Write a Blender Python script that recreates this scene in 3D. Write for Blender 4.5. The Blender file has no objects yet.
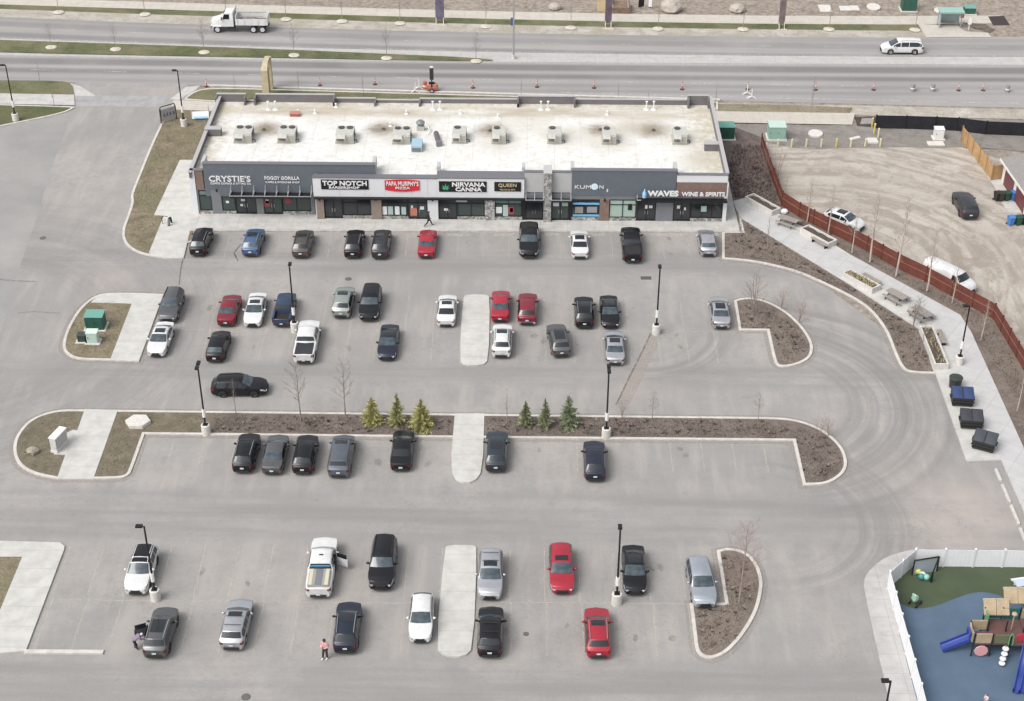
import bpy, bmesh, math, random
import numpy as np
from mathutils import Vector, Matrix
from mathutils.geometry import tessellate_polygon
random.seed(7)
PI = math.pi
scene = bpy.context.scene
COL = scene.collection

# ------------------------------------------------------------------ camera
CF, CP, CYAW, CROLL, CH = 1580.0, math.radians(33.53), math.radians(0.57), math.radians(0.18), 84.0
CX, CY = 512.0, 350.5
_f = Vector((-math.sin(CYAW)*math.cos(CP), math.cos(CYAW)*math.cos(CP), -math.sin(CP)))
_r0 = Vector((math.cos(CYAW), math.sin(CYAW), 0)); _u0 = _r0.cross(_f)
_r = _r0*math.cos(CROLL) + _u0*math.sin(CROLL)
_u = -_r0*math.sin(CROLL) + _u0*math.cos(CROLL)
cam = bpy.data.cameras.new('camera'); camo = bpy.data.objects.new('camera', cam); COL.objects.link(camo)
m = Matrix((_r, _u, -_f)).transposed().to_4x4(); m.translation = Vector((0, 0, CH)); camo.matrix_world = m
cam.sensor_width = 36.0; cam.lens = CF/1024*36.0; cam.clip_end = 6000; cam.clip_start = 1
scene.camera = camo

def at(px, py, z=0.0):
    """ground point (at height z) seen at a pixel of the survey photo"""
    d = _f*CF + _r*(px-CX) + _u*(CY-py); k = (z-CH)/d.z
    return Vector((d.x*k, d.y*k, z))
def aty(px, py, Y):
    d = _f*CF + _r*(px-CX) + _u*(CY-py); k = Y/d.y
    return d.x*k, CH + d.z*k
def P2(pts, z=0.0): return [tuple(at(p[0], p[1], z)[:2]) for p in pts]

# ------------------------------------------------------------------ world / sun
w = bpy.data.worlds.new('World'); scene.world = w; w.use_nodes = True
nt = w.node_tree; nt.nodes.clear()
SUN_EL, SUN_AZ = math.radians(52), math.radians(-128)      # azimuth from +Y, clockwise
sky = nt.nodes.new('ShaderNodeTexSky'); sky.sky_type = 'NISHITA'; sky.sun_disc = False
sky.sun_elevation = SUN_EL; sky.sun_rotation = SUN_AZ; sky.air_density = 1.0; sky.dust_density = 4.0; sky.ozone_density = 0.6
hs = nt.nodes.new('ShaderNodeHueSaturation'); hs.inputs['Saturation'].default_value = 0.22
bg = nt.nodes.new('ShaderNodeBackground'); bg.inputs['Strength'].default_value = 0.15
wo = nt.nodes.new('ShaderNodeOutputWorld')
nt.links.new(sky.outputs[0], hs.inputs['Color']); nt.links.new(hs.outputs[0], bg.inputs['Color']); nt.links.new(bg.outputs[0], wo.inputs['Surface'])
sl = bpy.data.lights.new('sun', 'SUN'); sl.energy = 0.95; sl.angle = math.radians(30); sl.color = (1.0, 0.97, 0.93)
so = bpy.data.objects.new('sun', sl); COL.objects.link(so)
sd = Vector((math.sin(SUN_AZ)*math.cos(SUN_EL), math.cos(SUN_AZ)*math.cos(SUN_EL), math.sin(SUN_EL)))
so.rotation_euler = sd.to_track_quat('Z', 'Y').to_euler(); so.location = (0, 150, 120)
scene.view_settings.view_transform = 'Standard'; scene.view_settings.look = 'None'
scene.view_settings.gamma = 1.0; scene.view_settings.exposure = 0.56
scene.view_settings.use_curve_mapping = False

# ------------------------------------------------------------------ materials
MATS = {}
def nodes_of(mt):
    mt.use_nodes = True; t = mt.node_tree; t.nodes.clear()
    o = t.nodes.new('ShaderNodeOutputMaterial'); b = t.nodes.new('ShaderNodeBsdfPrincipled')
    t.links.new(b.outputs[0], o.inputs['Surface']); return t, b, o
def mat(name, col, rough=0.7, metal=0.0, var=0.0, scale=1.0, bump=0.0, coat=0.0, spec=0.5, space='pos', detail=6.0, col2=None):
    if name in MATS: return MATS[name]
    mt = bpy.data.materials.new(name); t, b, o = nodes_of(mt)
    b.inputs['Roughness'].default_value = rough; b.inputs['Metallic'].default_value = metal
    b.inputs['Coat Weight'].default_value = coat; b.inputs['Coat Roughness'].default_value = 0.08
    b.inputs['Specular IOR Level'].default_value = spec
    c = (*col, 1)
    if var > 0 or bump > 0 or col2:
        if space == 'pos': g = t.nodes.new('ShaderNodeNewGeometry'); src = g.outputs['Position']
        else: g = t.nodes.new('ShaderNodeTexCoord'); src = g.outputs['Object']
        n = t.nodes.new('ShaderNodeTexNoise'); n.inputs['Scale'].default_value = scale; n.inputs['Detail'].default_value = detail
        n.inputs['Roughness'].default_value = 0.62
        t.links.new(src, n.inputs['Vector'])
        r = t.nodes.new('ShaderNodeValToRGB'); r.color_ramp.elements[0].position = 0.3; r.color_ramp.elements[1].position = 0.7
        a = col2 if col2 else tuple(x*(1-var) for x in col); d = col if col2 else tuple(min(1, x*(1+var)) for x in col)
        r.color_ramp.elements[0].color = (*a, 1); r.color_ramp.elements[1].color = (*d, 1)
        t.links.new(n.outputs['Fac'], r.inputs[0]); t.links.new(r.outputs[0], b.inputs['Base Color'])
        if bump > 0:
            bp = t.nodes.new('ShaderNodeBump'); bp.inputs['Strength'].default_value = 0.6; bp.inputs['Distance'].default_value = bump
            t.links.new(n.outputs['Fac'], bp.inputs['Height']); t.links.new(bp.outputs[0], b.inputs['Normal'])
    else: b.inputs['Base Color'].default_value = c
    MATS[name] = mt; return mt

class NG:
    """small node-graph builder for the ground materials"""
    def __init__(s, name, rough=0.85):
        s.m = bpy.data.materials.new(name); s.t, s.b, s.o = nodes_of(s.m); s.b.inputs['Roughness'].default_value = rough
        s.b.inputs['Specular IOR Level'].default_value = 0.25
        s.pos = s.t.nodes.new('ShaderNodeNewGeometry').outputs['Position']; MATS[name] = s.m
    def L(s, a, b): s.t.links.new(a, b)
    def mapv(s, scale=(1, 1, 1), rot=0.0, loc=(0, 0, 0)):
        n = s.t.nodes.new('ShaderNodeMapping'); n.inputs['Scale'].default_value = scale; n.inputs['Rotation'].default_value = (0, 0, rot)
        n.inputs['Location'].default_value = loc; s.L(s.pos, n.inputs['Vector']); return n.outputs[0]
    def noise(s, scale, vec=None, detail=5, rough=0.6, dist=0.0):
        n = s.t.nodes.new('ShaderNodeTexNoise'); n.inputs['Scale'].default_value = scale; n.inputs['Detail'].default_value = detail
        n.inputs['Roughness'].default_value = rough; n.inputs['Distortion'].default_value = dist
        s.L(vec if vec is not None else s.pos, n.inputs['Vector']); return n.outputs['Fac']
    def ramp(s, fac, stops):
        r = s.t.nodes.new('ShaderNodeValToRGB'); e = r.color_ramp.elements
        while len(e) < len(stops): e.new(0.5)
        for el, (p, c) in zip(e, stops): el.position = p; el.color = (c, c, c, 1) if not hasattr(c, '__len__') else (*c, 1)
        s.L(fac, r.inputs[0]); return r.outputs[0]
    def mix(s, fac, a, b, blend='MIX'):
        n = s.t.nodes.new('ShaderNodeMix'); n.data_type = 'RGBA'; n.blend_type = blend
        for i, v in ((0, fac), (6, a), (7, b)):
            if hasattr(v, 'is_linked'): s.L(v, n.inputs[i])
            elif hasattr(v, '__len__'): n.inputs[i].default_value = (*v, 1)
            else: n.inputs[i].default_value = v
        return n.outputs[2]
    def math(s, op, a, b=0.0, c=0.0):
        n = s.t.nodes.new('ShaderNodeMath'); n.operation = op
        for i, v in enumerate((a, b, c)):
            if hasattr(v, 'is_linked'): s.L(v, n.inputs[i])
            else: n.inputs[i].default_value = v
        return n.outputs[0]
    def sep(s):
        n = s.t.nodes.new('ShaderNodeSeparateXYZ'); s.L(s.pos, n.inputs[0]); return n.outputs
    def dist(s, p):
        n = s.t.nodes.new('ShaderNodeVectorMath'); n.operation = 'DISTANCE'; s.L(s.pos, n.inputs[0]); n.inputs[1].default_value = p
        return n.outputs['Value']
    def box(s, v, a, b, soft):
        """1 inside a..b, soft edges"""
        def mr(lo, hi):
            n = s.t.nodes.new('ShaderNodeMapRange'); n.interpolation_type = 'SMOOTHSTEP'
            s.L(v, n.inputs[0]); n.inputs[1].default_value = lo; n.inputs[2].default_value = hi; return n.outputs[0]
        return s.math('MULTIPLY', mr(a-soft, a+soft), s.math('SUBTRACT', 1.0, mr(b-soft, b+soft)))
    def out(s, col, bumpfac=None, bump=0.02):
        s.L(col, s.b.inputs['Base Color'])
        if bumpfac is not None:
            bp = s.t.nodes.new('ShaderNodeBump'); bp.inputs['Strength'].default_value = 0.7; bp.inputs['Distance'].default_value = bump
            s.L(bumpfac, bp.inputs['Height']); s.L(bp.outputs[0], s.b.inputs['Normal'])
        return s.m

# ------------------------------------------------------------------ mesh builder
class MB:
    def __init__(s): s.v = []; s.f = []; s.mi = []
    def add(s, vs, fs, mi=0):
        o = len(s.v); s.v += [tuple(v) for v in vs]
        for f in fs: s.f.append(tuple(i+o for i in f)); s.mi.append(mi)
        return s
    def box(s, c, d, rz=0.0, mi=0, M=None):
        x, y, z = d[0]/2, d[1]/2, d[2]/2
        vs = [Vector(p) for p in ((-x,-y,-z),(x,-y,-z),(x,y,-z),(-x,y,-z),(-x,-y,z),(x,-y,z),(x,y,z),(-x,y,z))]
        R = M if M is not None else Matrix.Rotation(rz, 3, 'Z')
        vs = [R @ p + Vector(c) for p in vs]
        return s.add(vs, [(0,3,2,1),(4,5,6,7),(0,1,5,4),(1,2,6,5),(2,3,7,6),(3,0,4,7)], mi)
    def b2(s, x0, y0, z0, x1, y1, z1, mi=0): return s.box(((x0+x1)/2,(y0+y1)/2,(z0+z1)/2),(x1-x0,y1-y0,z1-z0),0,mi)
    def cyl(s, p0, p1, r0, r1=None, n=10, mi=0, cap=True):
        r1 = r0 if r1 is None else r1; p0 = Vector(p0); p1 = Vector(p1); d = (p1-p0).normalized()
        a = d.orthogonal().normalized(); b = d.cross(a); vs = []
        for p, r in ((p0, r0), (p1, r1)):
            for i in range(n): t = 2*PI*i/n; vs.append(p + a*(r*math.cos(t)) + b*(r*math.sin(t)))
        fs = [(i, (i+1) % n, n+(i+1) % n, n+i) for i in range(n)]
        if cap: fs += [tuple(range(n))[::-1], tuple(range(n, 2*n))]
        return s.add(vs, fs, mi)
    def tube(s, pts, r, n=6, mi=0):
        for i in range(len(pts)-1):
            ra = r[i] if hasattr(r, '__len__') else r; rb = r[i+1] if hasattr(r, '__len__') else r
            s.cyl(pts[i], pts[i+1], ra, rb, n, mi)
        return s
    def lathe(s, prof, n=16, c=(0, 0, 0), axis='Z', mi=0):
        vs = []; fs = []; k = len(prof)
        for i in range(n):
            t = 2*PI*i/n
            for r, z in prof:
                p = (r*math.cos(t), r*math.sin(t), z)
                if axis == 'Y': p = (p[0], p[2], p[1])
                if axis == 'X': p = (p[2], p[0], p[1])
                vs.append(Vector(p)+Vector(c))
        for i in range(n):
            j = (i+1) % n
            for q in range(k-1): fs.append((i*k+q, j*k+q, j*k+q+1, i*k+q+1))
        return s.add(vs, fs, mi)
    def ball(s, c, r, n=8, sc=(1, 1, 1), mi=0):
        prof = [(math.sin(PI*i/n)*1.0, -math.cos(PI*i/n)) for i in range(n+1)]
        o = len(s.v); s.lathe(prof, 2*n, (0, 0, 0), 'Z', mi)
        for i in range(o, len(s.v)):
            v = s.v[i]; s.v[i] = (c[0]+v[0]*r*sc[0], c[1]+v[1]*r*sc[1], c[2]+v[2]*r*sc[2])
        return s
    def poly(s, pts, z, mi=0):
        vs = [Vector((p[0], p[1], z)) for p in pts]; tris = tessellate_polygon([vs]); fs = []
        for t in tris:
            a, b, c = (vs[i] for i in t)
            fs.append(t if (b-a).cross(c-a).z > 0 else t[::-1])
        return s.add(vs, fs, mi)
    def prism(s, pts, z0, z1, mi=0, mside=None, bottom=False):
        s.poly(pts, z1, mi); n = len(pts)
        ar = sum(pts[i][0]*pts[(i+1) % n][1]-pts[(i+1) % n][0]*pts[i][1] for i in range(n))
        if ar < 0: pts = pts[::-1]
        vs = [(p[0], p[1], z0) for p in pts]+[(p[0], p[1], z1) for p in pts]
        s.add(vs, [(i, (i+1) % n, n+(i+1) % n, n+i) for i in range(n)], mi if mside is None else mside)
        return s
    def grid(s, fn, nu, nv, mi=0):
        vs = [fn(i/nu, j/nv) for i in range(nu+1) for j in range(nv+1)]
        return s.add(vs, [(i*(nv+1)+j, (i+1)*(nv+1)+j, (i+1)*(nv+1)+j+1, i*(nv+1)+j+1) for i in range(nu) for j in range(nv)], mi)
    def build(s, name, mats, parent=None, smooth=False, origin=None, ang=38, fix=False):
        if not isinstance(mats, (list, tuple)): mats = [mats]
        me = bpy.data.meshes.new(name); v = s.v
        if origin is not None: v = [(a[0]-origin[0], a[1]-origin[1], a[2]-origin[2]) for a in v]
        me.from_pydata(v, [], s.f)
        for mm in mats: me.materials.append(mm)
        me.polygons.foreach_set('material_index', s.mi)
        if fix:
            bm = bmesh.new(); bm.from_mesh(me); bmesh.ops.remove_doubles(bm, verts=bm.verts, dist=1e-5)
            bmesh.ops.recalc_face_normals(bm, faces=bm.faces); bm.to_mesh(me); bm.free()
        if smooth:
            me.polygons.foreach_set('use_smooth', [True]*len(me.polygons)); me.set_sharp_from_angle(angle=math.radians(ang))
        me.update()
        o = bpy.data.objects.new(name, me); COL.objects.link(o)
        if parent: o.parent = parent
        return o

def tag(o, label=None, cat=None, group=None, kind=None):
    if label: o['label'] = label
    if cat: o['category'] = cat
    if group: o['group'] = group
    if kind: o['kind'] = kind
    return o
def thing(name, label, cat, loc=(0, 0, 0), rz=0.0, group=None, scale=None):
    o = bpy.data.objects.new(name, None); COL.objects.link(o); o.empty_display_size = 0.2
    o.location = loc; o.rotation_euler = (0, 0, rz)
    if scale is not None: o.scale = (scale,)*3 if not hasattr(scale, '__len__') else scale
    return tag(o, label, cat, group)
def copy_tree(o, parent=None):
    c = o.copy(); COL.objects.link(c)
    if parent: c.parent = parent
    for ch in list(o.children): copy_tree(ch, c)
    return c
def dup(o, loc, rz, label, scale=None, group=None):
    c = copy_tree(o); c.location = loc; c.rotation_euler = (0, 0, rz); c['label'] = label
    if scale is not None: c.scale = (scale,)*3 if not hasattr(scale, '__len__') else scale
    if group: c['group'] = group
    return c
def struct(o): o['kind'] = 'structure'; return o

def chaikin(pts, it=2):
    """smooth a closed outline; points with a third entry stay sharp"""
    for _ in range(it):
        out = []; n = len(pts)
        for i in range(n):
            p = pts[i]; a = pts[i-1]; b = pts[(i+1) % n]
            if len(p) > 2: out.append(p)
            else:
                out.append((p[0]*.75+a[0]*.25, p[1]*.75+a[1]*.25)); out.append((p[0]*.75+b[0]*.25, p[1]*.75+b[1]*.25))
        pts = out
    return pts
def inset(pts, d):
    n = len(pts); ar = sum(pts[i][0]*pts[(i+1) % n][1]-pts[(i+1) % n][0]*pts[i][1] for i in range(n)); sg = 1 if ar > 0 else -1
    out = []
    for i in range(n):
        p = Vector(pts[i][:2]); a = Vector(pts[i-1][:2]); b = Vector(pts[(i+1) % n][:2])
        e1 = (p-a); e2 = (b-p)
        if e1.length < 1e-6 or e2.length < 1e-6: out.append(tuple(p)); continue
        e1.normalize(); e2.normalize()
        n1 = Vector((-e1.y, e1.x))*sg; n2 = Vector((-e2.y, e2.x))*sg; bis = n1+n2
        if bis.length < 1e-3: out.append(tuple(p+n1*d)); continue
        bis.normalize(); out.append(tuple(p+bis*(d/max(0.4, bis.dot(n1)))))
    return out
# ------------------------------------------------------------------ ground materials
def asphalt():
    g = NG('lot_asphalt', 0.9); X, Y, Z = g.sep()
    big = g.noise(0.05, detail=4); mid = g.noise(0.35, detail=6, rough=0.65); fine = g.noise(6.0, detail=4, rough=0.7)
    lane = g.noise(0.30, g.mapv((0.10, 1.6, 1)), detail=5, rough=0.6)
    drip = g.noise(0.5, g.mapv((1.3, 0.22, 1)), detail=4)
    c = g.ramp(mid, [(0.25, (0.228, 0.219, 0.209)), (0.5, (0.294, 0.282, 0.270)), (0.78, (0.365, 0.350, 0.334))])
    med_ = g.noise(0.14, detail=7, rough=.7, dist=.6); grit = g.noise(1.6, detail=7, rough=.75)
    c = g.mix(g.ramp(med_, [(0.42, 0.0), (0.66, 0.75)]), c, (0.380, 0.355, 0.332))
    c = g.mix(g.ramp(g.noise(.21, g.mapv((1, 1, 1), .7, (31, 7, 0)), detail=7, rough=.7), [(0.5, 0.0), (0.72, 0.6)]), c, (0.205, 0.200, 0.194))
    c = g.mix(g.ramp(grit, [(0.35, 0.32), (0.5, 0.0)]), c, (0.17, 0.162, 0.155)); c = g.mix(g.ramp(grit, [(0.56, 0.0), (0.72, 0.4)]), c, (0.45, 0.42, 0.39))
    c = g.mix(g.ramp(big, [(0.38, 0.0), (0.60, 0.75)]), c, (0.238, 0.232, 0.227))
    # swept drive aisles are greyer and streaked along their length, stalls are dustier
    ais = None
    for (ya, yb) in ((276, 252), (385, 363), (541, 494), (720, 662)):
        b = g.box(Y, at(500, ya).y, at(500, yb).y, 1.2); ais = b if ais is None else g.math('MAXIMUM', ais, b)
    st = g.math('MULTIPLY', ais, g.ramp(lane, [(0.40, 1.0), (0.58, 0.0)]))
    c = g.mix(g.math('MULTIPLY', st, 0.80), c, (0.198, 0.195, 0.193))
    c = g.mix(g.math('MULTIPLY', g.math('SUBTRACT', 1.0, ais), g.ramp(drip, [(0.48, 0.0), (0.68, 0.6)])), c, (0.390, 0.358, 0.333))
    # tyre-swept arcs at the right end of the lot and at the entrance
    def rings(px, py, r0, r1, xa, xb, sc, amt, ya=-999, yb=999):
        nonlocal c
        q = at(px, py); r = g.dist((q.x, q.y, 0)); comb = g.t.nodes.new('ShaderNodeCombineXYZ')
        g.L(r, comb.inputs[0]); g.L(g.math('MULTIPLY', big, 1.5), comb.inputs[1])
        rn = g.noise(sc, comb.outputs[0], detail=6, rough=.68)
        k = g.math('MULTIPLY', g.math('MULTIPLY', g.box(r, r0, r1, 1.5), g.box(X, q.x+xa, q.x+xb, 3)), g.box(Y, q.y+ya, q.y+yb, 4))
        k = g.math('MULTIPLY', k, g.ramp(big, [(0.3, 1.0), (0.75, 0.55)]))
        c = g.mix(g.math('MULTIPLY', k, g.ramp(rn, [(0.40, amt), (0.58, 0.0)])), c, (0.150, 0.147, 0.146))
    rings(770, 400, 7, 17, 2, 70, .8, .85); rings(640, 330, 5, 9.5, -2, 30, 1.1, .8, -30, 1); rings(770, 520, 6, 13, 0, 40, 1.0, .7, -8, 30)
    rings(-40, 330, 12, 26, 0, 60, .7, .45)
    # pale dust drifts: left drive, lower right corner
    for (px, py, rad, amt) in ((85, 205, 9, .30), (975, 512, 6.5, 1.0), (950, 530, 6, .8), (905, 480, 9, .35), (330, 340, 9, .2), (300, 570, 10, .22), (560, 300, 10, .2), (640, 385, 6, .35), (150, 90, 5, .5), (120, 275, 7, .4)):
        p = at(px, py); d = g.dist((p.x, p.y, 0)); k = g.math('MULTIPLY', g.math('SUBTRACT', 1.0, g.box(d, rad*.45, 999, rad*.5)), g.ramp(g.noise(0.22, detail=5), [(0.4, 0.3), (0.62, 1.0)]))
        c = g.mix(g.math('MULTIPLY', k, amt), c, (0.43, 0.372, 0.340))
    rid = g.math('ABSOLUTE', g.math('SUBTRACT', g.noise(0.33, detail=6, rough=.62, dist=1.2), .5))
    c = g.mix(g.math('MULTIPLY', g.ramp(rid, [(0.0, 1.0), (0.006, 0.0)]), g.ramp(g.noise(.06, g.mapv((1, 1, 1), 0, (9, 3, 0)), detail=2), [(0.52, 0.0), (0.6, .55)])), c, (0.12, .115, .11))
    c = g.mix(g.math('MULTIPLY', g.ramp(g.noise(0.9, detail=2), [(0.68, 0.0), (0.76, 1.0)]), 0.35), c, (0.16, 0.155, 0.15))   # oil spots
    c = g.mix(0.30, c, g.mix(fine, (0.16, 0.15, 0.142), (0.42, 0.395, 0.37)))
    return g.out(c, fine, 0.006)
def road_mat(name, base, y_px, dark):
    g = NG(name, 0.88); X, Y, Z = g.sep()
    mid = g.noise(0.3, g.mapv((0.12, 1.4, 1)), detail=5); fine = g.noise(5.0, detail=4)
    c = g.ramp(mid, [(0.3, tuple(x*.84 for x in base)), (0.7, tuple(x*1.14 for x in base))])
    # wheel-track darkening follows the road, which bows slightly: y0 = a + b x + c x^2
    pts = [at(px, py) for px, py in y_px]; A = np.polyfit([p.x for p in pts], [p.y for p in pts], 2)
    fit = g.math('ADD', g.math('MULTIPLY', g.math('MULTIPLY', X, X), float(A[0])), g.math('MULTIPLY_ADD', X, float(A[1]), float(A[2])))
    d = g.math('SUBTRACT', Y, fit)
    for off, wd, amt in dark:
        c = g.mix(g.math('MULTIPLY', g.box(d, off-wd, off+wd, 0.5), amt), c, tuple(x*.50 for x in base))
    c = g.mix(g.math('MULTIPLY', g.ramp(g.noise(0.1, detail=4), [(0.45, 0.0), (0.7, 0.5)]), 0.6), c, tuple(min(1, x*1.25) for x in base))
    c = g.mix(0.22, c, g.mix(fine, (0.16, 0.155, 0.15), (0.42, 0.41, 0.40)))
    return g.out(c, fine, 0.006)
def concrete(name, base, joint=1.5, rot=0.0, jx=True, stain=0.25):
    g = NG(name, 0.85)
    n = g.noise(0.8, detail=6, rough=0.65); f = g.noise(8, detail=3)
    c = g.ramp(n, [(0.28, tuple(x*(1-stain) for x in base)), (0.6, base), (0.8, tuple(min(1, x*1.07) for x in base))])
    v = g.mapv((1, 1, 1), rot); sp = g.t.nodes.new('ShaderNodeSeparateXYZ'); g.L(v, sp.inputs[0])
    for k in ((0, 1) if jx else (1,)):
        fr = g.math('FRACT', g.math('DIVIDE', sp.outputs[k], joint))
        j = g.math('LESS_THAN', fr, 0.035/joint*1.4)
        c = g.mix(g.math('MULTIPLY', j, 0.45), c, tuple(x*.45 for x in base))
    c = g.mix(0.12, c, g.mix(f, (0.25, 0.25, 0.24), (0.6, 0.59, 0.57)))
    return g.out(c, f, 0.004)
def soil(name, lo, mid_, hi, scale=1.2, patch=None, bump=0.06):
    g = NG(name, 0.95)
    a = g.noise(scale, detail=8, rough=0.72); f = g.noise(scale*7, detail=4, rough=0.75); b = g.noise(0.16, detail=4)
    c = g.ramp(a, [(0.3, lo), (0.5, mid_), (0.7, hi)])
    cl = g.noise(.55, g.mapv((1, 1, 1), .4, (5, 11, 0)), detail=5, rough=.65)
    c = g.mix(g.ramp(cl, [(0.38, 0.75), (0.52, 0.0)]), c, tuple(x*.55 for x in lo)); c = g.mix(g.ramp(cl, [(0.56, 0.0), (0.70, 0.6)]), c, tuple(x*1.2 for x in hi))
    if patch: c = g.mix(g.ramp(b, [(0.42, 0.0), (0.62, 0.85)]), c, g.ramp(f, [(0.3, tuple(x*.7 for x in patch)), (0.7, tuple(x*1.25 for x in patch))]))
    c = g.mix(0.42, c, g.mix(g.ramp(f, [(0.3, 0.0), (0.7, 1.0)]), tuple(x*.45 for x in lo), tuple(x*1.5 for x in hi)))
    return g.out(c, f, bump)
def island_soil():
    """grass at the west end turning to bark mulch eastward"""
    g = NG('island_soil', 0.95); X, Y, Z = g.sep()
    a = g.noise(1.1, detail=8, rough=0.72); f = g.noise(8, detail=4, rough=0.75); b = g.noise(0.3, detail=4)
    mul = g.ramp(a, [(0.3, (0.085, 0.066, 0.056)), (0.5, (0.14, 0.112, 0.095)), (0.72, (0.215, 0.175, 0.150))])
    gr = g.ramp(a, [(0.3, (0.105, 0.095, 0.052)), (0.5, (0.155, 0.135, 0.078)), (0.7, (0.21, 0.18, 0.115))])
    cl = g.noise(.55, g.mapv((1, 1, 1), .4, (5, 11, 0)), detail=5, rough=.65)
    mul = g.mix(g.ramp(cl, [(0.36, 0.8), (0.52, 0.0)]), mul, (.055, .042, .036)); mul = g.mix(g.ramp(cl, [(0.56, 0.0), (0.70, 0.6)]), mul, (.26, .225, .20))
    gr = g.mix(g.ramp(cl, [(0.36, 0.7), (0.5, 0.0)]), gr, (.075, .075, .036)); gr = g.mix(g.ramp(cl, [(0.54, 0.0), (0.68, 0.6)]), gr, (.30, .255, .175))
    x0 = at(205, 425).x; k = g.box(g.math('ADD', X, g.math('MULTIPLY', b, 8)), -200, x0+4, 3)
    c = g.mix(k, mul, gr)
    c = g.mix(0.45, c, g.mix(g.ramp(f, [(0.3, 0.0), (0.7, 1.0)]), (0.045, 0.036, 0.03), (0.30, 0.255, 0.225)))
    return g.out(c, f, 0.08)
def dirt_lot():
    g = NG('lot_dirt', 0.95); X, Y, Z = g.sep()
    a = g.noise(0.12, detail=6, rough=0.6, dist=0.8); f = g.noise(3.5, detail=5, rough=0.7)
    c = g.ramp(a, [(0.3, (0.325, 0.295, 0.258)), (0.5, (0.405, 0.37, 0.328)), (0.7, (0.46, 0.422, 0.378))])
    p = at(850, 235); r = g.dist((p.x-2, p.y-6, 0)); comb = g.t.nodes.new('ShaderNodeCombineXYZ')
    g.L(g.math('MULTIPLY', r, 1.0), comb.inputs[0]); g.L(g.math('MULTIPLY', a, 7.0), comb.inputs[1])
    rn = g.noise(0.75, comb.outputs[0], detail=5, rough=0.65)
    c = g.mix(g.math('MULTIPLY', g.box(r, 4, 40, 4), g.ramp(rn, [(0.40, 1.0), (0.56, 0.0)])), c, (0.25, 0.215, 0.178))
    tr = g.noise(0.5, g.mapv((1.6, 0.12, 1), math.radians(-32)), detail=5)
    q = at(1000, 300); dd = g.math('SUBTRACT', 1.0, g.box(g.dist((q.x, q.y, 0)), 10, 999, 8))
    c = g.mix(g.math('MULTIPLY', dd, g.ramp(tr, [(0.40, 1.0), (0.54, 0.0)])), c, (0.22, 0.182, 0.146))
    lump = g.noise(.5, detail=8, rough=.75); c = g.mix(g.ramp(lump, [(0.36, 0.4), (0.5, 0.0)]), c, (.24, .21, .175)); c = g.mix(g.ramp(lump, [(0.55, 0.0), (0.7, 0.45)]), c, (.48, .445, .40))
    c = g.mix(0.22, c, g.mix(f, (0.22, 0.19, 0.16), (0.64, 0.58, 0.52)))
    return g.out(c, f, 0.03)
def paint_worn(name, col, amt=0.5):
    g = NG(name, 0.8); n = g.noise(2.2, detail=6, rough=0.75)
    g.L(g.ramp(n, [(0.3, col), (0.7, tuple(x*.85 for x in col))]), g.b.inputs['Base Color'])
    tr = g.t.nodes.new('ShaderNodeBsdfTransparent'); mx = g.t.nodes.new('ShaderNodeMixShader')
    g.L(g.ramp(n, [(0.36, 0.05), (0.66, amt)]), mx.inputs[0]); g.L(tr.outputs[0], mx.inputs[1]); g.L(g.b.outputs[0], mx.inputs[2])
    g.L(mx.outputs[0], g.o.inputs['Surface']); return g.m

ASPH = asphalt()
ROAD_UP = road_mat('upper_road_asphalt', (0.31, 0.296, 0.288), [(0, 27), (260, 37), (510, 44), (760, 48), (1024, 51)], [(1.2, 1.0, .6), (-2.6, 0.9, .75), (3.4, .8, .4)])
ROAD_LO = road_mat('lower_road_asphalt', (0.30, 0.285, 0.278), [(0, 60.5), (260, 64.5), (510, 67.5), (760, 69), (1024, 71)], [(0, 1.0, 1.0), (-2.9, 0.7, 1.0), (-5.6, .5, .45), (-7.4, .5, .45)])
CONC = concrete('walk_concrete', (0.49, 0.477, 0.452), 1.5)
CONC_W = concrete('pad_concrete', (0.52, 0.51, 0.48), 2.2, jx=False, stain=.24)
CONC_P = concrete('path_concrete', (0.47, 0.462, 0.46), 2.4, math.radians(33), stain=.15)
CONC_O = concrete('verge_walk_concrete', (0.50, 0.46, 0.40), 1.8, stain=.16)
KERB = mat('kerb_concrete', (0.50, 0.475, 0.44), .85, var=.16, scale=1.5)
KERBD = mat('weathered_kerb', (0.42, 0.39, 0.36), .9, var=.2, scale=2)
GRASS = soil('verge_grass', (0.055, 0.072, 0.029), (0.088, 0.104, 0.047), (0.15, 0.152, 0.08), 1.0, patch=(0.22, 0.19, 0.125))
GRASS_G = soil('green_lawn', (0.052, 0.075, 0.028), (0.078, 0.10, 0.042), (0.115, 0.125, 0.06), 1.0, patch=(0.14, 0.125, 0.07))
GRASS_B = soil('brown_lawn', (0.13, 0.108, 0.066), (0.185, 0.155, 0.105), (0.265, 0.225, 0.165), 0.9, patch=(0.12, 0.118, 0.06))
MULCH = soil('bark_mulch', (0.085, 0.066, 0.056), (0.145, 0.117, 0.10), (0.235, 0.195, 0.17), 1.2, patch=(0.20, 0.165, 0.13), bump=.09)
MULCH_D = soil('dark_mulch', (0.08, 0.06, 0.056), (0.135, 0.105, 0.098), (0.20, 0.165, 0.152), 1.0, bump=.09)
GRAVEL = soil('grey_gravel', (0.15, 0.138, 0.128), (0.225, 0.205, 0.19), (0.31, 0.285, 0.265), 2.2, patch=(0.20, 0.185, 0.16))
DIRT = dirt_lot()
FIELD = soil('bare_field_soil', (0.20, 0.165, 0.135), (0.265, 0.225, 0.188), (0.345, 0.30, 0.255), 0.22, patch=(0.23, 0.195, 0.16), bump=.1)
SHOULD = soil('gravel_shoulder', (0.33, 0.30, 0.265), (0.41, 0.375, 0.335), (0.48, 0.445, 0.40), .8, patch=(0.22, 0.20, 0.12))
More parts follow.
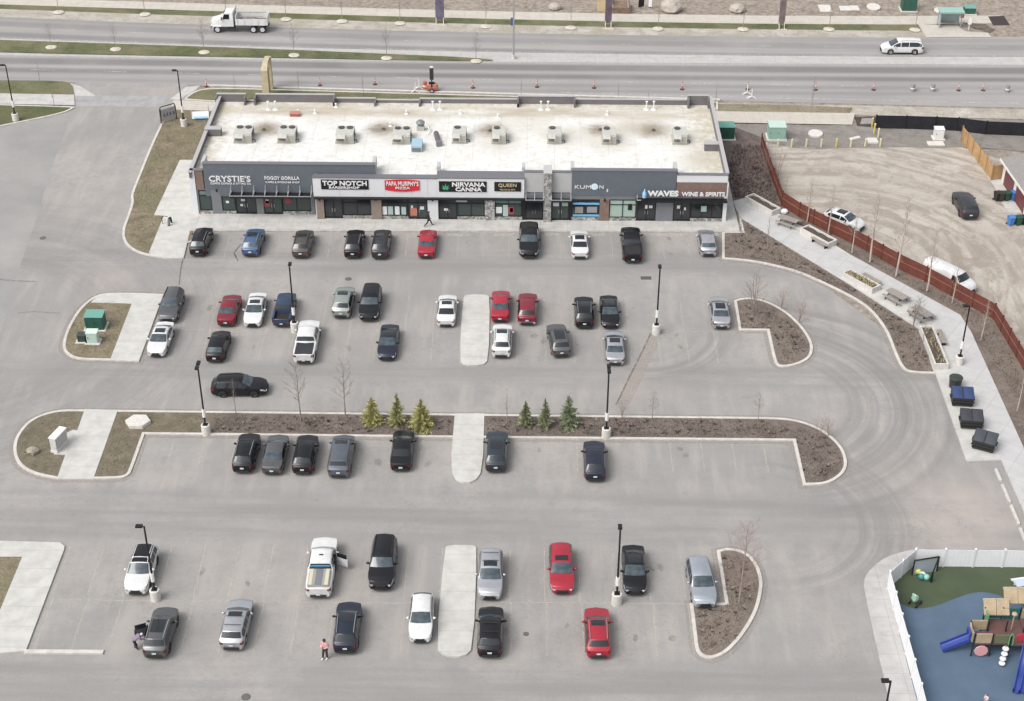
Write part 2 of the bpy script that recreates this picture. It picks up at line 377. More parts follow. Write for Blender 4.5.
PAINT = paint_worn('worn_lane_paint', (0.74, 0.72, 0.68), .85)
STALL = paint_worn('worn_stall_paint', (0.62, 0.585, 0.50), .62)

# ------------------------------------------------------------------ ground
def sheet(name, pts, z, mt, sm=0, px=True):
    if px:
        pp = chaikin(pts, sm) if sm else pts
        q = P2(pp, 0)
    else: q = pts
    return struct(MB().poly(q, z).build(name, mt))
S = 3000
struct(MB().add([(-S, -S, -0.03), (S, -S, -0.03), (S, S, -0.03), (-S, S, -0.03)], [(0, 1, 2, 3)]).build('terrain', FIELD))

XS = [-900, -300, 0, 130, 260, 385, 510, 635, 760, 892, 1024, 1300, 2000]
def edge(y0, y1, y2, y3, y4):
    xs = [0, 260, 510, 760, 1024]; ys = [y0, y1, y2, y3, y4]; c = np.polyfit(xs, ys, 3)
    out = []
    for x in XS:
        if x < 0: y = y0+(np.polyval(c, 10)-np.polyval(c, 0))/10*x
        elif x > 1024: y = y4+(np.polyval(c, 1024)-np.polyval(c, 1014))/10*(x-1024)*.6
        else: y = float(np.polyval(c, x))
        out.append((x, float(y)))
    return out
def band(name, ea, eb, z, mt, x0=None, x1=None, h=None):
    def clip(e):
        if x0 is None: return e
        xs = [p[0] for p in e]; ys = [p[1] for p in e]
        q = [(x0, float(np.interp(x0, xs, ys)))]+[p for p in e if x0 < p[0] < x1]+[(x1, float(np.interp(x1, xs, ys)))]
        return q
    pts = clip(ea)+clip(eb)[::-1]; q = P2(pts)
    if h: return struct(MB().prism(q, -0.01, h).build(name, mt))
    return struct(MB().poly(q, z).build(name, mt))
eWt = edge(-2.5, 4.5, 12.5, 15, 15.5); eWb = edge(4.5, 12, 20, 23.2, 24)
eUt = edge(17, 26.5, 33.5, 36.5, 37.5); eUb = edge(38.5, 46.5, 52.8, 55.5, 57)
eLt = edge(55, 59.5, 62, 63.5, 65); eLb = edge(80.5, 87, 95.5, 101, 108)
eV0 = edge(9, 17.5, 25.5, 29, 31)
band('far_sidewalk', eWt, eWb, 0.004, CONC_O, -900, 1000)
band('far_verge', eWb, eV0, 0.0, GRASS, -900, 935)
band('far_shoulder', eV0, eUt, 0.002, SHOULD, -900, 1300)
band('upper_road', eUt, eUb, -0.004, ROAD_UP)
MEDC = concrete('median_concrete', (0.44, 0.425, 0.41), 3, stain=.2)
band('median_strip', eUb, eLt, 0.006, MEDC)
med = sheet('median_grass', [(-300, 30, 1), (0, 40.5), (260, 49), (400, 55), (470, 58), (500, 61), (470, 61.5), (400, 60.5), (260, 58), (0, 53), (-300, 43, 1)], 0.10, GRASS, 1)
band('lower_road', eLt, eLb, -0.004, ROAD_LO)
band('near_verge_kerb', [(x, y-1.0) for x, y in eLb], [(x, y+.3) for x, y in eLb], 0.13, KERB, 205, 720, h=.13)
def dashes(name, e0, frac, e1, x0, x1, step, ln, wd=0.14, mt=PAINT):
    mb = MB(); xs = [p[0] for p in e0]
    a = [at(x, y) for x, y in e0]; b = [at(x, y) for x, y in e1]
    X0, X1 = at(x0, 50).x, at(x1, 50).x; x = X0
    fy = lambda X: float(np.interp(X, [p.x for p in a], [p.y for p in a]))*(1-frac)+float(np.interp(X, [p.x for p in b], [p.y for p in b]))*frac
    while x < X1:
        q = [(x, fy(x)-wd/2), (x+ln, fy(x+ln)-wd/2), (x+ln, fy(x+ln)+wd/2), (x, fy(x)+wd/2)]; mb.poly(q, 0.012); x += step
    return struct(mb.build(name, mt))
dashes('lane_markings', eLt, .56, eLb, -100, 1150, 9.6, 3.2)
dashes('lane_markings', eUt, .5, eUb, -100, 1150, 9.6, 3.0, .12)
dashes('edge_line', eLt, .03, eLb, -100, 1150, 4.0, 4.0, .12)
dashes('edge_line', eUt, .96, eUb, -100, 1150, 4.0, 4.0, .12)
dashes('edge_line', eLt, .90, eLb, 560, 1150, 5.0, 4.2, .14)

# parking lot sheet
sheet('parking_lot', [(-900, 180), (-300, 142), (0, 116), (76, 104), (76, 82), (186, 84), (200, 98), (186, 110), (186, 200), (300, 213), (724, 213), (740, 225), (940, 370), (966, 452), (1001, 458), (1040, 545), (1150, 600), (1300, 900), (1500, 1400), (-700, 1400)], 0.0, ASPH)
g = NG('old_asphalt', .9); n1 = g.noise(0.12, detail=6); n2 = g.noise(5, detail=4)
c = g.ramp(n1, [(0.3, (0.205, 0.202, 0.196)), (0.7, (0.315, 0.303, 0.29))]); c = g.mix(.2, c, g.mix(n2, (.2, .2, .19), (.46, .45, .43))); OLD = g.out(c, n2, .006)
sheet('parking_lot', [(-900, 185), (-300, 146), (0, 127), (64, 117), (70, 121), (52, 165), (38, 215), (8, 300), (-12, 400), (-400, 480)], 0.004, OLD, 1)
# grey apron where the driveway crosses the walk
sheet('driveway_apron', [(74, 95), (176, 96.5), (160, 107), (75, 106)], 0.004, concrete('apron_concrete', (0.33, 0.325, 0.33), 3, stain=.3))
sheet('driveway_apron', [(70, 83), (80, 86), (96, 96), (74, 96)], 0.006, CONC)
sheet('driveway_apron', [(170, 99), (186, 87), (200, 85.5), (196, 90), (178, 100)], 0.006, CONC)
sheet('verge_lawn', [(-300, 63, 1), (0, 81, 1), (60, 81.5), (72, 84), (74, 95, 1), (0, 94, 1), (-300, 76, 1)], 0.11, GRASS, 1)
sheet('verge_walk', [(-300, 76), (0, 94), (74, 95.2), (75, 106), (0, 104.5), (-300, 87)], 0.104, CONC)
GRIT = paint_worn('gutter_grit', (.40, .365, .33), .75)
def kerbed(name, pts, fill, sm=2, kw=0.27, kh=0.13, km=KERB, fz=0.10, dust=False):
    q = [(*at(p[0], p[1])[:2], 1) if len(p) > 2 else tuple(at(p[0], p[1])[:2]) for p in pts]
    q = [p[:2] for p in chaikin(q, sm)]; inn = inset(q, kw); mb = MB(); n = len(q)
    vs = [(p[0], p[1], 0) for p in q]+[(p[0], p[1], kh) for p in q]+[(p[0], p[1], kh) for p in inn]+[(p[0], p[1], fz-.03) for p in inn]
    fs = []
    for i in range(n):
        j = (i+1) % n
        for k in range(3): fs.append((k*n+i, k*n+j, (k+1)*n+j, (k+1)*n+i))
    mb.add(vs, fs); struct(mb.build('kerb', km, fix=True))
    struct(MB().poly(inset(q, kw*.9), fz).build(name, fill))
    if dust:
        od = inset(q, -.42); mb = MB(); mb.add([(p[0], p[1], .0075) for p in q]+[(p[0], p[1], .0075) for p in od], [(i, (i+1) % n, n+(i+1) % n, n+i) for i in range(n)]); struct(mb.build('gutter_grit', GRIT, fix=True))
    return q
kerbed('corner_lawn', [(-300, 87, 1), (0, 105, 1), (68, 107), (75, 108, 1), (66, 113), (40, 119), (0, 127, 1), (-300, 150, 1)], GRASS_G)
kerbed('corner_lawn', [(184, 99), (196, 91), (210, 88.8), (240, 89, 1), (718, 102.5, 1), (718, 110, 1), (300, 106, 1), (186, 101)], GRASS)
sheet('verge_walk', [(174, 101), (300, 106), (855, 114), (852, 125.5), (300, 116), (170, 110)], 0.118, CONC_O)
kerbed('side_lawn', [(178, 104), (166, 114), (151, 145), (137, 180), (130.5, 196), (132, 203), (128, 215), (121.5, 232), (124, 244), (135, 252.5), (149, 256.5), (150, 256, 1), (200, 240, 1), (230, 150, 1), (235, 108, 1)], GRASS_B, km=KERB)
CW = 0.15
sheet('side_walk', [(180, 161), (200, 161), (200, 217), (190, 231), (183, 258), (166, 258), (149, 254), (164, 217), (154, 216.5)], .161, CONC_W)
mb = MB(); q = P2([(183, 258), (166, 258), (149, 255.5)]); mb.prism(P2([(189.5, 231.5), (183, 258), (183.8, 258.4), (190.4, 231.5)]), 0, .15); mb.prism(P2([(183.5, 257.6), (166, 257.2), (149, 254.5), (149, 256.3), (166, 259), (183.5, 259)]), 0, .155); struct(mb.build('kerb', KERB))
walkf = struct(MB().prism(P2([(186, 212), (730, 212), (739.5, 231.8), (189.5, 230.6)]), 0, .15).build('shop_walk', CONC))
struct(MB().prism(P2([(189.5, 230.4), (739.5, 231.6), (739.8, 233.0), (189, 231.9)]), 0, .158).build('kerb', KERBD))
sheet('shop_walk', [(721, 178), (727.5, 178), (739.6, 232), (724, 232)], .154, CONC)
# wheel-stop patches of pale gutter between shop cars
mb = MB()
for a, b in ((445, 470), (494, 515), (545, 560), (590, 605), (652, 690), (715, 735), (190, 210)): mb.poly(P2([(a, 233.6), (b, 233.7), (b, 236), (a, 236)]), .006)
struct(mb.build('gutter_patches', paint_worn('gutter_dust', (.60, .57, .53), .8)))
# right-hand plaza path and beds
kerbed('path_bed', [(722, 232.5, 1), (742, 232.5, 1), (738, 213, 1), (850, 284, 1), (922, 330, 1), (937, 374.5, 1), (908, 373.5), (900, 367), (893, 351), (886, 332), (874, 315), (860, 302.5), (825, 284.5), (795, 271.5), (759, 263), (735, 260.3), (722, 259.5, 1)], MULCH, dust=True)
sheet('fence_bed', [(716, 120), (762, 138), (783, 206), (852, 243.5), (896, 268), (951, 296), (994, 319), (1030, 380), (1150, 540), (1150, 760), (1024, 450), (971, 333), (960, 316), (849, 255), (747, 198.5), (733, 201), (726, 180)], 0.06, MULCH_D)
sheet('fence_bed', [(783, 208), (852, 245), (896, 269), (951, 297), (994, 320), (1030, 381), (1150, 560), (1150, 700), (1024, 450), (971, 333), (960, 316), (849, 255), (770, 213)], 0.064, MULCH)
struct(MB().prism(P2([(733, 202), (747, 198.5), (836, 247.5), (849, 255), (960, 316), (971, 333), (1024, 450), (1150, 730), (1130, 755), (1001, 461), (966.5, 462.5), (935, 373.5), (920, 331), (850, 286), (742, 220), (736, 211)]), 0, .15).build('plaza_path', CONC_P))
sheet('plaza_path', [(745, 203), (751, 198.7), (836, 247), (849, 255), (806, 240), (786, 228)], .156, CONC_W)
sheet('plaza_path', [(843, 280), (850, 275), (882, 290), (925, 315), (943, 335), (958, 372), (1000, 459), (966.5, 461.5), (935.6, 374), (921, 331)], .156, CONC_W)
# dirt lot behind the red fence, gravel strip, trench side
sheet('dirt_lot', [(761, 140), (782, 146), (850, 148), (960, 146.5), (1000, 160), (1150, 162), (1300, 400), (1150, 545), (1030, 381), (994, 320), (951, 297), (896, 269), (852, 245), (783, 208)], 0.02, DIRT)
sheet('gravel_strip', [(716, 124), (853, 126), (1000, 118), (1200, 124), (1200, 170), (1010, 150), (961, 147), (935, 149), (900, 146.5), (880, 148.5), (840, 148), (815, 150), (785, 147), (762, 141), (730, 142)], 0.024, GRAVEL, 1)
sheet('broken_verge', [(716, 103), (870, 106), (1300, 116), (1300, 124), (1000, 119), (873, 116), (855, 115), (716, 113.5)], 0.03, SHOULD)
sheet('broken_verge', [(718, 104), (790, 105), (853, 108), (850, 113.5), (718, 113)], 0.05, soil('dry_verge', (0.13, 0.115, 0.065), (0.19, 0.165, 0.11), (0.26, 0.225, 0.165), .9, patch=(.30, .26, .21)))
# islands
i1 = kerbed('utility_island', [(163.8, 295, 1), (140, 294, 1), (107, 293.6), (94, 297), (79, 309), (67, 329), (62, 346), (65, 354), (76, 360.5), (109, 361, 1), (139, 362.3, 1)], GRASS_B, dust=True)
struct(MB().prism(P2([(106, 295.2), (163.2, 295.8), (138.6, 361.6), (110.5, 360.2), (132, 304.6), (91, 303.5), (97, 298)]), .05, .14).build('utility_walk', CONC_W))
i2 = kerbed('middle_island', [(85, 410.6, 1), (57, 410.4), (31, 419), (16.5, 435), (12.4, 451), (18, 466), (33, 475), (57, 479.6, 1), (116, 479.8), (129, 477), (133, 468), (144.7, 435, 1), (450, 438.4, 1), (793, 441.5, 1), (803, 486, 1), (824, 485.5), (837, 480), (846, 471), (847.3, 461), (842, 447), (827, 433), (809, 424), (788, 419), (765, 418.2, 1)], island_soil(), dust=True)
struct(MB().prism(P2([(85, 410.2), (118, 411.2), (93.5, 480), (57, 480), (65.5, 456), (54, 455.4), (63, 436), (73, 431), (77.5, 431.5)]), 0, .14).build('island_walk', CONC_W))
def padd(pts): struct(MB().prism([p[:2] for p in chaikin([(*at(a[0], a[1])[:2], 1) if len(a) > 2 else tuple(at(a[0], a[1])[:2]) for a in pts], 1)], 0, .145).build('concrete_pad', CONC_W))
padd([(454.8, 414.6, 1), (484.4, 414.6, 1), (482.8, 471), (474, 483.5), (458, 483.5), (450.2, 471)])
padd([(463, 298), (467, 295.6), (486, 295.6), (490, 298), (488.7, 361), (482, 366.5), (464.5, 366), (459.3, 361)])
padd([(444.6, 549), (449, 546.2), (473, 546.2), (477.2, 549), (473.3, 649), (464, 658), (445, 657.5), (435.8, 648)])
i3 = kerbed('corner_island', [(734, 301.3, 1), (741, 299), (752, 298.4), (764, 301), (776, 306), (790, 315), (803, 328), (811, 340), (813.4, 350), (810, 359), (799, 365), (786, 367.8), (777, 367), (773.4, 361), (767, 331.2, 1), (738.8, 331, 1)], MULCH, dust=True)
i4 = kerbed('corner_island', [(716.6, 551.5, 1), (726, 548.8), (738, 550), (750, 555.5), (758, 566), (762.6, 580), (762, 593), (757, 613), (746, 632), (733, 648), (722, 656.5), (710, 660), (700, 657), (695, 650), (693.5, 636), (689.6, 604.2, 1), (725, 603.8, 1)], MULCH, dust=True)
struct(MB().prism(P2([(-300, 534), (0, 542), (60, 543.6), (64.6, 547), (64.5, 550), (26, 652), (0, 654), (-300, 655)]), 0, .14).build('west_walk', CONC_W))
sheet('west_bed', [(-300, 553), (0, 558), (22.5, 558), (0, 612), (-40, 640), (-300, 640)], .144, GRASS_B)
# playground surroundings
struct(MB().prism([p[:2] for p in chaikin([(*at(a[0], a[1])[:2], 1) if len(a) > 2 else tuple(at(a[0], a[1])[:2]) for a in [(1300, 556, 1), (913, 550.6, 1), (888, 556.5), (871, 569), (863, 581), (865, 596), (878.7, 657), (889, 701, 1), (915, 800, 1), (1000, 1100, 1), (1400, 1100, 1)]], 2)], 0, .13).build('playground_walk', concrete('play_walk', (.44, .425, .415), 2.0)))
PG = [(1300, 571, 1), (913, 567.6, 1), (887.5, 590, 1), (918, 703, 1), (960, 860, 1), (1200, 860, 1)]
turf = mat('green_turf', (.058, .078, .042), .9, var=.14, scale=.35)
rub = NG('blue_rubber', .8); n1 = rub.noise(0.45, detail=5); n2 = rub.noise(14, detail=3)
c = rub.ramp(n1, [(0.3, (0.072, 0.112, 0.165)), (0.7, (0.10, 0.148, 0.21))]); c = rub.mix(.25, c, rub.mix(n2, (.04, .065, .10), (.15, .20, .27))); RUB = rub.out(c, n2, .004)
sheet('play_turf', PG, .135, turf)
sheet('play_surface', [(889.5, 598, 1), (901, 606), (915, 610.5), (935, 608), (953, 600.5), (971, 594), (987, 593), (1005, 599), (1024, 608), (1050, 625), (1200, 640, 1), (1200, 860, 1), (958, 860, 1), (917, 703, 1)], .140, RUB, 2)
# stall lines
mb = MB()
def stall_row(px_x, py_a, py_b, k0, k1, pitch=2.74):
    xr = at(px_x, (py_a+py_b)/2).x; ya = at(px_x, py_a).y; yb = at(px_x, py_b).y
    for k in range(k0, k1): mb.poly([(xr+k*pitch-.055, yb), (xr+k*pitch+.055, yb), (xr+k*pitch+.055, ya), (xr+k*pitch-.055, ya)], .008)
stall_row(489.5, 297, 330, -12, 9); stall_row(489, 330, 362, -11, 9)
stall_row(483.5, 441, 470, -12, 11); stall_row(475.5, 548, 600, -15, 8); stall_row(475, 602, 655, -14, 8)
stall_row(483.5, 237, 259, -11, 10)
for (xa, xb, py) in ((60, 440, 600), (478, 690, 602), (165, 460, 329), (490, 740, 330)):
    a = at(xa, py); b = at(xb, py); mb.poly([(a.x, a.y-.06), (b.x, a.y-.06), (b.x, a.y+.06), (a.x, a.y+.06)], .0085)
struct(mb.build('stall_lines', STALL))
# patches, cracks and tyre marks of their own shape
sheet('trench_patch', [(651, 334), (662, 336), (630, 404), (616, 404)], .005, paint_worn('patch_dust', (.43, .385, .345), .85))
DARKLINE = paint_worn('crack_seal', (.11, .105, .10), .85)
def line(name, pts, wd, mt, z=.009):
    mb = MB()
    for a, b in zip(pts[:-1], pts[1:]):
        a = at(*a); b = at(*b); d = (b-a).normalized(); nn = Vector((-d.y, d.x, 0))*wd/2
        mb.poly([(a-nn)[:2], (b-nn)[:2], (b+nn)[:2], (a+nn)[:2]], z)
    return struct(mb.build(name, mt))
line('crack', [(651, 333), (640, 356), (628, 380), (616, 405)], .18, paint_worn('old_seam', (.19, .16, .135), .8))
line('crack', [(241, 244), (234, 253), (238, 261)], .16, DARKLINE)
line('crack', [(183, 259), (181, 268), (179, 285)], .12, DARKLINE)
FSEAM = paint_worn('faint_seam', (.17, .16, .155), .4); line('crack', [(18, 313), (34, 311.6), (60, 313.2)], .2, FSEAM); line('crack', [(-4, 279), (14, 280.8), (36, 281.6)], .25, FSEAM)
line('crack', [(540, 236), (541, 246), (537, 252)], .12, DARKLINE)
OIL = paint_worn('oil_stain', (.15, .145, .14), .32)
rnd = random.Random(4); mb = MB()
for (x0, x1, y) in ((150, 740, 247), (200, 730, 312), (160, 720, 345), (150, 790, 457), (60, 680, 575), (60, 680, 630)):
    for k in range(9):
        k3, k5 = rnd.uniform(.05, .4), rnd.uniform(.05, .3); ex = rnd.uniform(.5, 1.1)
        p = at(rnd.uniform(x0, x1), y+rnd.uniform(-10, 10)); r = rnd.uniform(.10, .38); ph = rnd.uniform(0, 6)
        mb.poly([(p.x+r*(1+k3*math.sin(2*a+ph)+k5*math.sin(5*a+2*ph))*math.cos(a)*ex, p.y+r*(1+k3*math.sin(2*a+ph)+k5*math.sin(5*a+2*ph))*math.sin(a)*1.3) for a in [2*PI*i/14 for i in range(14)]], .0062)
struct(mb.build('oil_stains', OIL))
def grate(px, py, r, label, cat, name='manhole_cover', sq=False):
    p = at(px, py); t = thing(name, label, cat, (p.x, p.y, 0))
    iron = mat('dark_iron', (.10, .094, .088), .8, .2)
    if sq: MB().b2(-r, -r*.6, -.02, r, r*.6, .016).build('frame', iron, t); mb = MB(); [mb.b2(-r+.1+i*.2, -r*.45, .016, -r+.18+i*.2, r*.45, .022) for i in range(int(r*10)-1)]; mb.build('grate_bars', iron, t)
    else:
        MB().cyl((0, 0, -.02), (0, 0, .014), r, n=20).build('frame', iron, t); MB().cyl((0, 0, .014), (0, 0, .02), r*.82, n=20).build('cover', mat('worn_iron', (.13, .122, .115), .7, .2), t)
grate(43, 238, .34, 'dark round manhole cover in the left driveway', 'manhole')
grate(348.5, 279, .34, 'dark round manhole cover beside the second parking row', 'manhole')
grate(646, 278, .55, 'dark rectangular drain grate above the middle lamp post', 'drain', 'drain_grate', True)
grate(246, 697, .34, 'round manhole cover at the bottom edge of the lot', 'manhole')
grate(526, 634, .22, 'small dark valve cover right of the black crossover', 'valve cover')
# ------------------------------------------------------------------ vehicles
GLASS = mat('car_glass', (0.018, 0.022, 0.026), .06, spec=.6); GLASSB = mat('pale_glass', (0.05, 0.068, 0.08), .08, spec=.6, var=.5, scale=2.2, space='obj')
TYREM = mat('tyre_rubber', (.022, .022, .022), .85); RIM = mat('alloy_rim', (.42, .42, .43), .35, .8); RIMD = mat('dark_rim', (.06, .06, .065), .4, .6)
PLAST = mat('black_trim', (.022, .022, .023), .6); HEADL = mat('headlight_lens', (.42, .44, .46), .12); TAILL = mat('taillight_lens', (.15, .012, .014), .2)
PLATE = mat('plate_white', (.55, .55, .58), .5); CHROME = mat('bright_trim', (.62, .62, .63), .25, .9)
INTER = mat('cabin_dark', (.02, .019, .018), .9)
def paint(name, col, rough=.36, metal=.2): return mat('paint_'+name, col, rough, metal, var=.10, scale=1.4, coat=.18, spec=.32, space='obj')
WHITE = paint('white', (.60, .60, .595), .35, 0); BLACK = paint('black', (.013, .013, .016)); CHAR = paint('charcoal', (.040, .042, .048)); GREY = paint('grey', (.125, .127, .132), .33, .5)
LGREY = paint('light_grey', (.22, .225, .235), .33, .5)
SILV = paint('silver', (.47, .48, .50), .33, .65); NAVY = paint('navy', (.022, .027, .045)); BLUE = paint('blue', (.07, .125, .225)); DBLUE = paint('dark_blue', (.04, .058, .105))
RED = paint('red', (.33, .026, .042), .3, .1); DRED = paint('dark_red', (.20, .024, .036), .3, .2); BROWN = paint('brown_grey', (.085, .078, .068)); SAGE = paint('sage', (.33, .365, .335), .35, .5)
TEAL = paint('dark_teal', (.03, .042, .052)); SLATE = paint('slate', (.13, .15, .175), .33, .5); ICE = paint('ice_silver', (.40, .43, .47), .33, .6)

SPEC = {
 'sedan': dict(L=4.75, W=1.82, H=1.45, belt=.93, r=.33, gc=.19, ax=(-1.38, 1.40), cowl=1.15, rf=.35, rr=-.85, rd=-1.62,
   top=[(-2.375, .84), (-2.28, .98), (-1.62, 1.04), (-.85, 1.37), (-.35, 1.44), (.1, 1.45), (.35, 1.41), (1.15, 1.02), (1.85, .93), (2.22, .80), (2.375, .62)]),
 'suv': dict(L=4.65, W=1.88, H=1.69, belt=1.05, r=.37, gc=.24, ax=(-1.38, 1.34), cowl=1.05, rf=.32, rr=-1.72, rd=-2.16,
   top=[(-2.325, 1.0), (-2.25, 1.08), (-2.16, 1.12), (-1.72, 1.61), (-1.0, 1.67), (-.2, 1.69), (.32, 1.63), (1.05, 1.14), (1.8, 1.04), (2.18, .90), (2.325, .68)]),
 'bigsuv': dict(L=4.95, W=1.97, H=1.80, belt=1.12, r=.40, gc=.27, ax=(-1.45, 1.42), cowl=1.05, rf=.42, rr=-2.05, rd=-2.34,
   top=[(-2.475, 1.02), (-2.42, 1.13), (-2.34, 1.18), (-2.05, 1.74), (-1.2, 1.79), (-.2, 1.80), (.42, 1.74), (1.05, 1.24), (1.9, 1.14), (2.33, 1.0), (2.475, .74)]),
 'hatch': dict(L=4.3, W=1.79, H=1.50, belt=.96, r=.33, gc=.19, ax=(-1.28, 1.26), cowl=1.05, rf=.28, rr=-1.42, rd=-1.98,
   top=[(-2.15, .90), (-2.06, 1.0), (-1.98, 1.05), (-1.42, 1.40), (-.8, 1.48), (0, 1.50), (.28, 1.45), (1.05, 1.04), (1.65, .94), (2.02, .80), (2.15, .62)]),
 'van': dict(L=5.1, W=1.98, H=1.76, belt=1.03, r=.35, gc=.19, ax=(-1.50, 1.55), cowl=1.55, rf=.62, rr=-2.15, rd=-2.44,
   top=[(-2.55, .98), (-2.50, 1.05), (-2.44, 1.10), (-2.15, 1.68), (-1.3, 1.75), (0, 1.76), (.62, 1.68), (1.55, 1.10), (2.1, .96), (2.42, .80), (2.55, .62)]),
 'cargovan': dict(L=5.75, W=2.02, H=2.05, belt=1.2, r=.37, gc=.24, ax=(-1.75, 1.70), cowl=1.85, rf=1.25, rr=-2.72, rd=-2.82,
   top=[(-2.875, 1.0), (-2.85, 1.15), (-2.82, 1.3), (-2.72, 1.98), (-1.8, 2.04), (0, 2.05), (1.25, 1.98), (1.85, 1.30), (2.45, 1.16), (2.75, 1.0), (2.875, .7)]),
 'pickup': dict(L=5.85, W=2.02, H=1.90, belt=1.22, r=.41, gc=.30, ax=(-1.85, 1.85), cowl=1.42, rf=.72, rr=-.72, rd=-.95,
   top=[(-2.925, 1.16), (-2.9, 1.20), (-1.0, 1.20), (-.95, 1.24), (-.72, 1.82), (-.2, 1.89), (.4, 1.90), (.72, 1.84), (1.42, 1.32), (2.2, 1.24), (2.72, 1.13), (2.925, .85)]),
}
SPEC['openpickup'] = dict(SPEC['pickup'], top=[(-2.925, 1.16), (-2.88, 1.20), (-2.80, .80), (-1.0, .80), (-.95, 1.24), (-.72, 1.82), (-.2, 1.89), (.4, 1.90), (.72, 1.84), (1.42, 1.32), (2.2, 1.24), (2.72, 1.13), (2.925, .85)])
class Shape:
    def __init__(s, sp):
        s.__dict__.update(sp); s.xs = [p[0] for p in sp['top']]; s.zs = [p[1] for p in sp['top']]
    def zt(s, x): return float(np.interp(x, s.xs, s.zs))
    def hw(s, x):
        t = (s.L/2-abs(x))/(.85 if x > 0 else .6); k = 1.0
        if t < 1: k = .74+.26*math.sqrt(max(0, 1-(1-t)**2)) if x > 0 else .82+.18*math.sqrt(max(0, 1-(1-t)**2))
        return s.W/2*k*(1-.03*max(0, -x)/s.L)
    def warp(s, v):
        """bow the nose, tail and screens outward in plan"""
        x, y, z = v; w_ = s.W/2; b = min(1, abs(x)/1.3); b = b*b*(3-2*b)
        return (x+(1 if x > 0 else -1)*(.17 if x > 0 else .12)*b*max(0, 1-(y/w_)**2), y, z)
    def pts(s, x):
        w = s.hw(x); zt = s.zt(x); zb = s.gc+max(0, (abs(x)-s.L/2+.35))*.25
        for a in s.ax:
            ra = s.r+.075
            if abs(x-a) < ra: zb = max(zb, s.r+math.sqrt(max(0, ra*ra-(x-a)**2))*.97)
        bl = min(s.belt, zt-.05); zb = min(zb, bl-.12); z = lambda t: zb+(bl-zb)*t
        g = min(1, max(0, (zt-s.belt-.04)/(s.H-s.belt-.04)))
        tp = 1-.05*max(0, -x-.4)*g; wg = w*(.955-.185*g)*tp; wi = w*(.80-.15*g)*tp
        return [(w*.90, zb), (w*.985, z(.22)), (w, z(.6)), (w*.97, bl), (wg, max(bl+.012, zt-.02-.055*g)), (wi, zt+.002), (0, zt+.034)]
    def surf(s, x, q):
        p = s.pts(x); sd_ = 1 if q >= 0 else -1; t = 6-abs(q); i = min(5, int(t)); f = t-i
        return Vector(s.warp((x, sd_*(p[i][0]*(1-f)+p[i+1][0]*f), p[i][1]*(1-f)+p[i+1][1]*f)))
    def panel(s, x0, x1, q0, q1, nx, nq, off, mb=None, mi=0):
        mb = mb or MB()
        def fn(u, v):
            x = x0+(x1-x0)*u; q = q0+(q1-q0)*v; e = 1e-3; p = s.surf(x, q)
            a = s.surf(x+e, q)-s.surf(x-e, q); b = s.surf(x, q+e)-s.surf(x, q-e); n = a.cross(b)
            if n.length < 1e-12: n = Vector((0, 0, 1))
            n.normalize()
            if n.dot(p-Vector((x*.6, 0, .7))) < 0: n = -n
            return p+n*off
        mb.grid(fn, nx, nq, mi); return mb

_wheel = {}
def wheel_mesh(r, kind):
    k = (round(r, 2), kind)
    if k not in _wheel:
        t = MB().lathe([(r*.64, -.105), (r*.90, -.115), (r, -.085), (r, .085), (r*.90, .115), (r*.64, .105)], 20, axis='Y')
        mb = MB().lathe([(r*.66, .02), (r*.66, .085), (r*.60, .095), (r*.52, .05), (r*.18, .06), (0, .075)], 20, axis='Y')
        for i in range(5):
            a = 2*PI*i/5; mb.box((math.cos(a)*r*.38, .07, math.sin(a)*r*.38), (r*.5, .03, r*.13), M=Matrix.Rotation(-a, 3, 'Y'))
        _wheel[k] = (t, mb)
    return _wheel[k]
_cache = {}
def cached(key, fn):
    """share the mesh between vehicles of one type and colour"""
    if key in _cache: return _cache[key]
    o = fn(); _cache[key] = o.data; return o
def part(name, key, fn, mats, parent, smooth=True, loc=(0, 0, 0), **kw):
    if key in _cache:
        o = bpy.data.objects.new(name, _cache[key]); COL.objects.link(o); o.parent = parent
    else:
        o = fn().build(name, mats, parent, smooth=smooth, **kw); _cache[key] = o.data
    o.location = loc; return o

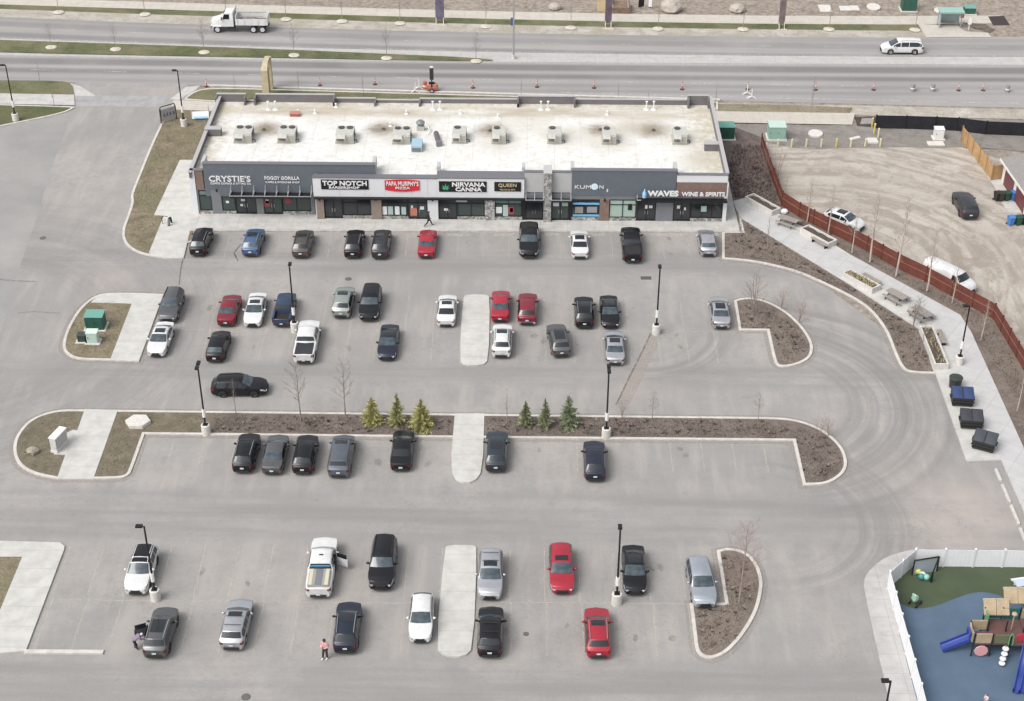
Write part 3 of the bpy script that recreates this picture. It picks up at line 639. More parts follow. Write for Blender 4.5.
def vehicle(kind, pt, loc, rz, label, cat, group, name='parked_car', rails=None, sunroof=None, roof=None, rim=None, extra=None, rear_glass=None, cover=None, grp=None):
    S_ = Shape(SPEC[kind]); rim = rim or RIM; sp = SPEC[kind]; K = (kind, pt.name)
    t = thing(name, label, cat, loc, rz, group, (1.035*random.uniform(.97, 1.03), 1.03*random.uniform(.98, 1.02), 1.03*random.uniform(.96, 1.03)))
    L2 = S_.L/2
    def body():
        xs = set(S_.xs)
        for a in S_.ax:
            for k in (-1, -.9, -.6, 0, .6, .9, 1): xs.add(a+k*(S_.r+.075))
        for d in (.04, .12, .25, .42, .55): xs.add(L2-d); xs.add(-L2+d)
        for x in np.linspace(S_.rr, S_.rf, 5): xs.add(float(x))
        xs.add((S_.cowl+S_.rf)/2); xs.add(S_.cowl+.06)
        xs = sorted(xs); keep = [xs[0]]
        for x in xs[1:]:
            if x-keep[-1] > .012: keep.append(x)
        mb = MB(); ring = []
        for x in keep:
            p = S_.pts(x); r = [(x, -a, b) for a, b in p]+[(x, a, b) for a, b in p[::-1][1:]]; ring.append(r)
        n = len(ring[0]); vs = [S_.warp(q) for r in ring for q in r]; fs = []
        for i in range(len(ring)-1):
            for j in range(n-1): fs.append((i*n+j, i*n+j+1, (i+1)*n+j+1, (i+1)*n+j))
            fs.append((i*n+n-1, i*n, (i+1)*n, (i+1)*n+n-1))
        fs.append(tuple(range(n))); fs.append(tuple(range((len(ring)-1)*n, len(ring)*n))[::-1])
        mb.add(vs, fs); mb.mi = [1 if (k % n == n-1 and k < (len(ring)-1)*n) else 0 for k in range(len(fs))]
        return mb
    bo = part('body', ('body',)+K, body, [pt, PLAST], t, ang=42, fix=False)
    # glass
    part('windshield', ('ws',)+K[:1], lambda: S_.panel(S_.rf+.05, S_.cowl-.03, -1.62, 1.62, 5, 8, .012), GLASSB if kind != 'cargovan' else GLASS, t)
    part('rear_window', ('rw', rear_glass)+K[:1], lambda: S_.panel(S_.rd+(.10 if 'pickup' not in kind else .05), S_.rr-.03, -1.5, 1.5, 4, 8, .012), rear_glass or GLASS, t)
    bp = (S_.cowl+S_.rf)/2-.75 if 'pickup' not in kind else .05
    back = S_.rr-(.42 if kind == 'sedan' else .12 if 'pickup' not in kind else -.05)
    for sd_ in (-1, 1):
        part('side_window', ('sf', sd_)+K[:1], lambda: S_.panel(bp+.05, S_.cowl-.32, sd_*2.94, sd_*2.12, 4, 2, .010), GLASS, t)
        if kind not in ('cargovan',):
            nb = 1 if kind in ('sedan', 'pickup', 'openpickup', 'hatch') else 2; cuts = [(bp-.03, back)] if nb == 1 else [(bp-.03, bp-.98), (bp-1.05, back)]
            for ci, (a, b) in enumerate(cuts): part('side_window', ('sr', sd_, ci)+K[:1], lambda: S_.panel(b, a, sd_*2.94, sd_*2.12, 3, 2, .010), GLASS, t)
        part('mirror', ('mi', sd_)+K, lambda: MB().ball((S_.cowl-.48, sd_*(S_.W/2+.10), S_.belt+.07), .13, 5, (.7, 1.0, .8)).box((S_.cowl-.46, sd_*(S_.W/2+.0), S_.belt+.0), (.08, .12, .05)), pt, t)
        part('headlight', ('hl', sd_)+K[:1], lambda: S_.panel(L2-.42, L2-.03, sd_*3.6, sd_*2.85, 4, 2, .012).box((L2+.055, sd_*S_.W*.30, S_.zt(L2)+(.0 if 'pickup' not in kind else -.05)), (.10, .30, .11), rz=-sd_*.32), HEADL, t)
        tall = kind in ('suv', 'bigsuv', 'van', 'cargovan', 'pickup', 'openpickup')
        part('taillight', ('tl', sd_)+K[:1], lambda: S_.panel(-L2+.02, -L2+.22, sd_*3.9, sd_*3.0, 3, 2, .012).box((-L2-.035, sd_*S_.W*(.335 if not tall else .36), S_.zt(-L2)-.10), (.07, .28 if not tall else .17, .12 if not tall else .20), rz=sd_*.22), TAILL, t)
        part('sill_trim', ('st', sd_)+K[:1], lambda: S_.panel(S_.ax[0]+S_.r+.09, S_.ax[1]-S_.r-.09, sd_*6, sd_*5.3, 4, 1, .008), PLAST, t)
    part('grille', ('gr',)+K[:1], lambda: MB().box((L2+.16, 0, S_.zt(L2)-.06), (.04, S_.W*.36, .17)).box((L2+.125, 0, S_.gc+.17), (.08, S_.W*.50, .15)), PLAST, t)
    part('rear_bumper', ('rb',)+K[:1], lambda: MB().box((-L2-.085, 0, S_.gc+.20), (.10, S_.W*.60, .17)), PLAST, t)
    part('license_plate', ('lp',)+K[:1], lambda: MB().box((-L2-.125, 0, S_.zt(-L2)-(.24 if 'pickup' not in kind else .52)), (.02, .31, .15)), PLATE, t)
    for a in S_.ax:
        for sd_ in (-1, 1):
            wt, wr = wheel_mesh(S_.r, rim.name)
            wo = part('wheel', ('wh', round(S_.r, 2)), lambda: wt, TYREM, t, ang=30, loc=(a, sd_*(S_.W/2-.135), S_.r))
            if sd_ < 0: wo.rotation_euler = (0, 0, PI)
            part('rim', ('rim', round(S_.r, 2), rim.name), lambda: wr, rim, wo, ang=30)
    if rails:
        for sd_ in (-1, 1):
            part('roof_rail', ('rail', sd_, rails.name)+K[:1], lambda: MB().tube([S_.surf(x, sd_*1.25)+Vector((0, 0, .05)) for x in np.linspace(S_.rr+.05, S_.rf-.1, 7)], .028, 5), rails, t)
    if sunroof:
        a, b = (S_.rf-.12, S_.rf-.12-sunroof); part('sunroof', ('sun', sunroof)+K[:1], lambda: S_.panel(b, a, -.82, .82, 4, 6, .012), GLASS, t)
    if roof:
        part('roof_panel', ('rp', roof.name)+K[:1], lambda: S_.panel(S_.rr+.02, S_.rf-.02, -1.7, 1.7, 6, 8, .009), roof, t)
    if kind == 'pickup':
        def tail(): return MB().box((-1.93, 0, 1.215), (1.86, 1.62, .05))
        if cover is not None: part('bed_cover', ('bc', cover.name), tail, cover, t)
    return t

STH, NTH, EAS = -PI/2, PI/2, 0.0
def open_bed(t):
    """pickup with an uncovered load bed: floor, side rails and a dark liner"""
    MB().box((-1.90, 0, .86), (1.80, 1.50, .06)).build('bed_liner', INTER, t)
    f = MB(); f.box((-1.90, .88, 1.0), (1.90, .20, .50)); f.box((-1.90, -.88, 1.0), (1.90, .20, .50)); f.build('bed_rail', DBLUE, t)
def rack(t, bars, z, w=1.5):
    for x in bars: MB().tube([(x, -w/2, z), (x, w/2, z)], .025, 5).build('roof_bar', PLAST, t)

G1, G2, G3, G4, G5, G6 = ('cars parked along the shop front', 'cars in the upper row', 'cars in the second row', 'cars along the planted island', 'cars in the front row', 'cars in the nearest row')
# kind, paint, bbox in photo, facing, label, category, group, options
CARS = [
 ('suv', BLACK, (189, 224, 214, 256), 'N', 'black SUV with roof rails, leftmost car along the shop front', 'SUV', G1, dict(rails=CHROME, rear_glass=GLASSB)),
 ('suv', BLUE, (240, 225, 267, 256), 'N', 'bright blue crossover parked along the shop front', 'SUV', G1, dict(rails=CHROME, sunroof=.9, rear_glass=GLASSB)),
 ('suv', BROWN, (291, 225, 315, 259), 'N', 'brownish grey SUV along the shop front beside the blue crossover', 'SUV', G1, dict(rails=PLAST, sunroof=.7)),
 ('suv', BLACK, (344, 226, 365, 258), 'N', 'black SUV parked before the barber shop', 'SUV', G1, dict(rails=CHROME)),
 ('suv', CHAR, (371, 228, 392, 257), 'N', 'charcoal crossover with pale roof glass before the pizza shop', 'SUV', G1, dict(rails=PLAST, sunroof=1.2)),
 ('sedan', RED, (417, 228, 438, 257), 'N', 'bright red sedan parked behind the walking person', 'car', G1, dict(rear_glass=GLASSB)),
 ('pickup', BLACK, (519, 219, 539, 258), 'S', 'long black pickup backed in before the stone pillar', 'pickup truck', G1, dict(cover=PLAST)),
 ('sedan', WHITE, (570, 229, 589, 257), 'N', 'white sedan with dark sunroof, the only white car along the shop front', 'car', G1, dict(sunroof=.8)),
 ('pickup', BLACK, (620, 224, 643, 262), 'N', 'black pickup with covered bed before the liquor shop doors', 'pickup truck', G1, dict(cover=PLAST)),
 ('hatch', SILV, (697, 227, 717, 256), 'N', 'silver hatchback at the right end of the shop front', 'car', G1, dict(rear_glass=GLASSB)),
 ('suv', GREY, (157, 287, 186, 322), 'S', 'grey SUV with roof rails parked beside the utility island', 'SUV', G2, dict(rails=PLAST)),
 ('sedan', WHITE, (147, 323, 175, 354), 'S', 'white sedan nose out below the grey SUV by the utility island', 'car', G3, dict(sunroof=.7)),
 ('sedan', DRED, (217, 294, 242, 324), 'N', 'dark red sedan parked beside the white coupe', 'car', G2, dict(rear_glass=GLASSB)),
 ('sedan', WHITE, (243, 291, 268, 327), 'S', 'white coupe facing forward between dark red sedan and blue pickup', 'car', G2, dict(sunroof=.6)),
 ('openpickup', DBLUE, (272, 289, 297, 326), 'N', 'blue pickup with an open empty bed beside the lamp post', 'pickup truck', G2, dict(open=1)),
 ('suv', SAGE, (332, 286, 355, 315), 'N', 'pale sage green crossover in the upper row', 'SUV', G2, dict(sunroof=.7)),
 ('bigsuv', BLACK, (359, 284, 382, 320), 'S', 'black boxy SUV facing forward beside the sage green crossover', 'SUV', G2, dict()),
 ('sedan', WHITE, (437, 293, 457, 325), 'N', 'white sedan parked on the left of the upper concrete pad', 'car', G2, dict(sunroof=.6)),
 ('sedan', RED, (491, 289, 510, 321), 'N', 'bright red sedan on the right of the upper concrete pad', 'car', G2, dict(rear_glass=GLASSB)),
 ('suv', DRED, (517, 291, 538, 323), 'N', 'dark red SUV with silver bumper beside the red sedan', 'SUV', G2, dict(bump=1)),
 ('suv', BLACK, (573, 294, 595, 327), 'N', 'black SUV with silver roof rails beside a black sedan', 'SUV', G2, dict(rails=CHROME, sunroof=.9)),
 ('sedan', BLACK, (599, 296, 620, 326), 'S', 'black sedan facing forward beside the black SUV with silver rails', 'car', G2, dict(sunroof=1.0)),
 ('sedan', SILV, (708, 295, 731, 327), 'N', 'silver sedan parked against the curved corner island', 'car', G2, dict(rear_glass=GLASSB, sunroof=.9)),
 ('hatch', BLACK, (205, 329, 232, 361), 'N', 'black hatchback below the dark red sedan', 'car', G3, dict(rear_glass=GLASSB)),
 ('pickup', WHITE, (290, 317, 324, 363), 'N', 'white pickup with black bed cover below the lamp post', 'pickup truck', G3, dict(cover=CHAR)),
 ('sedan', NAVY, (377, 324, 400, 359), 'S', 'dark navy sedan facing forward on its own in the second row', 'car', G3, dict(sunroof=.9)),
 ('suv', WHITE, (491, 322, 513, 356), 'N', 'white SUV on the right of the upper concrete pad below the red sedan', 'SUV', G3, dict(sunroof=.7, rails=PLAST)),
 ('suv', GREY, (546, 321, 571, 356), 'N', 'grey SUV with large roof glass parked slightly crooked', 'SUV', G3, dict(rz=.12, sunroof=1.5, silvered=1)),
 ('sedan', SILV, (604, 330, 625, 362), 'N', 'silver sedan with sunroof above the centre lamp post', 'car', G3, dict(sunroof=.7, rear_glass=GLASSB)),
 ('suv', BLACK, (232, 431, 261, 471), 'N', 'black crossover with silver rails, leftmost along the planted island', 'SUV', G4, dict(rails=CHROME)),
 ('sedan', GREY, (262, 434, 289, 472), 'N', 'grey sedan with a bright rear window along the planted island', 'car', G4, dict(rear_glass=GLASSB)),
 ('suv', BLACK, (292, 432, 319, 473), 'N', 'black SUV between the grey sedan and the slate minivan', 'SUV', G4, dict(rails=PLAST)),
 ('van', SLATE, (327, 431, 356, 476), 'N', 'slate grey minivan along the planted island', 'minivan', G4, dict(sunroof=.5)),
 ('sedan', BLACK, (391, 430, 414, 468), 'N', 'black sedan below the yellow green spruces', 'car', G4, dict()),
 ('suv', TEAL, (484, 428, 509, 471), 'N', 'dark teal SUV on the right of the middle concrete pad', 'SUV', G4, dict(sunroof=1.2)),
 ('suv', NAVY, (582, 439, 607, 479), 'N', 'dark navy SUV below the centre lamp post', 'SUV', G4, dict()),
 ('suv', WHITE, (123, 542, 160, 595), 'S', 'white SUV with a black roof beside the left lamp post', 'SUV', G5, dict(roofm=1)),
 ('pickup', WHITE, (302, 529, 342, 601), 'N', 'white pickup with its right door open and striped bed cover', 'pickup truck', G5, dict(stripes=1)),
 ('bigsuv', BLACK, (368, 534, 398, 590), 'S', 'large black SUV facing forward beside the white pickup with open door', 'SUV', G5, dict(rails=PLAST)),
 ('suv', SILV, (478, 546, 503, 600), 'S', 'silver SUV with roof bars at the top of the lower concrete pad', 'SUV', G5, dict(sunroof=.5, bars=1)),
 ('suv', RED, (547, 539, 576, 595), 'S', 'bright red SUV facing forward', 'SUV', G5, dict(sunroof=.5)),
 ('sedan', BLACK, (621, 542, 647, 596), 'S', 'black sedan parked beside the lower lamp post', 'car', G5, dict(sunroof=1.0)),
 ('suv', ICE, (684, 555, 718, 607), 'S', 'icy silver SUV parked crooked against the corner island', 'SUV', G5, dict(rz=.05)),
 ('suv', GREY, (142, 600, 180, 661), 'N', 'grey SUV with its left rear door open and person beside it', 'SUV', G6, dict(sunroof=1.3, door=1, rails=CHROME)),
 ('suv', SILV, (218, 594, 255, 650), 'N', 'silver crossover with roof bars in the nearest row', 'SUV', G6, dict(sunroof=.5, bars=1)),
 ('suv', NAVY, (332, 598, 363, 653), 'N', 'dark navy SUV next to the person in pink', 'SUV', G6, dict(rails=CHROME, sunroof=.8)),
 ('hatch', WHITE, (407, 588, 436, 644), 'S', 'white hatchback on the left of the lower concrete pad', 'car', G6, dict()),
 ('suv', BLACK, (476, 603, 505, 657), 'N', 'black crossover on the right of the lower concrete pad', 'SUV', G6, dict(bars=1)),
 ('suv', RED, (583, 603, 612, 658), 'N', 'bright red SUV with silver roof rails and its tail toward us', 'SUV', G6, dict(rails=CHROME, sunroof=.6)),
]
def zmid(kind): return SPEC[kind]['H']*.46
for kind, pt, bb, face, label, cat, grp, op in CARS:
    zc = zmid(kind); p = at((bb[0]+bb[2])/2, (bb[1]+bb[3])/2, zc)
    rz = (NTH if face == 'N' else STH)+op.get('rz', 0)+random.uniform(-.02, .02)
    kw = {k: v for k, v in op.items() if k in ('rails', 'sunroof', 'rear_glass', 'cover')}
    if op.get('roofm'): kw['roof'] = BLACK
    t = vehicle(kind, pt, (p.x, p.y, 0), rz, label, cat, grp, rim=random.choice([RIM, RIM, RIMD]), **kw)
    if op.get('open'): open_bed(t); t.scale = (.86, .93, .93)
    if op.get('bump'): MB().box((-2.355, 0, .47), (.06, 1.62, .22)).build('bumper_cover', SILV, t)
    if op.get('silvered'): MB().box((-2.35, 0, .92), (.03, 1.5, .14)).build('chrome_strip', CHROME, t)
    if op.get('bars'): rack(t, (-.35, -1.25), 1.75, 1.25)
    if op.get('stripes'):
        MB().box((-1.93, 0, 1.34), (1.78, 1.56, .22)).build('bed_cap', mat('cap_grey', (.30, .29, .26), .5), t)
        MB().box((-1.93, 0, 1.458), (1.76, .52, .02)).build('cap_stripe', mat('cap_slate', (.16, .17, .185), .45), t)
        for y in (-.60, .60): MB().box((-1.93, y, 1.458), (1.76, .26, .02)).build('cap_stripe', mat('cap_cream', (.52, .49, .36), .6), t)
        MB().box((-.88, 0, 1.52), (.10, 1.46, .36), M=Matrix.Rotation(-.5, 3, 'Y')).build('cab_rear_glass', mat('blue_glass', (.05, .20, .36), .1), t)
        MB().box((.0, 0, 1.945), (.12, .30, .05)).build('roof_marker', PLAST, t)
    if op.get('stripes') or op.get('door'):
        sd_ = -1 if op.get('stripes') else 1; W2 = SPEC[kind]['W']/2; hx = .75 if op.get('stripes') else .0
        pm = WHITE if op.get('stripes') else GREY
        H = thing('open_door', None, None, (hx, sd_*(W2+.01), 0), PI-PI*.36 if sd_ > 0 else PI+PI*.36); H.parent = t
        # leaf runs from the hinge outward along +x local
        MB().box((.5, 0, .72), (1.0, .09, .74)).build('door_panel', pm, H); MB().box((.5, 0, 1.30), (.84, .04, .42)).build('door_window', GLASS, H)
        MB().box((hx-.5, sd_*(W2-.005), .85), (1.0, .06, .95)).build('door_opening', INTER, t)
# moving and outlying vehicles
p = at(239.5, 385, .8); vehicle('suv', BLACK, (p.x, p.y, 0), 0.02, 'black SUV driving along the aisle above the planted island', 'SUV', None, 'moving_car', rails=PLAST, rim=RIMD)
p = at(902, 46.5, .8); vehicle('van', WHITE, (p.x, p.y, 0), PI, 'white minivan driving on the far road', 'minivan', None, 'moving_car', rails=CHROME)
p = at(965.5, 203, .9); vehicle('bigsuv', CHAR, (p.x, p.y, 0), math.radians(91), 'dark grey boxy SUV parked on the dirt lot', 'SUV', None, rim=RIMD)
p = at(844, 219.5, .7); vehicle('hatch', WHITE, (p.x, p.y, 0), math.radians(-40), 'white sedan with a black sunroof behind the red fence', 'car', None, sunroof=.9)
a_, b_ = at(896, 268), at(951, 296); p = a_.lerp(b_, .75); n_ = (b_-a_).normalized(); p = p+Vector((-n_.y, n_.x, 0))*1.75; vehicle('cargovan', WHITE, (p.x, p.y, 0), math.atan2(n_.y, n_.x), 'white cargo van parked behind the red fence', 'van', None).scale = (1.0, .95, .93)

def dump_truck():
    p = at(241, 30, 0); t = thing('dump_truck', 'white dump truck with an open box on the far road', 'dump truck', (p.x, p.y, 0), PI)
    wp = mat('truck_white', (.62, .62, .61), .5, var=.06, scale=1.5); L = 8.2
    MB().b2(-4.0, -.45, .75, 3.9, .45, 1.05).build('chassis', PLAST, t)
    hood = MB(); hood.add([(2.35, -1.0, .9), (3.95, -.85, .9), (3.95, .85, .9), (2.35, 1.0, .9), (2.35, -.95, 2.0), (3.9, -.72, 1.62), (3.9, .72, 1.62), (2.35, .95, 2.0)], [(0, 3, 2, 1), (4, 5, 6, 7), (0, 1, 5, 4), (1, 2, 6, 5), (2, 3, 7, 6), (3, 0, 4, 7)]); hood.build('hood', wp, t)
    cab = MB(); cab.add([(.75, -1.15, .95), (2.4, -1.15, .95), (2.4, 1.15, .95), (.75, 1.15, .95), (.75, -1.15, 1.95), (2.42, -1.15, 1.95), (2.42, 1.15, 1.95), (.75, 1.15, 1.95), (.8, -1.0, 2.85), (1.95, -1.0, 2.80), (1.95, 1.0, 2.80), (.8, 1.0, 2.85)],
      [(0, 3, 2, 1), (0, 1, 5, 4), (1, 2, 6, 5), (2, 3, 7, 6), (3, 0, 4, 7), (4, 5, 9, 8), (5, 6, 10, 9), (6, 7, 11, 10), (7, 4, 8, 11), (8, 9, 10, 11)]); cab.build('cab', wp, t)
    def q(pts, nm): MB().add(pts, [(0, 1, 2, 3), (3, 2, 1, 0)]).build(nm, GLASS, t)
    q([(2.40, -.98, 2.0), (2.40, .98, 2.0), (2.0, .88, 2.72), (2.0, -.88, 2.72)], 'windshield')
    for s in (-1, 1): q([(1.25, s*1.155, 2.0), (2.2, s*1.155, 2.0), (1.95, s*1.045, 2.68), (1.25, s*1.045, 2.68)], 'side_window'); MB().box((2.3, s*1.32, 2.15), (.12, .18, .4)).build('mirror', PLAST, t); MB().box((3.9, s*.7, 1.3), (.08, .28, .22)).build('headlight', HEADL, t)
    MB().box((3.97, 0, .72), (.14, 2.1, .3)).build('bumper', CHROME, t); MB().box((3.95, 0, 1.22), (.06, 1.0, .55)).build('grille', PLAST, t)
    bx = MB(); th = .08
    bx.b2(-3.85, -1.2, 1.15, .45, 1.2, 1.25); bx.b2(-3.85, 1.12, 1.25, .45, 1.2, 2.05); bx.b2(-3.85, -1.2, 1.25, .45, -1.12, 2.05); bx.b2(.37, -1.12, 1.25, .45, 1.12, 2.45)
    for k in range(5):
        for s in (-1, 1): bx.box((-3.6+k*.95, s*1.22, 1.65), (.10, .07, .8))
    bx.build('dump_box', wp, t); MB().b2(-3.95, -1.2, 1.15, -3.86, 1.2, 2.35).build('tailgate', wp, t)
    MB().grid(lambda u, v: (-3.8+4.1*u, -1.1+2.2*v, 1.3+.55*math.sin(PI*u)*math.sin(PI*v)+.06*math.sin(9*u+7*v)), 10, 6).build('gravel_load', mat('load_gravel', (.17, .155, .14), .95, var=.3, scale=6), t)
    MB().tube([(.62, -.85, 1.0), (.62, -.85, 3.0), (.5, -.85, 3.2)], .08, 8).build('exhaust_stack', CHROME, t)
    MB().b2(.5, -1.05, .62, 1.6, -.85, .95).b2(.5, .85, .62, 1.6, 1.05, .95).build('fuel_tank', PLAST, t)
    MB().box((-1.7, 0, 2.62), (4.1, .06, .06)).box((-1.7, .9, 2.3), (3.4, .05, .06)).build('tarp_bar', CHROME, t)
    MB().box((3.05, 1.02, .95), (1.2, .3, .1)).box((3.05, -1.02, .95), (1.2, .3, .1)).build('fender', wp, t)
    wt, wr = wheel_mesh(.5, 'truck')
    for x in (3.05, -1.9, -3.15):
        for s in (-1, 1):
            wo = part('wheel', ('wh', .5), lambda: wt, TYREM, t, ang=30, loc=(x, s*1.02, .5)); wo.rotation_euler = (0, 0, 0 if s > 0 else PI)
            part('rim', ('rim', .5, 'truck'), lambda: wr, PLATE, wo, ang=30)
dump_truck()
# ------------------------------------------------------------------ the shop building
YF = 153.4
bx0, bx1 = aty(194.5, 215.5, YF)[0], aty(724.6, 217, YF)[0]
ROOFZ = 4.75
YB = at(460, 103.5, ROOFZ).y
B = thing('shop_building', 'long single storey shop building with white flat roof and grey panelled front', 'shop building', ((bx0+bx1)/2, YF, 0))
BO = ((bx0+bx1)/2, YF, 0)
panel_g = mat('slate_panel', (.115, .13, .15), .55, var=.07, scale=1.2); panel_d = mat('grey_pier', (.17, .175, .19), .6, var=.06, scale=1)
panel_w = mat('white_panel', (.64, .645, .66), .5, var=.04, scale=.8); panel_l = mat('light_grey_panel', (.42, .42, .415), .6, var=.05, scale=.8)
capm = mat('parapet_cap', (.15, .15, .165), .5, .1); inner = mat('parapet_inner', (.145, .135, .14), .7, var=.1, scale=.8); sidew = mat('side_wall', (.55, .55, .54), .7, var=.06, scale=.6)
bframe = mat('storefront_frame', (.018, .019, .021), .45, .3)
def brick(name, c1, c2, mortar, sc=3.0):
    g = NG(name, .85); v = g.mapv((1, 1, 1)); n = g.t.nodes.new('ShaderNodeTexBrick'); sp = g.sep(); cb = g.t.nodes.new('ShaderNodeCombineXYZ')
    g.L(g.math('ADD', sp[0], sp[1]), cb.inputs[0]); g.L(sp[2], cb.inputs[1]); g.L(cb.outputs[0], n.inputs['Vector']); n.inputs['Scale'].default_value = sc
    n.inputs['Color1'].default_value = (*c1, 1); n.inputs['Color2'].default_value = (*c2, 1); n.inputs['Mortar'].default_value = (*mortar, 1); n.inputs['Mortar Size'].default_value = .012
    return g.out(g.mix(.2, n.outputs[0], g.ramp(g.noise(3), [(.3, .1), (.7, .3)])))
BRK = brick('brown_brick', (.225, .135, .105), (.19, .112, .088), (.16, .12, .10)); BRKT = brick('tan_brick', (.275, .205, .165), (.24, .175, .142), (.22, .17, .14))
g = NG('field_stone', .9); vo = g.t.nodes.new('ShaderNodeTexVoronoi'); vo.inputs['Scale'].default_value = 4.5; g.L(g.pos, vo.inputs['Vector'])
ve = g.t.nodes.new('ShaderNodeTexVoronoi'); ve.feature = 'DISTANCE_TO_EDGE'; ve.inputs['Scale'].default_value = 4.5; g.L(g.pos, ve.inputs['Vector'])
bw = g.t.nodes.new('ShaderNodeRGBToBW'); g.L(vo.outputs['Color'], bw.inputs[0])
STONE = g.out(g.mix(g.ramp(ve.outputs[0], [(0.0, 1.0), (.08, 0.0)]), g.ramp(bw.outputs[0], [(.2, (.17, .165, .16)), (.5, (.32, .315, .305)), (.8, (.50, .49, .47))]), (.13, .125, .12)), ve.outputs[0], .05)
# roof membrane: dirty white with seams and ponding stains
g = NG('roof_membrane', .7); X, Y, Z = g.sep(); n1 = g.noise(.22, detail=6, rough=.65); n2 = g.noise(1.4, detail=6, rough=.7)
c = g.ramp(n1, [(.3, (.585, .575, .535)), (.55, (.67, .667, .65))])
c = g.mix(g.ramp(n2, [(.46, 0.0), (.72, .6)]), c, (.44, .405, .32))
fr = g.math('FRACT', g.math('DIVIDE', X, 3.05)); c = g.mix(g.math('MULTIPLY', g.math('LESS_THAN', fr, .025), .4), c, (.42, .40, .36))
fr = g.math('FRACT', g.math('DIVIDE', g.math('ADD', Y, g.math('MULTIPLY', g.math('FLOOR', g.math('DIVIDE', X, 3.05)), 1.7)), 6.5)); c = g.mix(g.math('MULTIPLY', g.math('LESS_THAN', fr, .01), .35), c, (.42, .40, .36))
ydr = at(460, 112.5, ROOFZ).y
c = g.mix(g.math('MULTIPLY', g.box(Y, ydr-1.2, ydr+1.6, 1.0), g.ramp(g.noise(.5, g.mapv((.25, 1, 1)), detail=6, rough=.7), [(.36, 0.1), (.62, .95)])), c, (.40, .35, .27))
fringe = g.math('MAXIMUM', g.math('SUBTRACT', 1.0, g.box(X, bx0+2.0, bx1-3.0, 1.6)), g.box(Y, ydr+1.5, ydr+9, 1.0))
c = g.mix(g.math('MULTIPLY', fringe, g.ramp(n2, [(.35, .12), (.62, .85)])), c, (.43, .385, .28))
for px, py, r, k in ((266, 129, 2.6, .85), (383, 129, 2.6, .8), (492, 130, 2.6, .85), (600, 130, 2.2, .8), (652, 130, 2.8, .85), (628, 129, 2.5, .5), (395, 140, 2.0, .3), (500, 142, 3.5, .3), (345, 146, 2.2, .2), (610, 141, 3.6, .35), (680, 139, 3.4, .3), (700, 158, 3.2, .4), (430, 150, 2.2, .2), (556, 136, 3, .25), (575, 134, 3.5, .3), (530, 120, 4, .3), (420, 118, 5, .2), (640, 114, 6, .35), (330, 112, 5, .25)):
    p = at(px, py, ROOFZ); d = g.math('ADD', g.dist((p.x, p.y, ROOFZ)), g.math('MULTIPLY', g.math('SUBTRACT', n2, .5), 3.2))
    c = g.mix(g.math('MULTIPLY', g.math('SUBTRACT', 1.0, g.box(d, r*.62, 999, r*.5)), min(1, k*1.25)), c, (.24, .20, .15) if k > .6 else (.40, .36, .28))
ROOFM = g.out(c, n2, .01)
def part_b(name, mb, mts, parent=None, smooth=False): return mb.build(name, mts, parent or B, smooth=smooth, origin=BO)
Z0 = 0.15
# volumes
part_b('wall', MB().b2(bx0, YF+.3, Z0, bx1, YB, ROOFZ-.05), sidew)
part_b('roof', MB().poly([(bx0+.3, YF+.3), (bx0+13.7, YF+.3), (bx0+13.7, YF-.6), (bx1-.3, YF-.6), (bx1-.3, YB), (bx0+.3, YB)], ROOFZ), ROOFM)
def FX(px, py, Y=None): return aty(px, py, YF if Y is None else Y)
def frect(name, px0, py0, px1, py1, mt, d0=0.0, d1=.3, Y=None, parent=None, top=None):
    """facade block: photo rectangle projected on the facade plane, d0 = how far it stands proud, d1 = depth behind"""
    Y = YF if Y is None else Y
    xa, za = FX(px0, (py0+py1)/2, Y)[0], FX((px0+px1)/2, py1, Y)[1]; xb, zb = FX(px1, (py0+py1)/2, Y)[0], FX((px0+px1)/2, py0, Y)[1]
    return part_b(name, MB().b2(xa, Y-d0, max(Z0, za), xb, Y+d1, zb), mt, parent), (xa, max(Z0, za), xb, zb)
_, (ax0, az0, ax1, az1) = frect('grey_facade', 204.5, 164.5, 375.5, 196.5, panel_g, .05, .5)
zc = lambda px, py, Y=None: FX(px, py, Y)[1]
xc = lambda px, py=190, Y=None: FX(px, py, Y)[0]
def seg(name, pxa, pxb, zl, zh, mt, d0=.05, d1=.35, cap=True):
    part_b(name, MB().b2(xc(pxa), YF-d0, zl, xc(pxb), YF+d1, zh), mt)
    if cap: part_b('parapet_cap', MB().b2(xc(pxa)-.04, YF-d0-.05, zh, xc(pxb)+.04, YF+d1+.05, zh+.07), capm)
zhead = aty(400, 197.3, YF-.85)[1]; zt_l = zc(190, 170.5)
YF0 = YF; YF1 = YF-.85
seg('brick_facade', 192, 204.4, zc(198, 189.5), zt_l, BRK)
part_b('parapet_cap', MB().b2(ax0-.05, YF-.1, az1, ax1+.05, YF+.55, az1+.08), capm)
for px in (204.6, 374.6): part_b('parapet_wing', MB().b2(xc(px)-.18, YF+.5, ROOFZ-.1, xc(px)+.18, YF+2.3, az1), panel_l)
YF = YF1
part_b('wall', MB().b2(xc(313.8), YF1+.3, Z0, bx1-.002, YF0+.31, zhead+.5), sidew)
zwt = zc(420, 177.5); zwb = zc(420, 195.5)
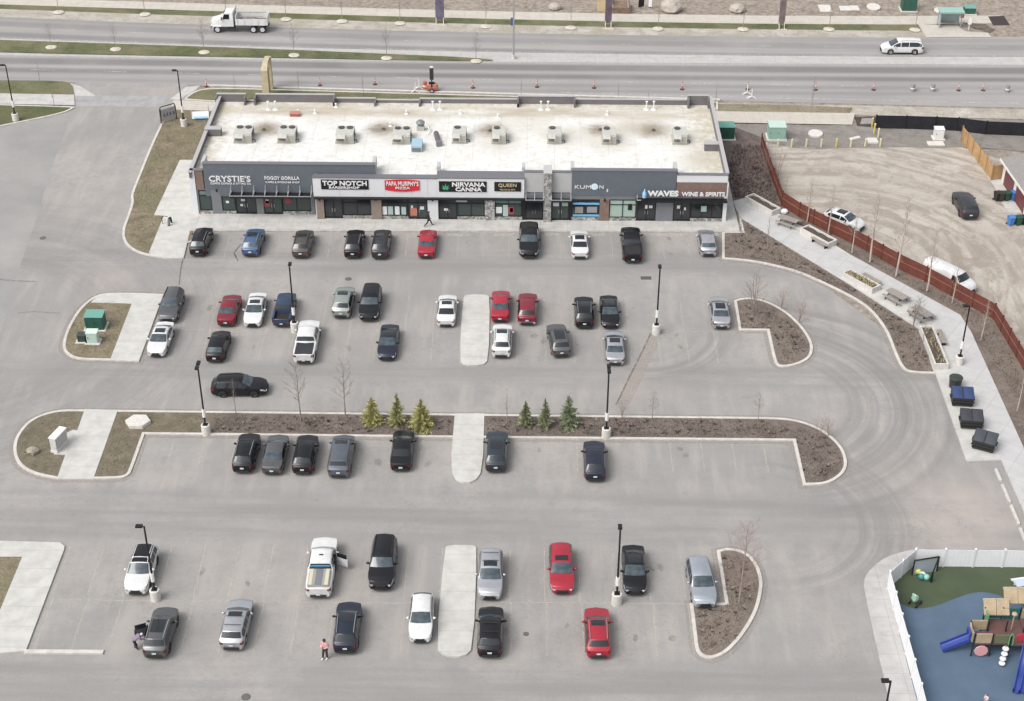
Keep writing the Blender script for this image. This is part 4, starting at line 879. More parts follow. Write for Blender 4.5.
# white sign band stands proud of the grey wall
def band_w(pxa, pxb, zt, cap_d):
    part_b('white_facade', MB().b2(xc(pxa), YF-.20, zwb-.1, xc(pxb), YF+cap_d, zt), panel_w)
    part_b('parapet_cap', MB().b2(xc(pxa)-.04, YF-.25, zt, xc(pxb)+.04, YF+cap_d+.05, zt+.09), capm)
band_w(313.5, 437.2, zwt-.05, .6); band_w(437.3, 524.3, zwt+.02, 1.4)
for px in (340, 365, 385, 412, 428): part_b('panel_joint', MB().b2(xc(px)-.012, YF-.204, zwb, xc(px)+.012, YF-.199, zwt-.1), mat('joint_grey', (.3, .3, .31), .8))
for px in (438.2, 523.5): part_b('parapet_wing', MB().b2(xc(px)-.18, YF+1.42, ROOFZ-.1, xc(px)+.18, YF+2.6, zwt+.6), panel_l)
seg('light_facade', 524.5, 571.6, zc(548, 193), zc(548, 173), panel_l, -.15, .5)
# stone pillar
part_b('stone_pillar', MB().b2(xc(543.7), YF-.5, Z0, xc(551.3), YF+.5, zc(547, 174, YF-.5)), STONE)
part_b('pillar_cap', MB().b2(xc(543.2), YF-.52, zc(547, 174, YF-.5), xc(551.8), YF+1.4, zc(547, 174, YF-.5)+.12), panel_l)
# blue-grey right block
_, (kx0, kz0, kx1, kz1) = frect('grey_facade', 571.8, 171, 676, 195.5, panel_g, .05, .5)
part_b('parapet_cap', MB().b2(kx0-.05, YF-.1, kz1, kx1+.05, YF+.55, kz1+.08), capm)
for px in (572.4, 675.2): part_b('parapet_wing', MB().b2(xc(px)-.2, YF+.502, ROOFZ-.1, xc(px)+.2, YF+2.3, kz1), panel_l)
zr1 = zc(700, 182.2); zr0 = zc(700, 175)
seg('white_facade', 676.2, 727, zr1+.003, zr0, panel_w); seg('brick_facade', 676.2, 726.8, zc(700, 196), zr1, BRK, .04, .35, cap=False)
part_b('end_pier', MB().b2(xc(724.5), YF-.03, Z0, bx1+.02, YF+1.0, zr1), panel_w); part_b('end_pier', MB().b2(bx0-.03, YF0-.12, Z0, aty(196.3, 190, YF0)[0], YF0+.6, zt_l+.003), panel_w)
# header beam behind the signs and continuous black canopy edge
part_b('header', MB().b2(xc(196.5), YF0+.02, zhead-.1, xc(313.4), YF0+.35, zhead+.55), panel_d); part_b('header', MB().b2(xc(313.9), YF+.02, zhead-.1, xc(724), YF+.299, zhead+.55), panel_d)
part_b('canopy', MB().b2(xc(314.5), YF-.55, zhead-.05, xc(437), YF-.202, zhead+.12), bframe); part_b('canopy', MB().b2(xc(437), YF-.5, zhead-.05, xc(525), YF-.202, zhead+.12), bframe)
def trellis(pxa, pxb, n, proj):
    a, b = xc(pxa), xc(pxb); mt = mat('canopy_steel', (.36, .36, .37), .45, .4)
    part_b('canopy', MB().b2(a, YF-proj, zhead-.02, b, YF-proj+.14, zhead+.2), bframe)
    part_b('canopy_backing', MB().b2(a, YF-proj+.14, zhead+.0, b, YF-.06, zhead+.05), bframe)
    for i in range(n+1):
        x = a+(b-a)*i/n; part_b('canopy_arm', MB().box((x, YF-proj/2-.03, zhead+.22), (.10, proj-.05, .12)), mt); part_b('canopy_strut', MB().tube([(x, YF-proj+.1, zhead+.25), (x, YF-.08, zhead+.95)], .035, 5), mt)
    part_b('canopy_rail', MB().b2(a, YF-proj-.02, zhead+.2, b, YF-proj+.1, zhead+.27), mt)
YF = YF0; trellis(231.5, 312, 7, 1.35); YF = YF1; trellis(526, 543.5, 2, .9); trellis(551.5, 571, 2, .9)
# storefronts
SG = mat('shop_glass', (.022, .026, .03), .05, spec=.7); SGT = mat('teal_glass', (.115, .19, .19), .08, spec=.6); SGG = mat('green_glass', (.038, .055, .051), .06, spec=.6); SGM = mat('mint_blind', (.33, .42, .37), .4)
def storefront(kind, pxa, pxb, ztop, mt, cols, upper=None, handle=True, sill=True):
    a, b = xc(pxa), xc(pxb); zb = Z0+.003 if kind == 'door' else Z0+.38; d = .02
    name = 'door' if kind == 'door' else 'window'
    fr = MB(); fw = .08
    fr.b2(a, YF-d, zb, a+fw, YF+.08, ztop); fr.b2(b-fw, YF-d, zb, b, YF+.08, ztop); fr.b2(a+fw, YF-d, ztop-fw, b-fw, YF+.08, ztop); fr.b2(a+fw, YF-d, zb, b-fw, YF+.08, zb+fw*(2 if kind == 'door' else 1))
    for i in range(1, cols): x = a+(b-a)*i/cols; fr.b2(x-fw/2, YF-d+.003, zb+.05, x+fw/2, YF+.07, ztop-.05)
    zu = ztop-.62
    if upper is not None: fr.b2(a+fw, YF-d+.004, zu-.04, b-fw, YF+.07, zu+.04)
    f = part_b(name, fr, bframe)
    zs = (zu if upper is not None else ztop-fw)
    part_b('pane', MB().b2(a+fw*.5, YF+.04, zb+.04, b-fw*.5, YF+.06, zs), mt, f)
    if upper is not None: part_b('pane', MB().b2(a+fw*.5, YF+.041, zu, b-fw*.5, YF+.061, ztop-.04), upper, f)
    if kind == 'door' and handle:
        for s in (-1, 1): part_b('handle', MB().b2((a+b)/2+s*.14-.02, YF-d-.07, 1.0, (a+b)/2+s*.14+.02, YF-d-.03, 1.45), CHROME, f)
    elif sill: part_b('stone_sill', MB().b2(a-.02, YF-.06, Z0, b+.02, YF+.1, Z0+.375), STONE)
    return f
zh = zhead-.08; YF = YF0; zl = zc(200, 189.8)
def storew(kind, pxa, pxb, mt, cols, upper=None, top=None, **k): return storefront(kind, pxa, pxb, top or zh, mt, cols, upper, **k)
storew('window', 198, 210.5, SGG, 1, SGT, zl-.05); storew('window', 220.5, 234, SGG, 1, SGT, zl-.05); storew('door', 234.4, 255, SG, 2)
storew('door', 262.5, 281, SGG, 2); storew('window', 281.4, 309.8, SGG, 2); YF = YF1; storew('door', 323.2, 341.5, SG, 2); storew('window', 341.8, 370.3, SG, 2, SG)
storew('window', 381, 407, SG, 3, SG); storew('door', 407.5, 427, SGG, 2, SG); storew('door', 438, 456.5, SG, 2, SG); storew('window', 457, 484.5, SGG, 2, SG)
storew('window', 494.8, 522, SGG, 2, SGT); storew('door', 525.5, 543.2, SG, 1); storew('door', 551.8, 569.5, SGG, 2)
storew('window', 572.2, 600, SG, 2, SG); storew('window', 610, 637, SGM, 2, SGM); storew('door', 638, 656.8, SG, 2); storew('door', 674.6, 692, SG, 2); storew('window', 692.3, 724.3, SG, 3, SGG)
# piers between
def pier(pxa, pxb, mt, zt=None, d0=.06): part_b('pier', MB().b2(xc(pxa)+.003, YF-d0, Z0, xc(pxb)-.003, YF+.3, zt or zhead-.06), mt)
YF = YF0; pier(210.6, 220.4, panel_d, zl); pier(255.1, 262.4, panel_d); pier(309.9, 313.6, panel_d); pier(196.4, 197.9, panel_d, zl); YF = YF1; pier(315.6, 323, BRKT, d0=.2); pier(370.4, 380.9, BRKT, d0=.2); pier(427.2, 437.8, panel_w, d0=.15); pier(484.7, 494.6, STONE, d0=.2)
pier(522.2, 525.3, bframe); pier(569.7, 572, bframe); pier(600.2, 609.8, BRK, d0=.1); pier(657, 674.4, panel_d)
YF = YF0; part_b('wall_strip', MB().b2(xc(196.4), YF-.03, zl, xc(231), YF+.3, zc(215, 189)), panel_d); YF = YF1
# small wall lamps and posters in windows
for px, py in ((215.5, 194), (319, 199), (375.5, 199), (432.5, 199.5), (605, 200), (666, 200)): part_b('wall_lamp', MB().cyl((xc(px), (YF1 if px > 313 else YF0)-.32, zc(px, py)), (xc(px), (YF1 if px > 313 else YF0)-.32, zc(px, py)+.28), .11, n=10), bframe)
PINK = mat('poster_red', (.30, .05, .07), .6); PW = mat('poster_white', (.62, .63, .64), .6); PC = mat('poster_mint', (.34, .46, .42), .6); PB = mat('poster_blue', (.16, .40, .62), .5); POR = mat('poster_orange', (.46, .16, .11), .6)
def poster(pxa, pya, pxb, pyb, mt, nm='poster'):
    frect(nm, pxa, pya, pxb, pyb, mt, .028, .03, YF0 if pxb < 313 else YF1)
for q in ((264.5, 200.5, 270, 206.5, PINK), (265.5, 199.5, 269, 203, PW), (285, 198.5, 291, 203, PINK), (241, 199, 245, 201, PW), (240.5, 204, 243, 206, PW), (226, 201, 229, 203, PW),
          (382.5, 206.5, 387, 214.5, PW), (388, 206.5, 393, 214.5, PC), (395, 206.5, 399.5, 214.5, PW), (401.5, 207, 406, 214.5, PC), (410.5, 208, 417, 215.5, POR), (420, 206.5, 424, 209.5, PW), (411, 205.5, 413, 208, PW),
          (456, 198, 467, 202, mat('vent_sign', (.33, .34, .35), .6)), (444, 208.5, 448, 210.5, PW), (496, 207, 502, 213, PW), (508, 207, 514, 214, PINK), (503, 205, 508, 216, PC), (510, 208, 513, 212, PW), (553, 202.5, 559, 206, PW), (562, 202.5, 568, 206, PC),
          (572.8, 202.8, 599.5, 204.6, PB), (572.8, 214.5, 599.5, 216.4, PB), (575, 207, 583, 213, mat('poster_photo', (.28, .25, .22), .6)), (587, 207, 597, 212.5, mat('poster_photo2', (.26, .27, .30), .6)),
          (628, 204, 632, 210, bframe), (645, 205, 647.5, 208.5, PW), (649, 205.5, 652.5, 208, PW), (663.5, 204.5, 667.5, 209, PW), (677, 205.5, 680, 208.5, PW), (684, 207.5, 686, 210, PW), (701, 206, 706.5, 211.5, PC)):
    poster(*q)
# signs
def text(parent, s, pxa, pya, pxb, pyb, mt, Y, bold=.0, name='lettering', depth=.06):
    cu = bpy.data.curves.new('lettering', 'FONT'); cu.body = s; cu.extrude = depth/2; cu.offset = bold; cu.resolution_u = 3
    o = bpy.data.objects.new('lettering', cu); COL.objects.link(o); dg = bpy.context.evaluated_depsgraph_get(); dg.update()
    me = bpy.data.meshes.new_from_object(o.evaluated_get(dg)); bpy.data.objects.remove(o); bpy.data.curves.remove(cu)
    co = np.empty(len(me.vertices)*3); me.vertices.foreach_get('co', co); co = co.reshape(-1, 3); lo = co.min(0); hi = co.max(0)
    xa, zb = FX(pxa, (pya+pyb)/2, Y)[0], FX((pxa+pxb)/2, pya, Y)[1]; xb, za = FX(pxb, (pya+pyb)/2, Y)[0], FX((pxa+pxb)/2, pyb, Y)[1]
    out = np.empty_like(co); out[:, 0] = xa+(co[:, 0]-lo[0])/(hi[0]-lo[0])*(xb-xa)-BO[0]; out[:, 2] = za+(co[:, 1]-lo[1])/(hi[1]-lo[1])*(zb-za)
    out[:, 1] = Y-depth-.004-(co[:, 2]-lo[2])+depth-BO[1]
    me.vertices.foreach_set('co', out.reshape(-1)); me.materials.clear(); me.materials.append(mt); me.update()
    o = bpy.data.objects.new(name, me); COL.objects.link(o); o.parent = parent; return o
SWH = mat('sign_white', (.70, .70, .70), .5); SBK = mat('sign_black', (.012, .012, .013), .4); SRD = mat('sign_red', (.55, .03, .04), .45); SGN = mat('sign_green', (.06, .40, .22), .5); SGD = mat('sign_gold', (.48, .42, .24), .5); SBL = mat('sign_blue', (.28, .50, .72), .5)
def thing_child(name):
    o = bpy.data.objects.new(name, None); COL.objects.link(o); o.parent = B; return o
yg = YF0-.055
s = thing_child('shop_sign'); text(s, "CRYSTIE'S", 209, 175.6, 250.6, 181.6, SWH, yg, .018); text(s, 'COFFEE CORNER & EATING CO.', 210.5, 182.6, 251.6, 184.3, SWH, yg, .012)
s = thing_child('shop_sign'); text(s, 'FOGGY GORILLA', 264.5, 176.4, 299.5, 179.6, SWH, yg, .02); text(s, 'VAPES & SMOKING SHOP', 265.5, 181.4, 299.8, 183, SWH, yg, .015)
yg = YF1-.055; yw = YF1-.21
s, _ = frect('shop_sign', 321, 179.6, 368.5, 189.2, SBK, .06, -.002, yw); text(s, 'TOP NOTCH', 322.3, 180.8, 366.8, 185.6, SWH, yw-.065, .03); text(s, 'BARBERSHOP', 329, 186.4, 359.5, 188.5, SWH, yw-.065, .02)
s = thing_child('shop_sign')
xa, xb = FX(385, 185, yw)[0], FX(419.6, 185, yw)[0]; za, zb = FX(402, 189.8, yw)[1], FX(402, 180.4, yw)[1]
def bulge(u): return .12*math.sin(PI*u)
pts = [(xa+(xb-xa)*i/14, zb+bulge(i/14)) for i in range(15)]+[(xb-(xb-xa)*i/14, za-bulge(i/14)*1.6+.0) for i in range(15)]
def plate(pts, y0, y1, mt, nm, par):
    n = len(pts); m2 = MB(); vs = [Vector((p[0], p[1], 0)) for p in pts]; tr = tessellate_polygon([vs])
    m2.add([(p[0], y0, p[1]) for p in pts], [tuple(t) for t in tr]); m2.add([(p[0], y0, p[1]) for p in pts]+[(p[0], y1, p[1]) for p in pts], [(i, (i+1) % n, n+(i+1) % n, n+i) for i in range(n)])
    return part_b(nm, m2, mt, par)
plate(pts, yw-.08, yw, SRD, 'sign_plate', s); text(s, "PAPA MURPHY'S", 386.2, 181.4, 418.6, 185.8, SWH, yw-.08, .02); text(s, 'PIZZA', 395.5, 186.8, 410, 189, SWH, yw-.08, .02)
s, _ = frect('shop_sign', 439, 181.3, 486.6, 191.7, SBK, .06, -.002, yw); text(s, 'NIRVANA', 452, 182.3, 485.4, 186.6, SWH, yw-.065, .035); text(s, 'CANNA', 455.5, 187.2, 482, 191.2, SWH, yw-.065, .035)
cx0, cz0 = FX(445.6, 189.3, yw-.06); lf = []
for a, l in ((-98, .28), (-66, .50), (-34, .66), (0, .78), (34, .66), (66, .50), (98, .28)):
    t_ = math.radians(a); d = Vector((math.sin(t_), math.cos(t_))); n_ = Vector((d.y, -d.x)); b_ = Vector((cx0, cz0))
    pp = [b_+n_*-.02, b_+d*l*.5-n_*.07, b_+d*l, b_+d*l*.5+n_*.07, b_+n_*.02]; lf.append([(q.x, q.y) for q in pp])
m2 = MB()
for pp in lf: m2.add([(q[0], yw-.072, q[1]) for q in pp], [(0, 1, 2, 3, 4)])
part_b('leaf_emblem', m2, SGN, s)
s, _ = frect('shop_sign', 494.3, 182, 521, 191.2, SBK, .06, -.002, yw); text(s, 'QUEEN', 498.4, 183.6, 516.6, 187.4, SGD, yw-.065, .01); text(s, 'NAILS & SPA', 500, 189, 515.5, 190.2, SGD, yw-.065, .005)
s = thing_child('shop_sign'); text(s, 'KUM', 574.8, 185.2, 591, 188.6, SWH, yg, .0); text(s, 'N', 599.4, 185.2, 603.6, 188.6, SWH, yg, .0)
ox, oz = FX(594.6, 186.6, yg); part_b('face_emblem', MB().cyl((ox, yg, oz), (ox, yg-.06, oz), .37, n=20), mat('emblem_pale', (.62, .74, .80), .5), s)
part_b('face_lines', MB().tube([(ox-.13, yg-.065, oz+.08), (ox-.06, yg-.065, oz+.08)], .022, 4).tube([(ox+.06, yg-.065, oz+.08), (ox+.13, yg-.065, oz+.08)], .022, 4).tube([(ox-.14, yg-.065, oz-.1), (ox+.14, yg-.065, oz-.1)], .018, 4), SBL, s)
frect('small_plate', 606.8, 189, 608, 191.8, SWH, .03, -.002, yg)
yk = YF-.7
part_b('canopy', MB().b2(xc(636), YF-.7, zhead-.05, xc(727.5), YF-.06, zhead+.2), bframe)
s = thing_child('shop_sign'); text(s, 'WAVES', 647.5, 190.6, 678.6, 196.2, SWH, yk, .05); text(s, 'WINE & SPIRITS', 681.5, 192, 725, 196.2, SWH, yk, .03)
xb_, zb_ = FX(644.2, 197, yk); m2 = MB().lathe([(0, 0), (.20, 0), (.22, .1), (.22, .55), (.08, .8), (.08, 1.0), (0, 1.0)], 10, (xb_, yk-.1, zb_)); part_b('bottle_emblem', m2, SBL, s, True)
part_b('sign_hook', MB().tube([(xc(637), yk, zhead+.9), (xc(637), yk, zhead+.25), (xc(641), yk, zhead+.25)], .03, 4), SWH, s)
# side and rear parapets
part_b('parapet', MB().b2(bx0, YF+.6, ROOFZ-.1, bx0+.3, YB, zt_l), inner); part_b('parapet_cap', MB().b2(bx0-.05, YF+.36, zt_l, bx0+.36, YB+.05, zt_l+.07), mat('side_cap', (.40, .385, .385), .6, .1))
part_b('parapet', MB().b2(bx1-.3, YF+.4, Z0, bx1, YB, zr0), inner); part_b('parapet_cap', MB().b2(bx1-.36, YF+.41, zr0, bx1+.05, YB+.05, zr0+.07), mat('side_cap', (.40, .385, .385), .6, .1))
def rear(pxa, pxb, py, lip=True):
    a, b = aty(pxa, 100, YB)[0], aty(pxb, 100, YB)[0]; z = aty((pxa+pxb)/2, py, YB)[1]
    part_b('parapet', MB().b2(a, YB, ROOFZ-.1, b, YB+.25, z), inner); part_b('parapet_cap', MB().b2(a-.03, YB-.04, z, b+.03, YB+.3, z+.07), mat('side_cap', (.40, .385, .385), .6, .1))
    if lip:
        for x in (a, b): part_b('parapet_wing', MB().b2(x-.1, YB-1.0, ROOFZ-.05, x+.1, YB-.002, z-.05), inner)
rear(217.5, 246, 94.3); rear(246.1, 255.9, 101, False); rear(256, 334.5, 94.8); rear(334.6, 375.5, 98.6); rear(375.6, 419.9, 100.3, False); rear(420, 518, 99.3); rear(518.1, 574.5, 96.6); rear(574.6, 687.9, 100, False); rear(688, 708.3, 96)
for (px, sgn, pya, pyb) in ((204.5, 1, 129, 134), (713.5, -1, 143, 150)):
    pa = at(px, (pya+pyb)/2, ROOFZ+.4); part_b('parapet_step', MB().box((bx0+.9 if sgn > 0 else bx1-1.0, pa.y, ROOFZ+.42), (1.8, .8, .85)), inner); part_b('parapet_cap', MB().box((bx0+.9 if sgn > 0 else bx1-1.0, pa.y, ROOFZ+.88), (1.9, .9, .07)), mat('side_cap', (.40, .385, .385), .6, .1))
# rooftop machines, each a thing of its own
hv = mat('unit_grey', (.44, .435, .40), .6, var=.1, scale=2, space='obj'); hvd = mat('unit_dark', (.07, .066, .06), .7); hvl = mat('unit_louvre', (.16, .155, .14), .7); hvt = mat('unit_tan', (.34, .325, .28), .6)
def hvac(px, py, big, label):
    w_, d_, h_ = (2.0, 2.3, 1.15) if big else (1.55, 2.2, 1.2); p = at(px, py, ROOFZ+.6)
    t = thing('rooftop_unit', label, 'rooftop unit', (p.x, p.y, ROOFZ), 0, 'rooftop air handling units')
    MB().b2(-w_/2-.06, -d_/2-.06, 0, w_/2+.06, d_/2+.06, .22).build('curb', hvt, t); MB().b2(-w_/2, -d_/2, .222, w_/2, d_/2, h_).build('casing', hv, t)
    for s in ((-.48, .48) if big else (-.25,)):
        MB().lathe([(0, h_+.03), (.26, h_+.03), (.30, h_+.10), (.36, h_+.10), (.36, h_)], 18, (s, d_/2-.55, 0)).build('fan', hvd, t)
        fg = MB(); [fg.box((s, d_/2-.55, h_+.10), (.7, .03, .02), rz=PI*k/4) for k in range(4)]; fg.build('fan_guard', hvl, t)
    MB().b2(-w_/2+.08, -d_/2-.012, .3, -w_/2+.08+w_*.42, -d_/2-.002, h_-.2).build('louvre', hvl, t)
    MB().add([(-w_/2+.05, -d_/2-.5, h_-.3), (.1, -d_/2-.5, h_-.3), (.1, -d_/2, h_), (-w_/2+.05, -d_/2, h_), (-w_/2+.05, -d_/2, h_-.3), (.1, -d_/2, h_-.3)], [(0, 1, 2, 3), (0, 4, 5, 1), (0, 3, 4), (1, 5, 2)]).build('intake_hood', hv, t)
    MB().b2(.18, -d_/2-.03, .35, w_/2-.1, -d_/2-.003, h_-.25).build('access_panel', hvt, t); MB().b2(w_/2+.003, -.5, .3, w_/2+.02, .6, h_-.1).build('side_panel', hvd, t)
    MB().tube([(w_/2, -d_/2+.3, .35), (w_/2+.35, -d_/2+.3, .35), (w_/2+.35, -d_/2+.3, .05)], .06, 6).build('gas_pipe', hvd, t)
for q in ((244, 134, 1, 'large grey rooftop unit with two fans, leftmost on the roof'), (287.5, 134, 1, 'large grey two-fan rooftop unit above the round brown stain, second from left'), (345.5, 134.5, 1, 'large two-fan rooftop unit between the red box and the barber sign'), (402, 135, 1, 'large two-fan rooftop unit beside the pale blue box'),
          (459.5, 134.5, 0, 'narrow single-fan rooftop unit right of the grey flexible duct'), (499, 135, 0, 'narrow rooftop unit beside a dark round stain near roof centre'), (554.5, 135, 0, 'narrow rooftop unit on a darker square patch above the stone pillar'), (609, 135.5, 0, 'narrow rooftop unit between two dark stains toward the right'), (679.5, 135.5, 0, 'narrow single-fan rooftop unit, rightmost on the roof')): hvac(*q)
p = at(417, 146, ROOFZ+.3); t = thing('roof_box', 'pale blue box duct standing on the roof', 'duct box', (p.x, p.y, ROOFZ)); MB().b2(-.6, -1.0, 0, .6, 1.0, .75).build('casing', mat('pale_blue_metal', (.30, .44, .52), .5), t); MB().b2(-.5, -1.04, .1, .5, -1.003, .55).build('grille', hvl, t)
p = at(420.5, 127, ROOFZ+.3); t = thing('exhaust_fan', 'grey mushroom exhaust fan on a square curb', 'exhaust fan', (p.x, p.y, ROOFZ)); MB().b2(-.42, -.42, 0, .42, .42, .5).build('curb', hv, t); MB().lathe([(0, 1.15), (.3, 1.12), (.5, .95), (.52, .8), (.3, .72), (.3, .5)], 16).build('fan_dome', mat('fan_metal', (.22, .25, .25), .4, .4), t, smooth=True); MB().tube([(.4, -.2, .3), (.9, -.3, .5), (1.1, -.9, .3), (.9, -1.5, .05)], .05, 5).build('drain_hose', SWH, t)
p = at(437.5, 140, ROOFZ); t = thing('flexible_duct', 'short grey ribbed duct lying on the roof', 'duct', (p.x, p.y, ROOFZ)); mb = MB(); [mb.cyl((-.25+k*.022, 1.3-k*.12, .3), (-.25+(k+1)*.022, 1.3-(k+1)*.12, .3), .30 if k % 2 else .22, n=10) for k in range(22)]; mb.build('duct_body', mat('duct_grey', (.19, .185, .20), .5, .3), t); MB().box((.25, -1.5, .3), (.6, .5, .6), rz=.3).build('duct_end', mat('duct_grey', (.19, .185, .20), .5, .3), t)
p = at(295, 115.5, ROOFZ); t = thing('roof_hatch', 'low rusty red box on the roof', 'roof box', (p.x, p.y, ROOFZ)); MB().b2(-.55, -.35, 0, .55, .35, .32).build('base', mat('rusty_red', (.32, .10, .075), .7, var=.2, scale=4), t); MB().b2(-.6, -.4, .323, .6, .4, .38).build('lid', mat('faded_red', (.42, .18, .15), .7), t)
for i, (px, nm) in enumerate(((272, 'leftmost pair'), (436.5, 'pair above the flexible duct'), (544.5, 'pair right of roof centre'), (650, 'rightmost pair'))):
    for j, dx in enumerate((-3.6, 3.6)):
        p = at(px+dx, 109.5, ROOFZ); t = thing('vent_pipe', 'white roof pipe, %s one of the %s by the rear parapet' % (('left', 'right')[j], nm), 'vent pipe', (p.x, p.y, ROOFZ), 0, 'white vent pipes along the rear of the roof')
        MB().cyl((0, 0, 0), (0, 0, 1.0), .07, n=8).build('pipe', SWH, t); MB().lathe([(0, 1.12), (.15, 1.06), (.15, .98), (.07, .95)], 10).build('cap', SWH, t); MB().lathe([(.34, 0), (.30, .05), (.09, .16)], 12).build('flashing', SWH, t)
for px, py, lb in ((264, 130, 'dark round roof drain in the leftmost brown stain'), (383.5, 129.5, 'dark roof drain in the brown stain left of the blue box'), (490, 131, 'dark roof drain in the stain near roof centre'), (600.5, 130, 'dark roof drain left of the narrow unit toward the right'), (653.5, 130.5, 'dark roof drain in the rightmost brown stain')):
    p = at(px, py, ROOFZ); t = thing('roof_drain', lb, 'roof drain', (p.x, p.y, ROOFZ), 0, 'roof drains'); MB().cyl((0, 0, 0), (0, 0, .05), .30, n=12).build('ring', hvl, t); MB().ball((0, 0, .05), .2, 4).build('strainer', hvd, t)
for px, py, lb in ((298, 113, 'low white roof vent left above the red box'), (315, 113.3, 'low white roof vent beside the red box'), (406.5, 114, 'low white roof vent above the fourth unit'), (460.5, 113.5, 'low white roof vent above the fifth unit'), (607, 114.5, 'low white roof vent toward the right end'), (336, 107, 'white roof vent at the step in the rear parapet'), (390.5, 126, 'small white roof vent beside the brown drain stain'), (498, 117.5, 'thin bluish vent pipe above the sixth unit')):
    p = at(px, py, ROOFZ); t = thing('roof_vent', lb, 'roof vent', (p.x, p.y, ROOFZ), 0, 'small vents scattered over the roof'); MB().lathe([(.26, 0), (.2, .06), (.09, .14), (.09, .42)], 10).build('flashing', SWH, t); MB().lathe([(0, .5), (.14, .46), (.14, .4), (.08, .38)], 10).build('cap', SWH, t)
# ------------------------------------------------------------------ lamps
POLE = mat('pole_black', (.022, .021, .021), .45, .4); CBASE = mat('lamp_base_concrete', (.56, .54, .50), .85, var=.12, scale=3, space='obj'); LENS = mat('lamp_lens', (.55, .55, .52), .3); TAPE = mat('pole_sleeve', (.70, .69, .66), .6)
def lamp_post(px, py, label, heads=1, rz=0.0, band=True, H=7.35, lean=0):
    p = at(px, py); t = thing('lamp_post', label, 'lamp post', (p.x, p.y, 0), rz, 'parking lot lamp posts')
    MB().lathe([(.40, 0), (.40, 1.0), (.36, 1.05), (0, 1.05)], 18).build('base', CBASE, t, smooth=True)
    MB().cyl((0, 0, 1.05), (0, 0, H), .085, .07, 8).build('pole', POLE, t, smooth=True)
    MB().b2(-.22, -.22, 1.051, .22, .22, 1.10).build('base_plate', POLE, t)
    if band: MB().cyl((0, 0, 1.9), (0, 0, 2.7), .16, n=8).build('sleeve', TAPE, t)
    for k in range(heads):
        a = PI*k; d = Vector((math.cos(a), math.sin(a), 0))
        h = MB().tube([(0, 0, H-.05), d*.2+Vector((0, 0, H+.02))], .05, 6).build('arm', POLE, t)
        f = MB().box(d*.38+Vector((0, 0, H+.03)), (.52, .32, .15), rz=a).build('lamp_head', POLE, t); MB().box(d*.40+Vector((0, 0, H-.045)), (.42, .26, .02), rz=a).build('lens', LENS, f)
lamp_post(206.5, 434, 'lamp post on a white concrete base at the west end of the planted island', 2, PI/2)
lamp_post(606, 437.5, 'lamp post in the planted island beside the tallest spruce', 2, PI/2); lamp_post(656, 333.5, 'lamp post at the top of the long pavement crack', 1, PI/2)
lamp_post(295, 331, 'lamp post between the blue pickup and the white pickup', 1, PI/2); lamp_post(156, 599.5, 'lamp post between the white SUV with black roof and the grey SUV', 1, PI)
lamp_post(616.5, 603.5, 'lamp post between the black sedan and the red SUV in front', 1, PI/2); lamp_post(184.3, 126.5, 'lamp post on the brown lawn beside the entrance sign', 1, PI)
lamp_post(16, 121, 'lamp post on the green corner lawn at far left', 1, PI); lamp_post(958.5, 365, 'lamp post beside the long planter and the waste bins', 1, PI, True, 6.6)
lamp_post(876.5, 757, 'lamp post on the walk outside the white playground fence', 1, PI)
p = at(513.5, 58.5); t = thing('street_lamp', 'tall grey street lamp with a blue banner in the median', 'street lamp', (p.x, p.y, 0)); gs = mat('galvanised', (.36, .37, .38), .5, .4)
MB().cyl((0, 0, 0), (0, 0, 10.5), .13, .08, 8).build('pole', gs, t); MB().cyl((0, 0, 0), (0, 0, .5), .28, n=10).build('base', CBASE, t); MB().tube([(0, 0, 10.4), (.6, 0, 10.9), (2.0, 0, 11.0)], .06, 6).build('arm', gs, t); MB().box((2.3, 0, 11.0), (.8, .3, .14)).build('lamp_head', gs, t)
MB().box((-.22, .0, 5.2), (.34, .05, 1.1)).build('banner', mat('banner_blue', (.06, .10, .24), .6), t)

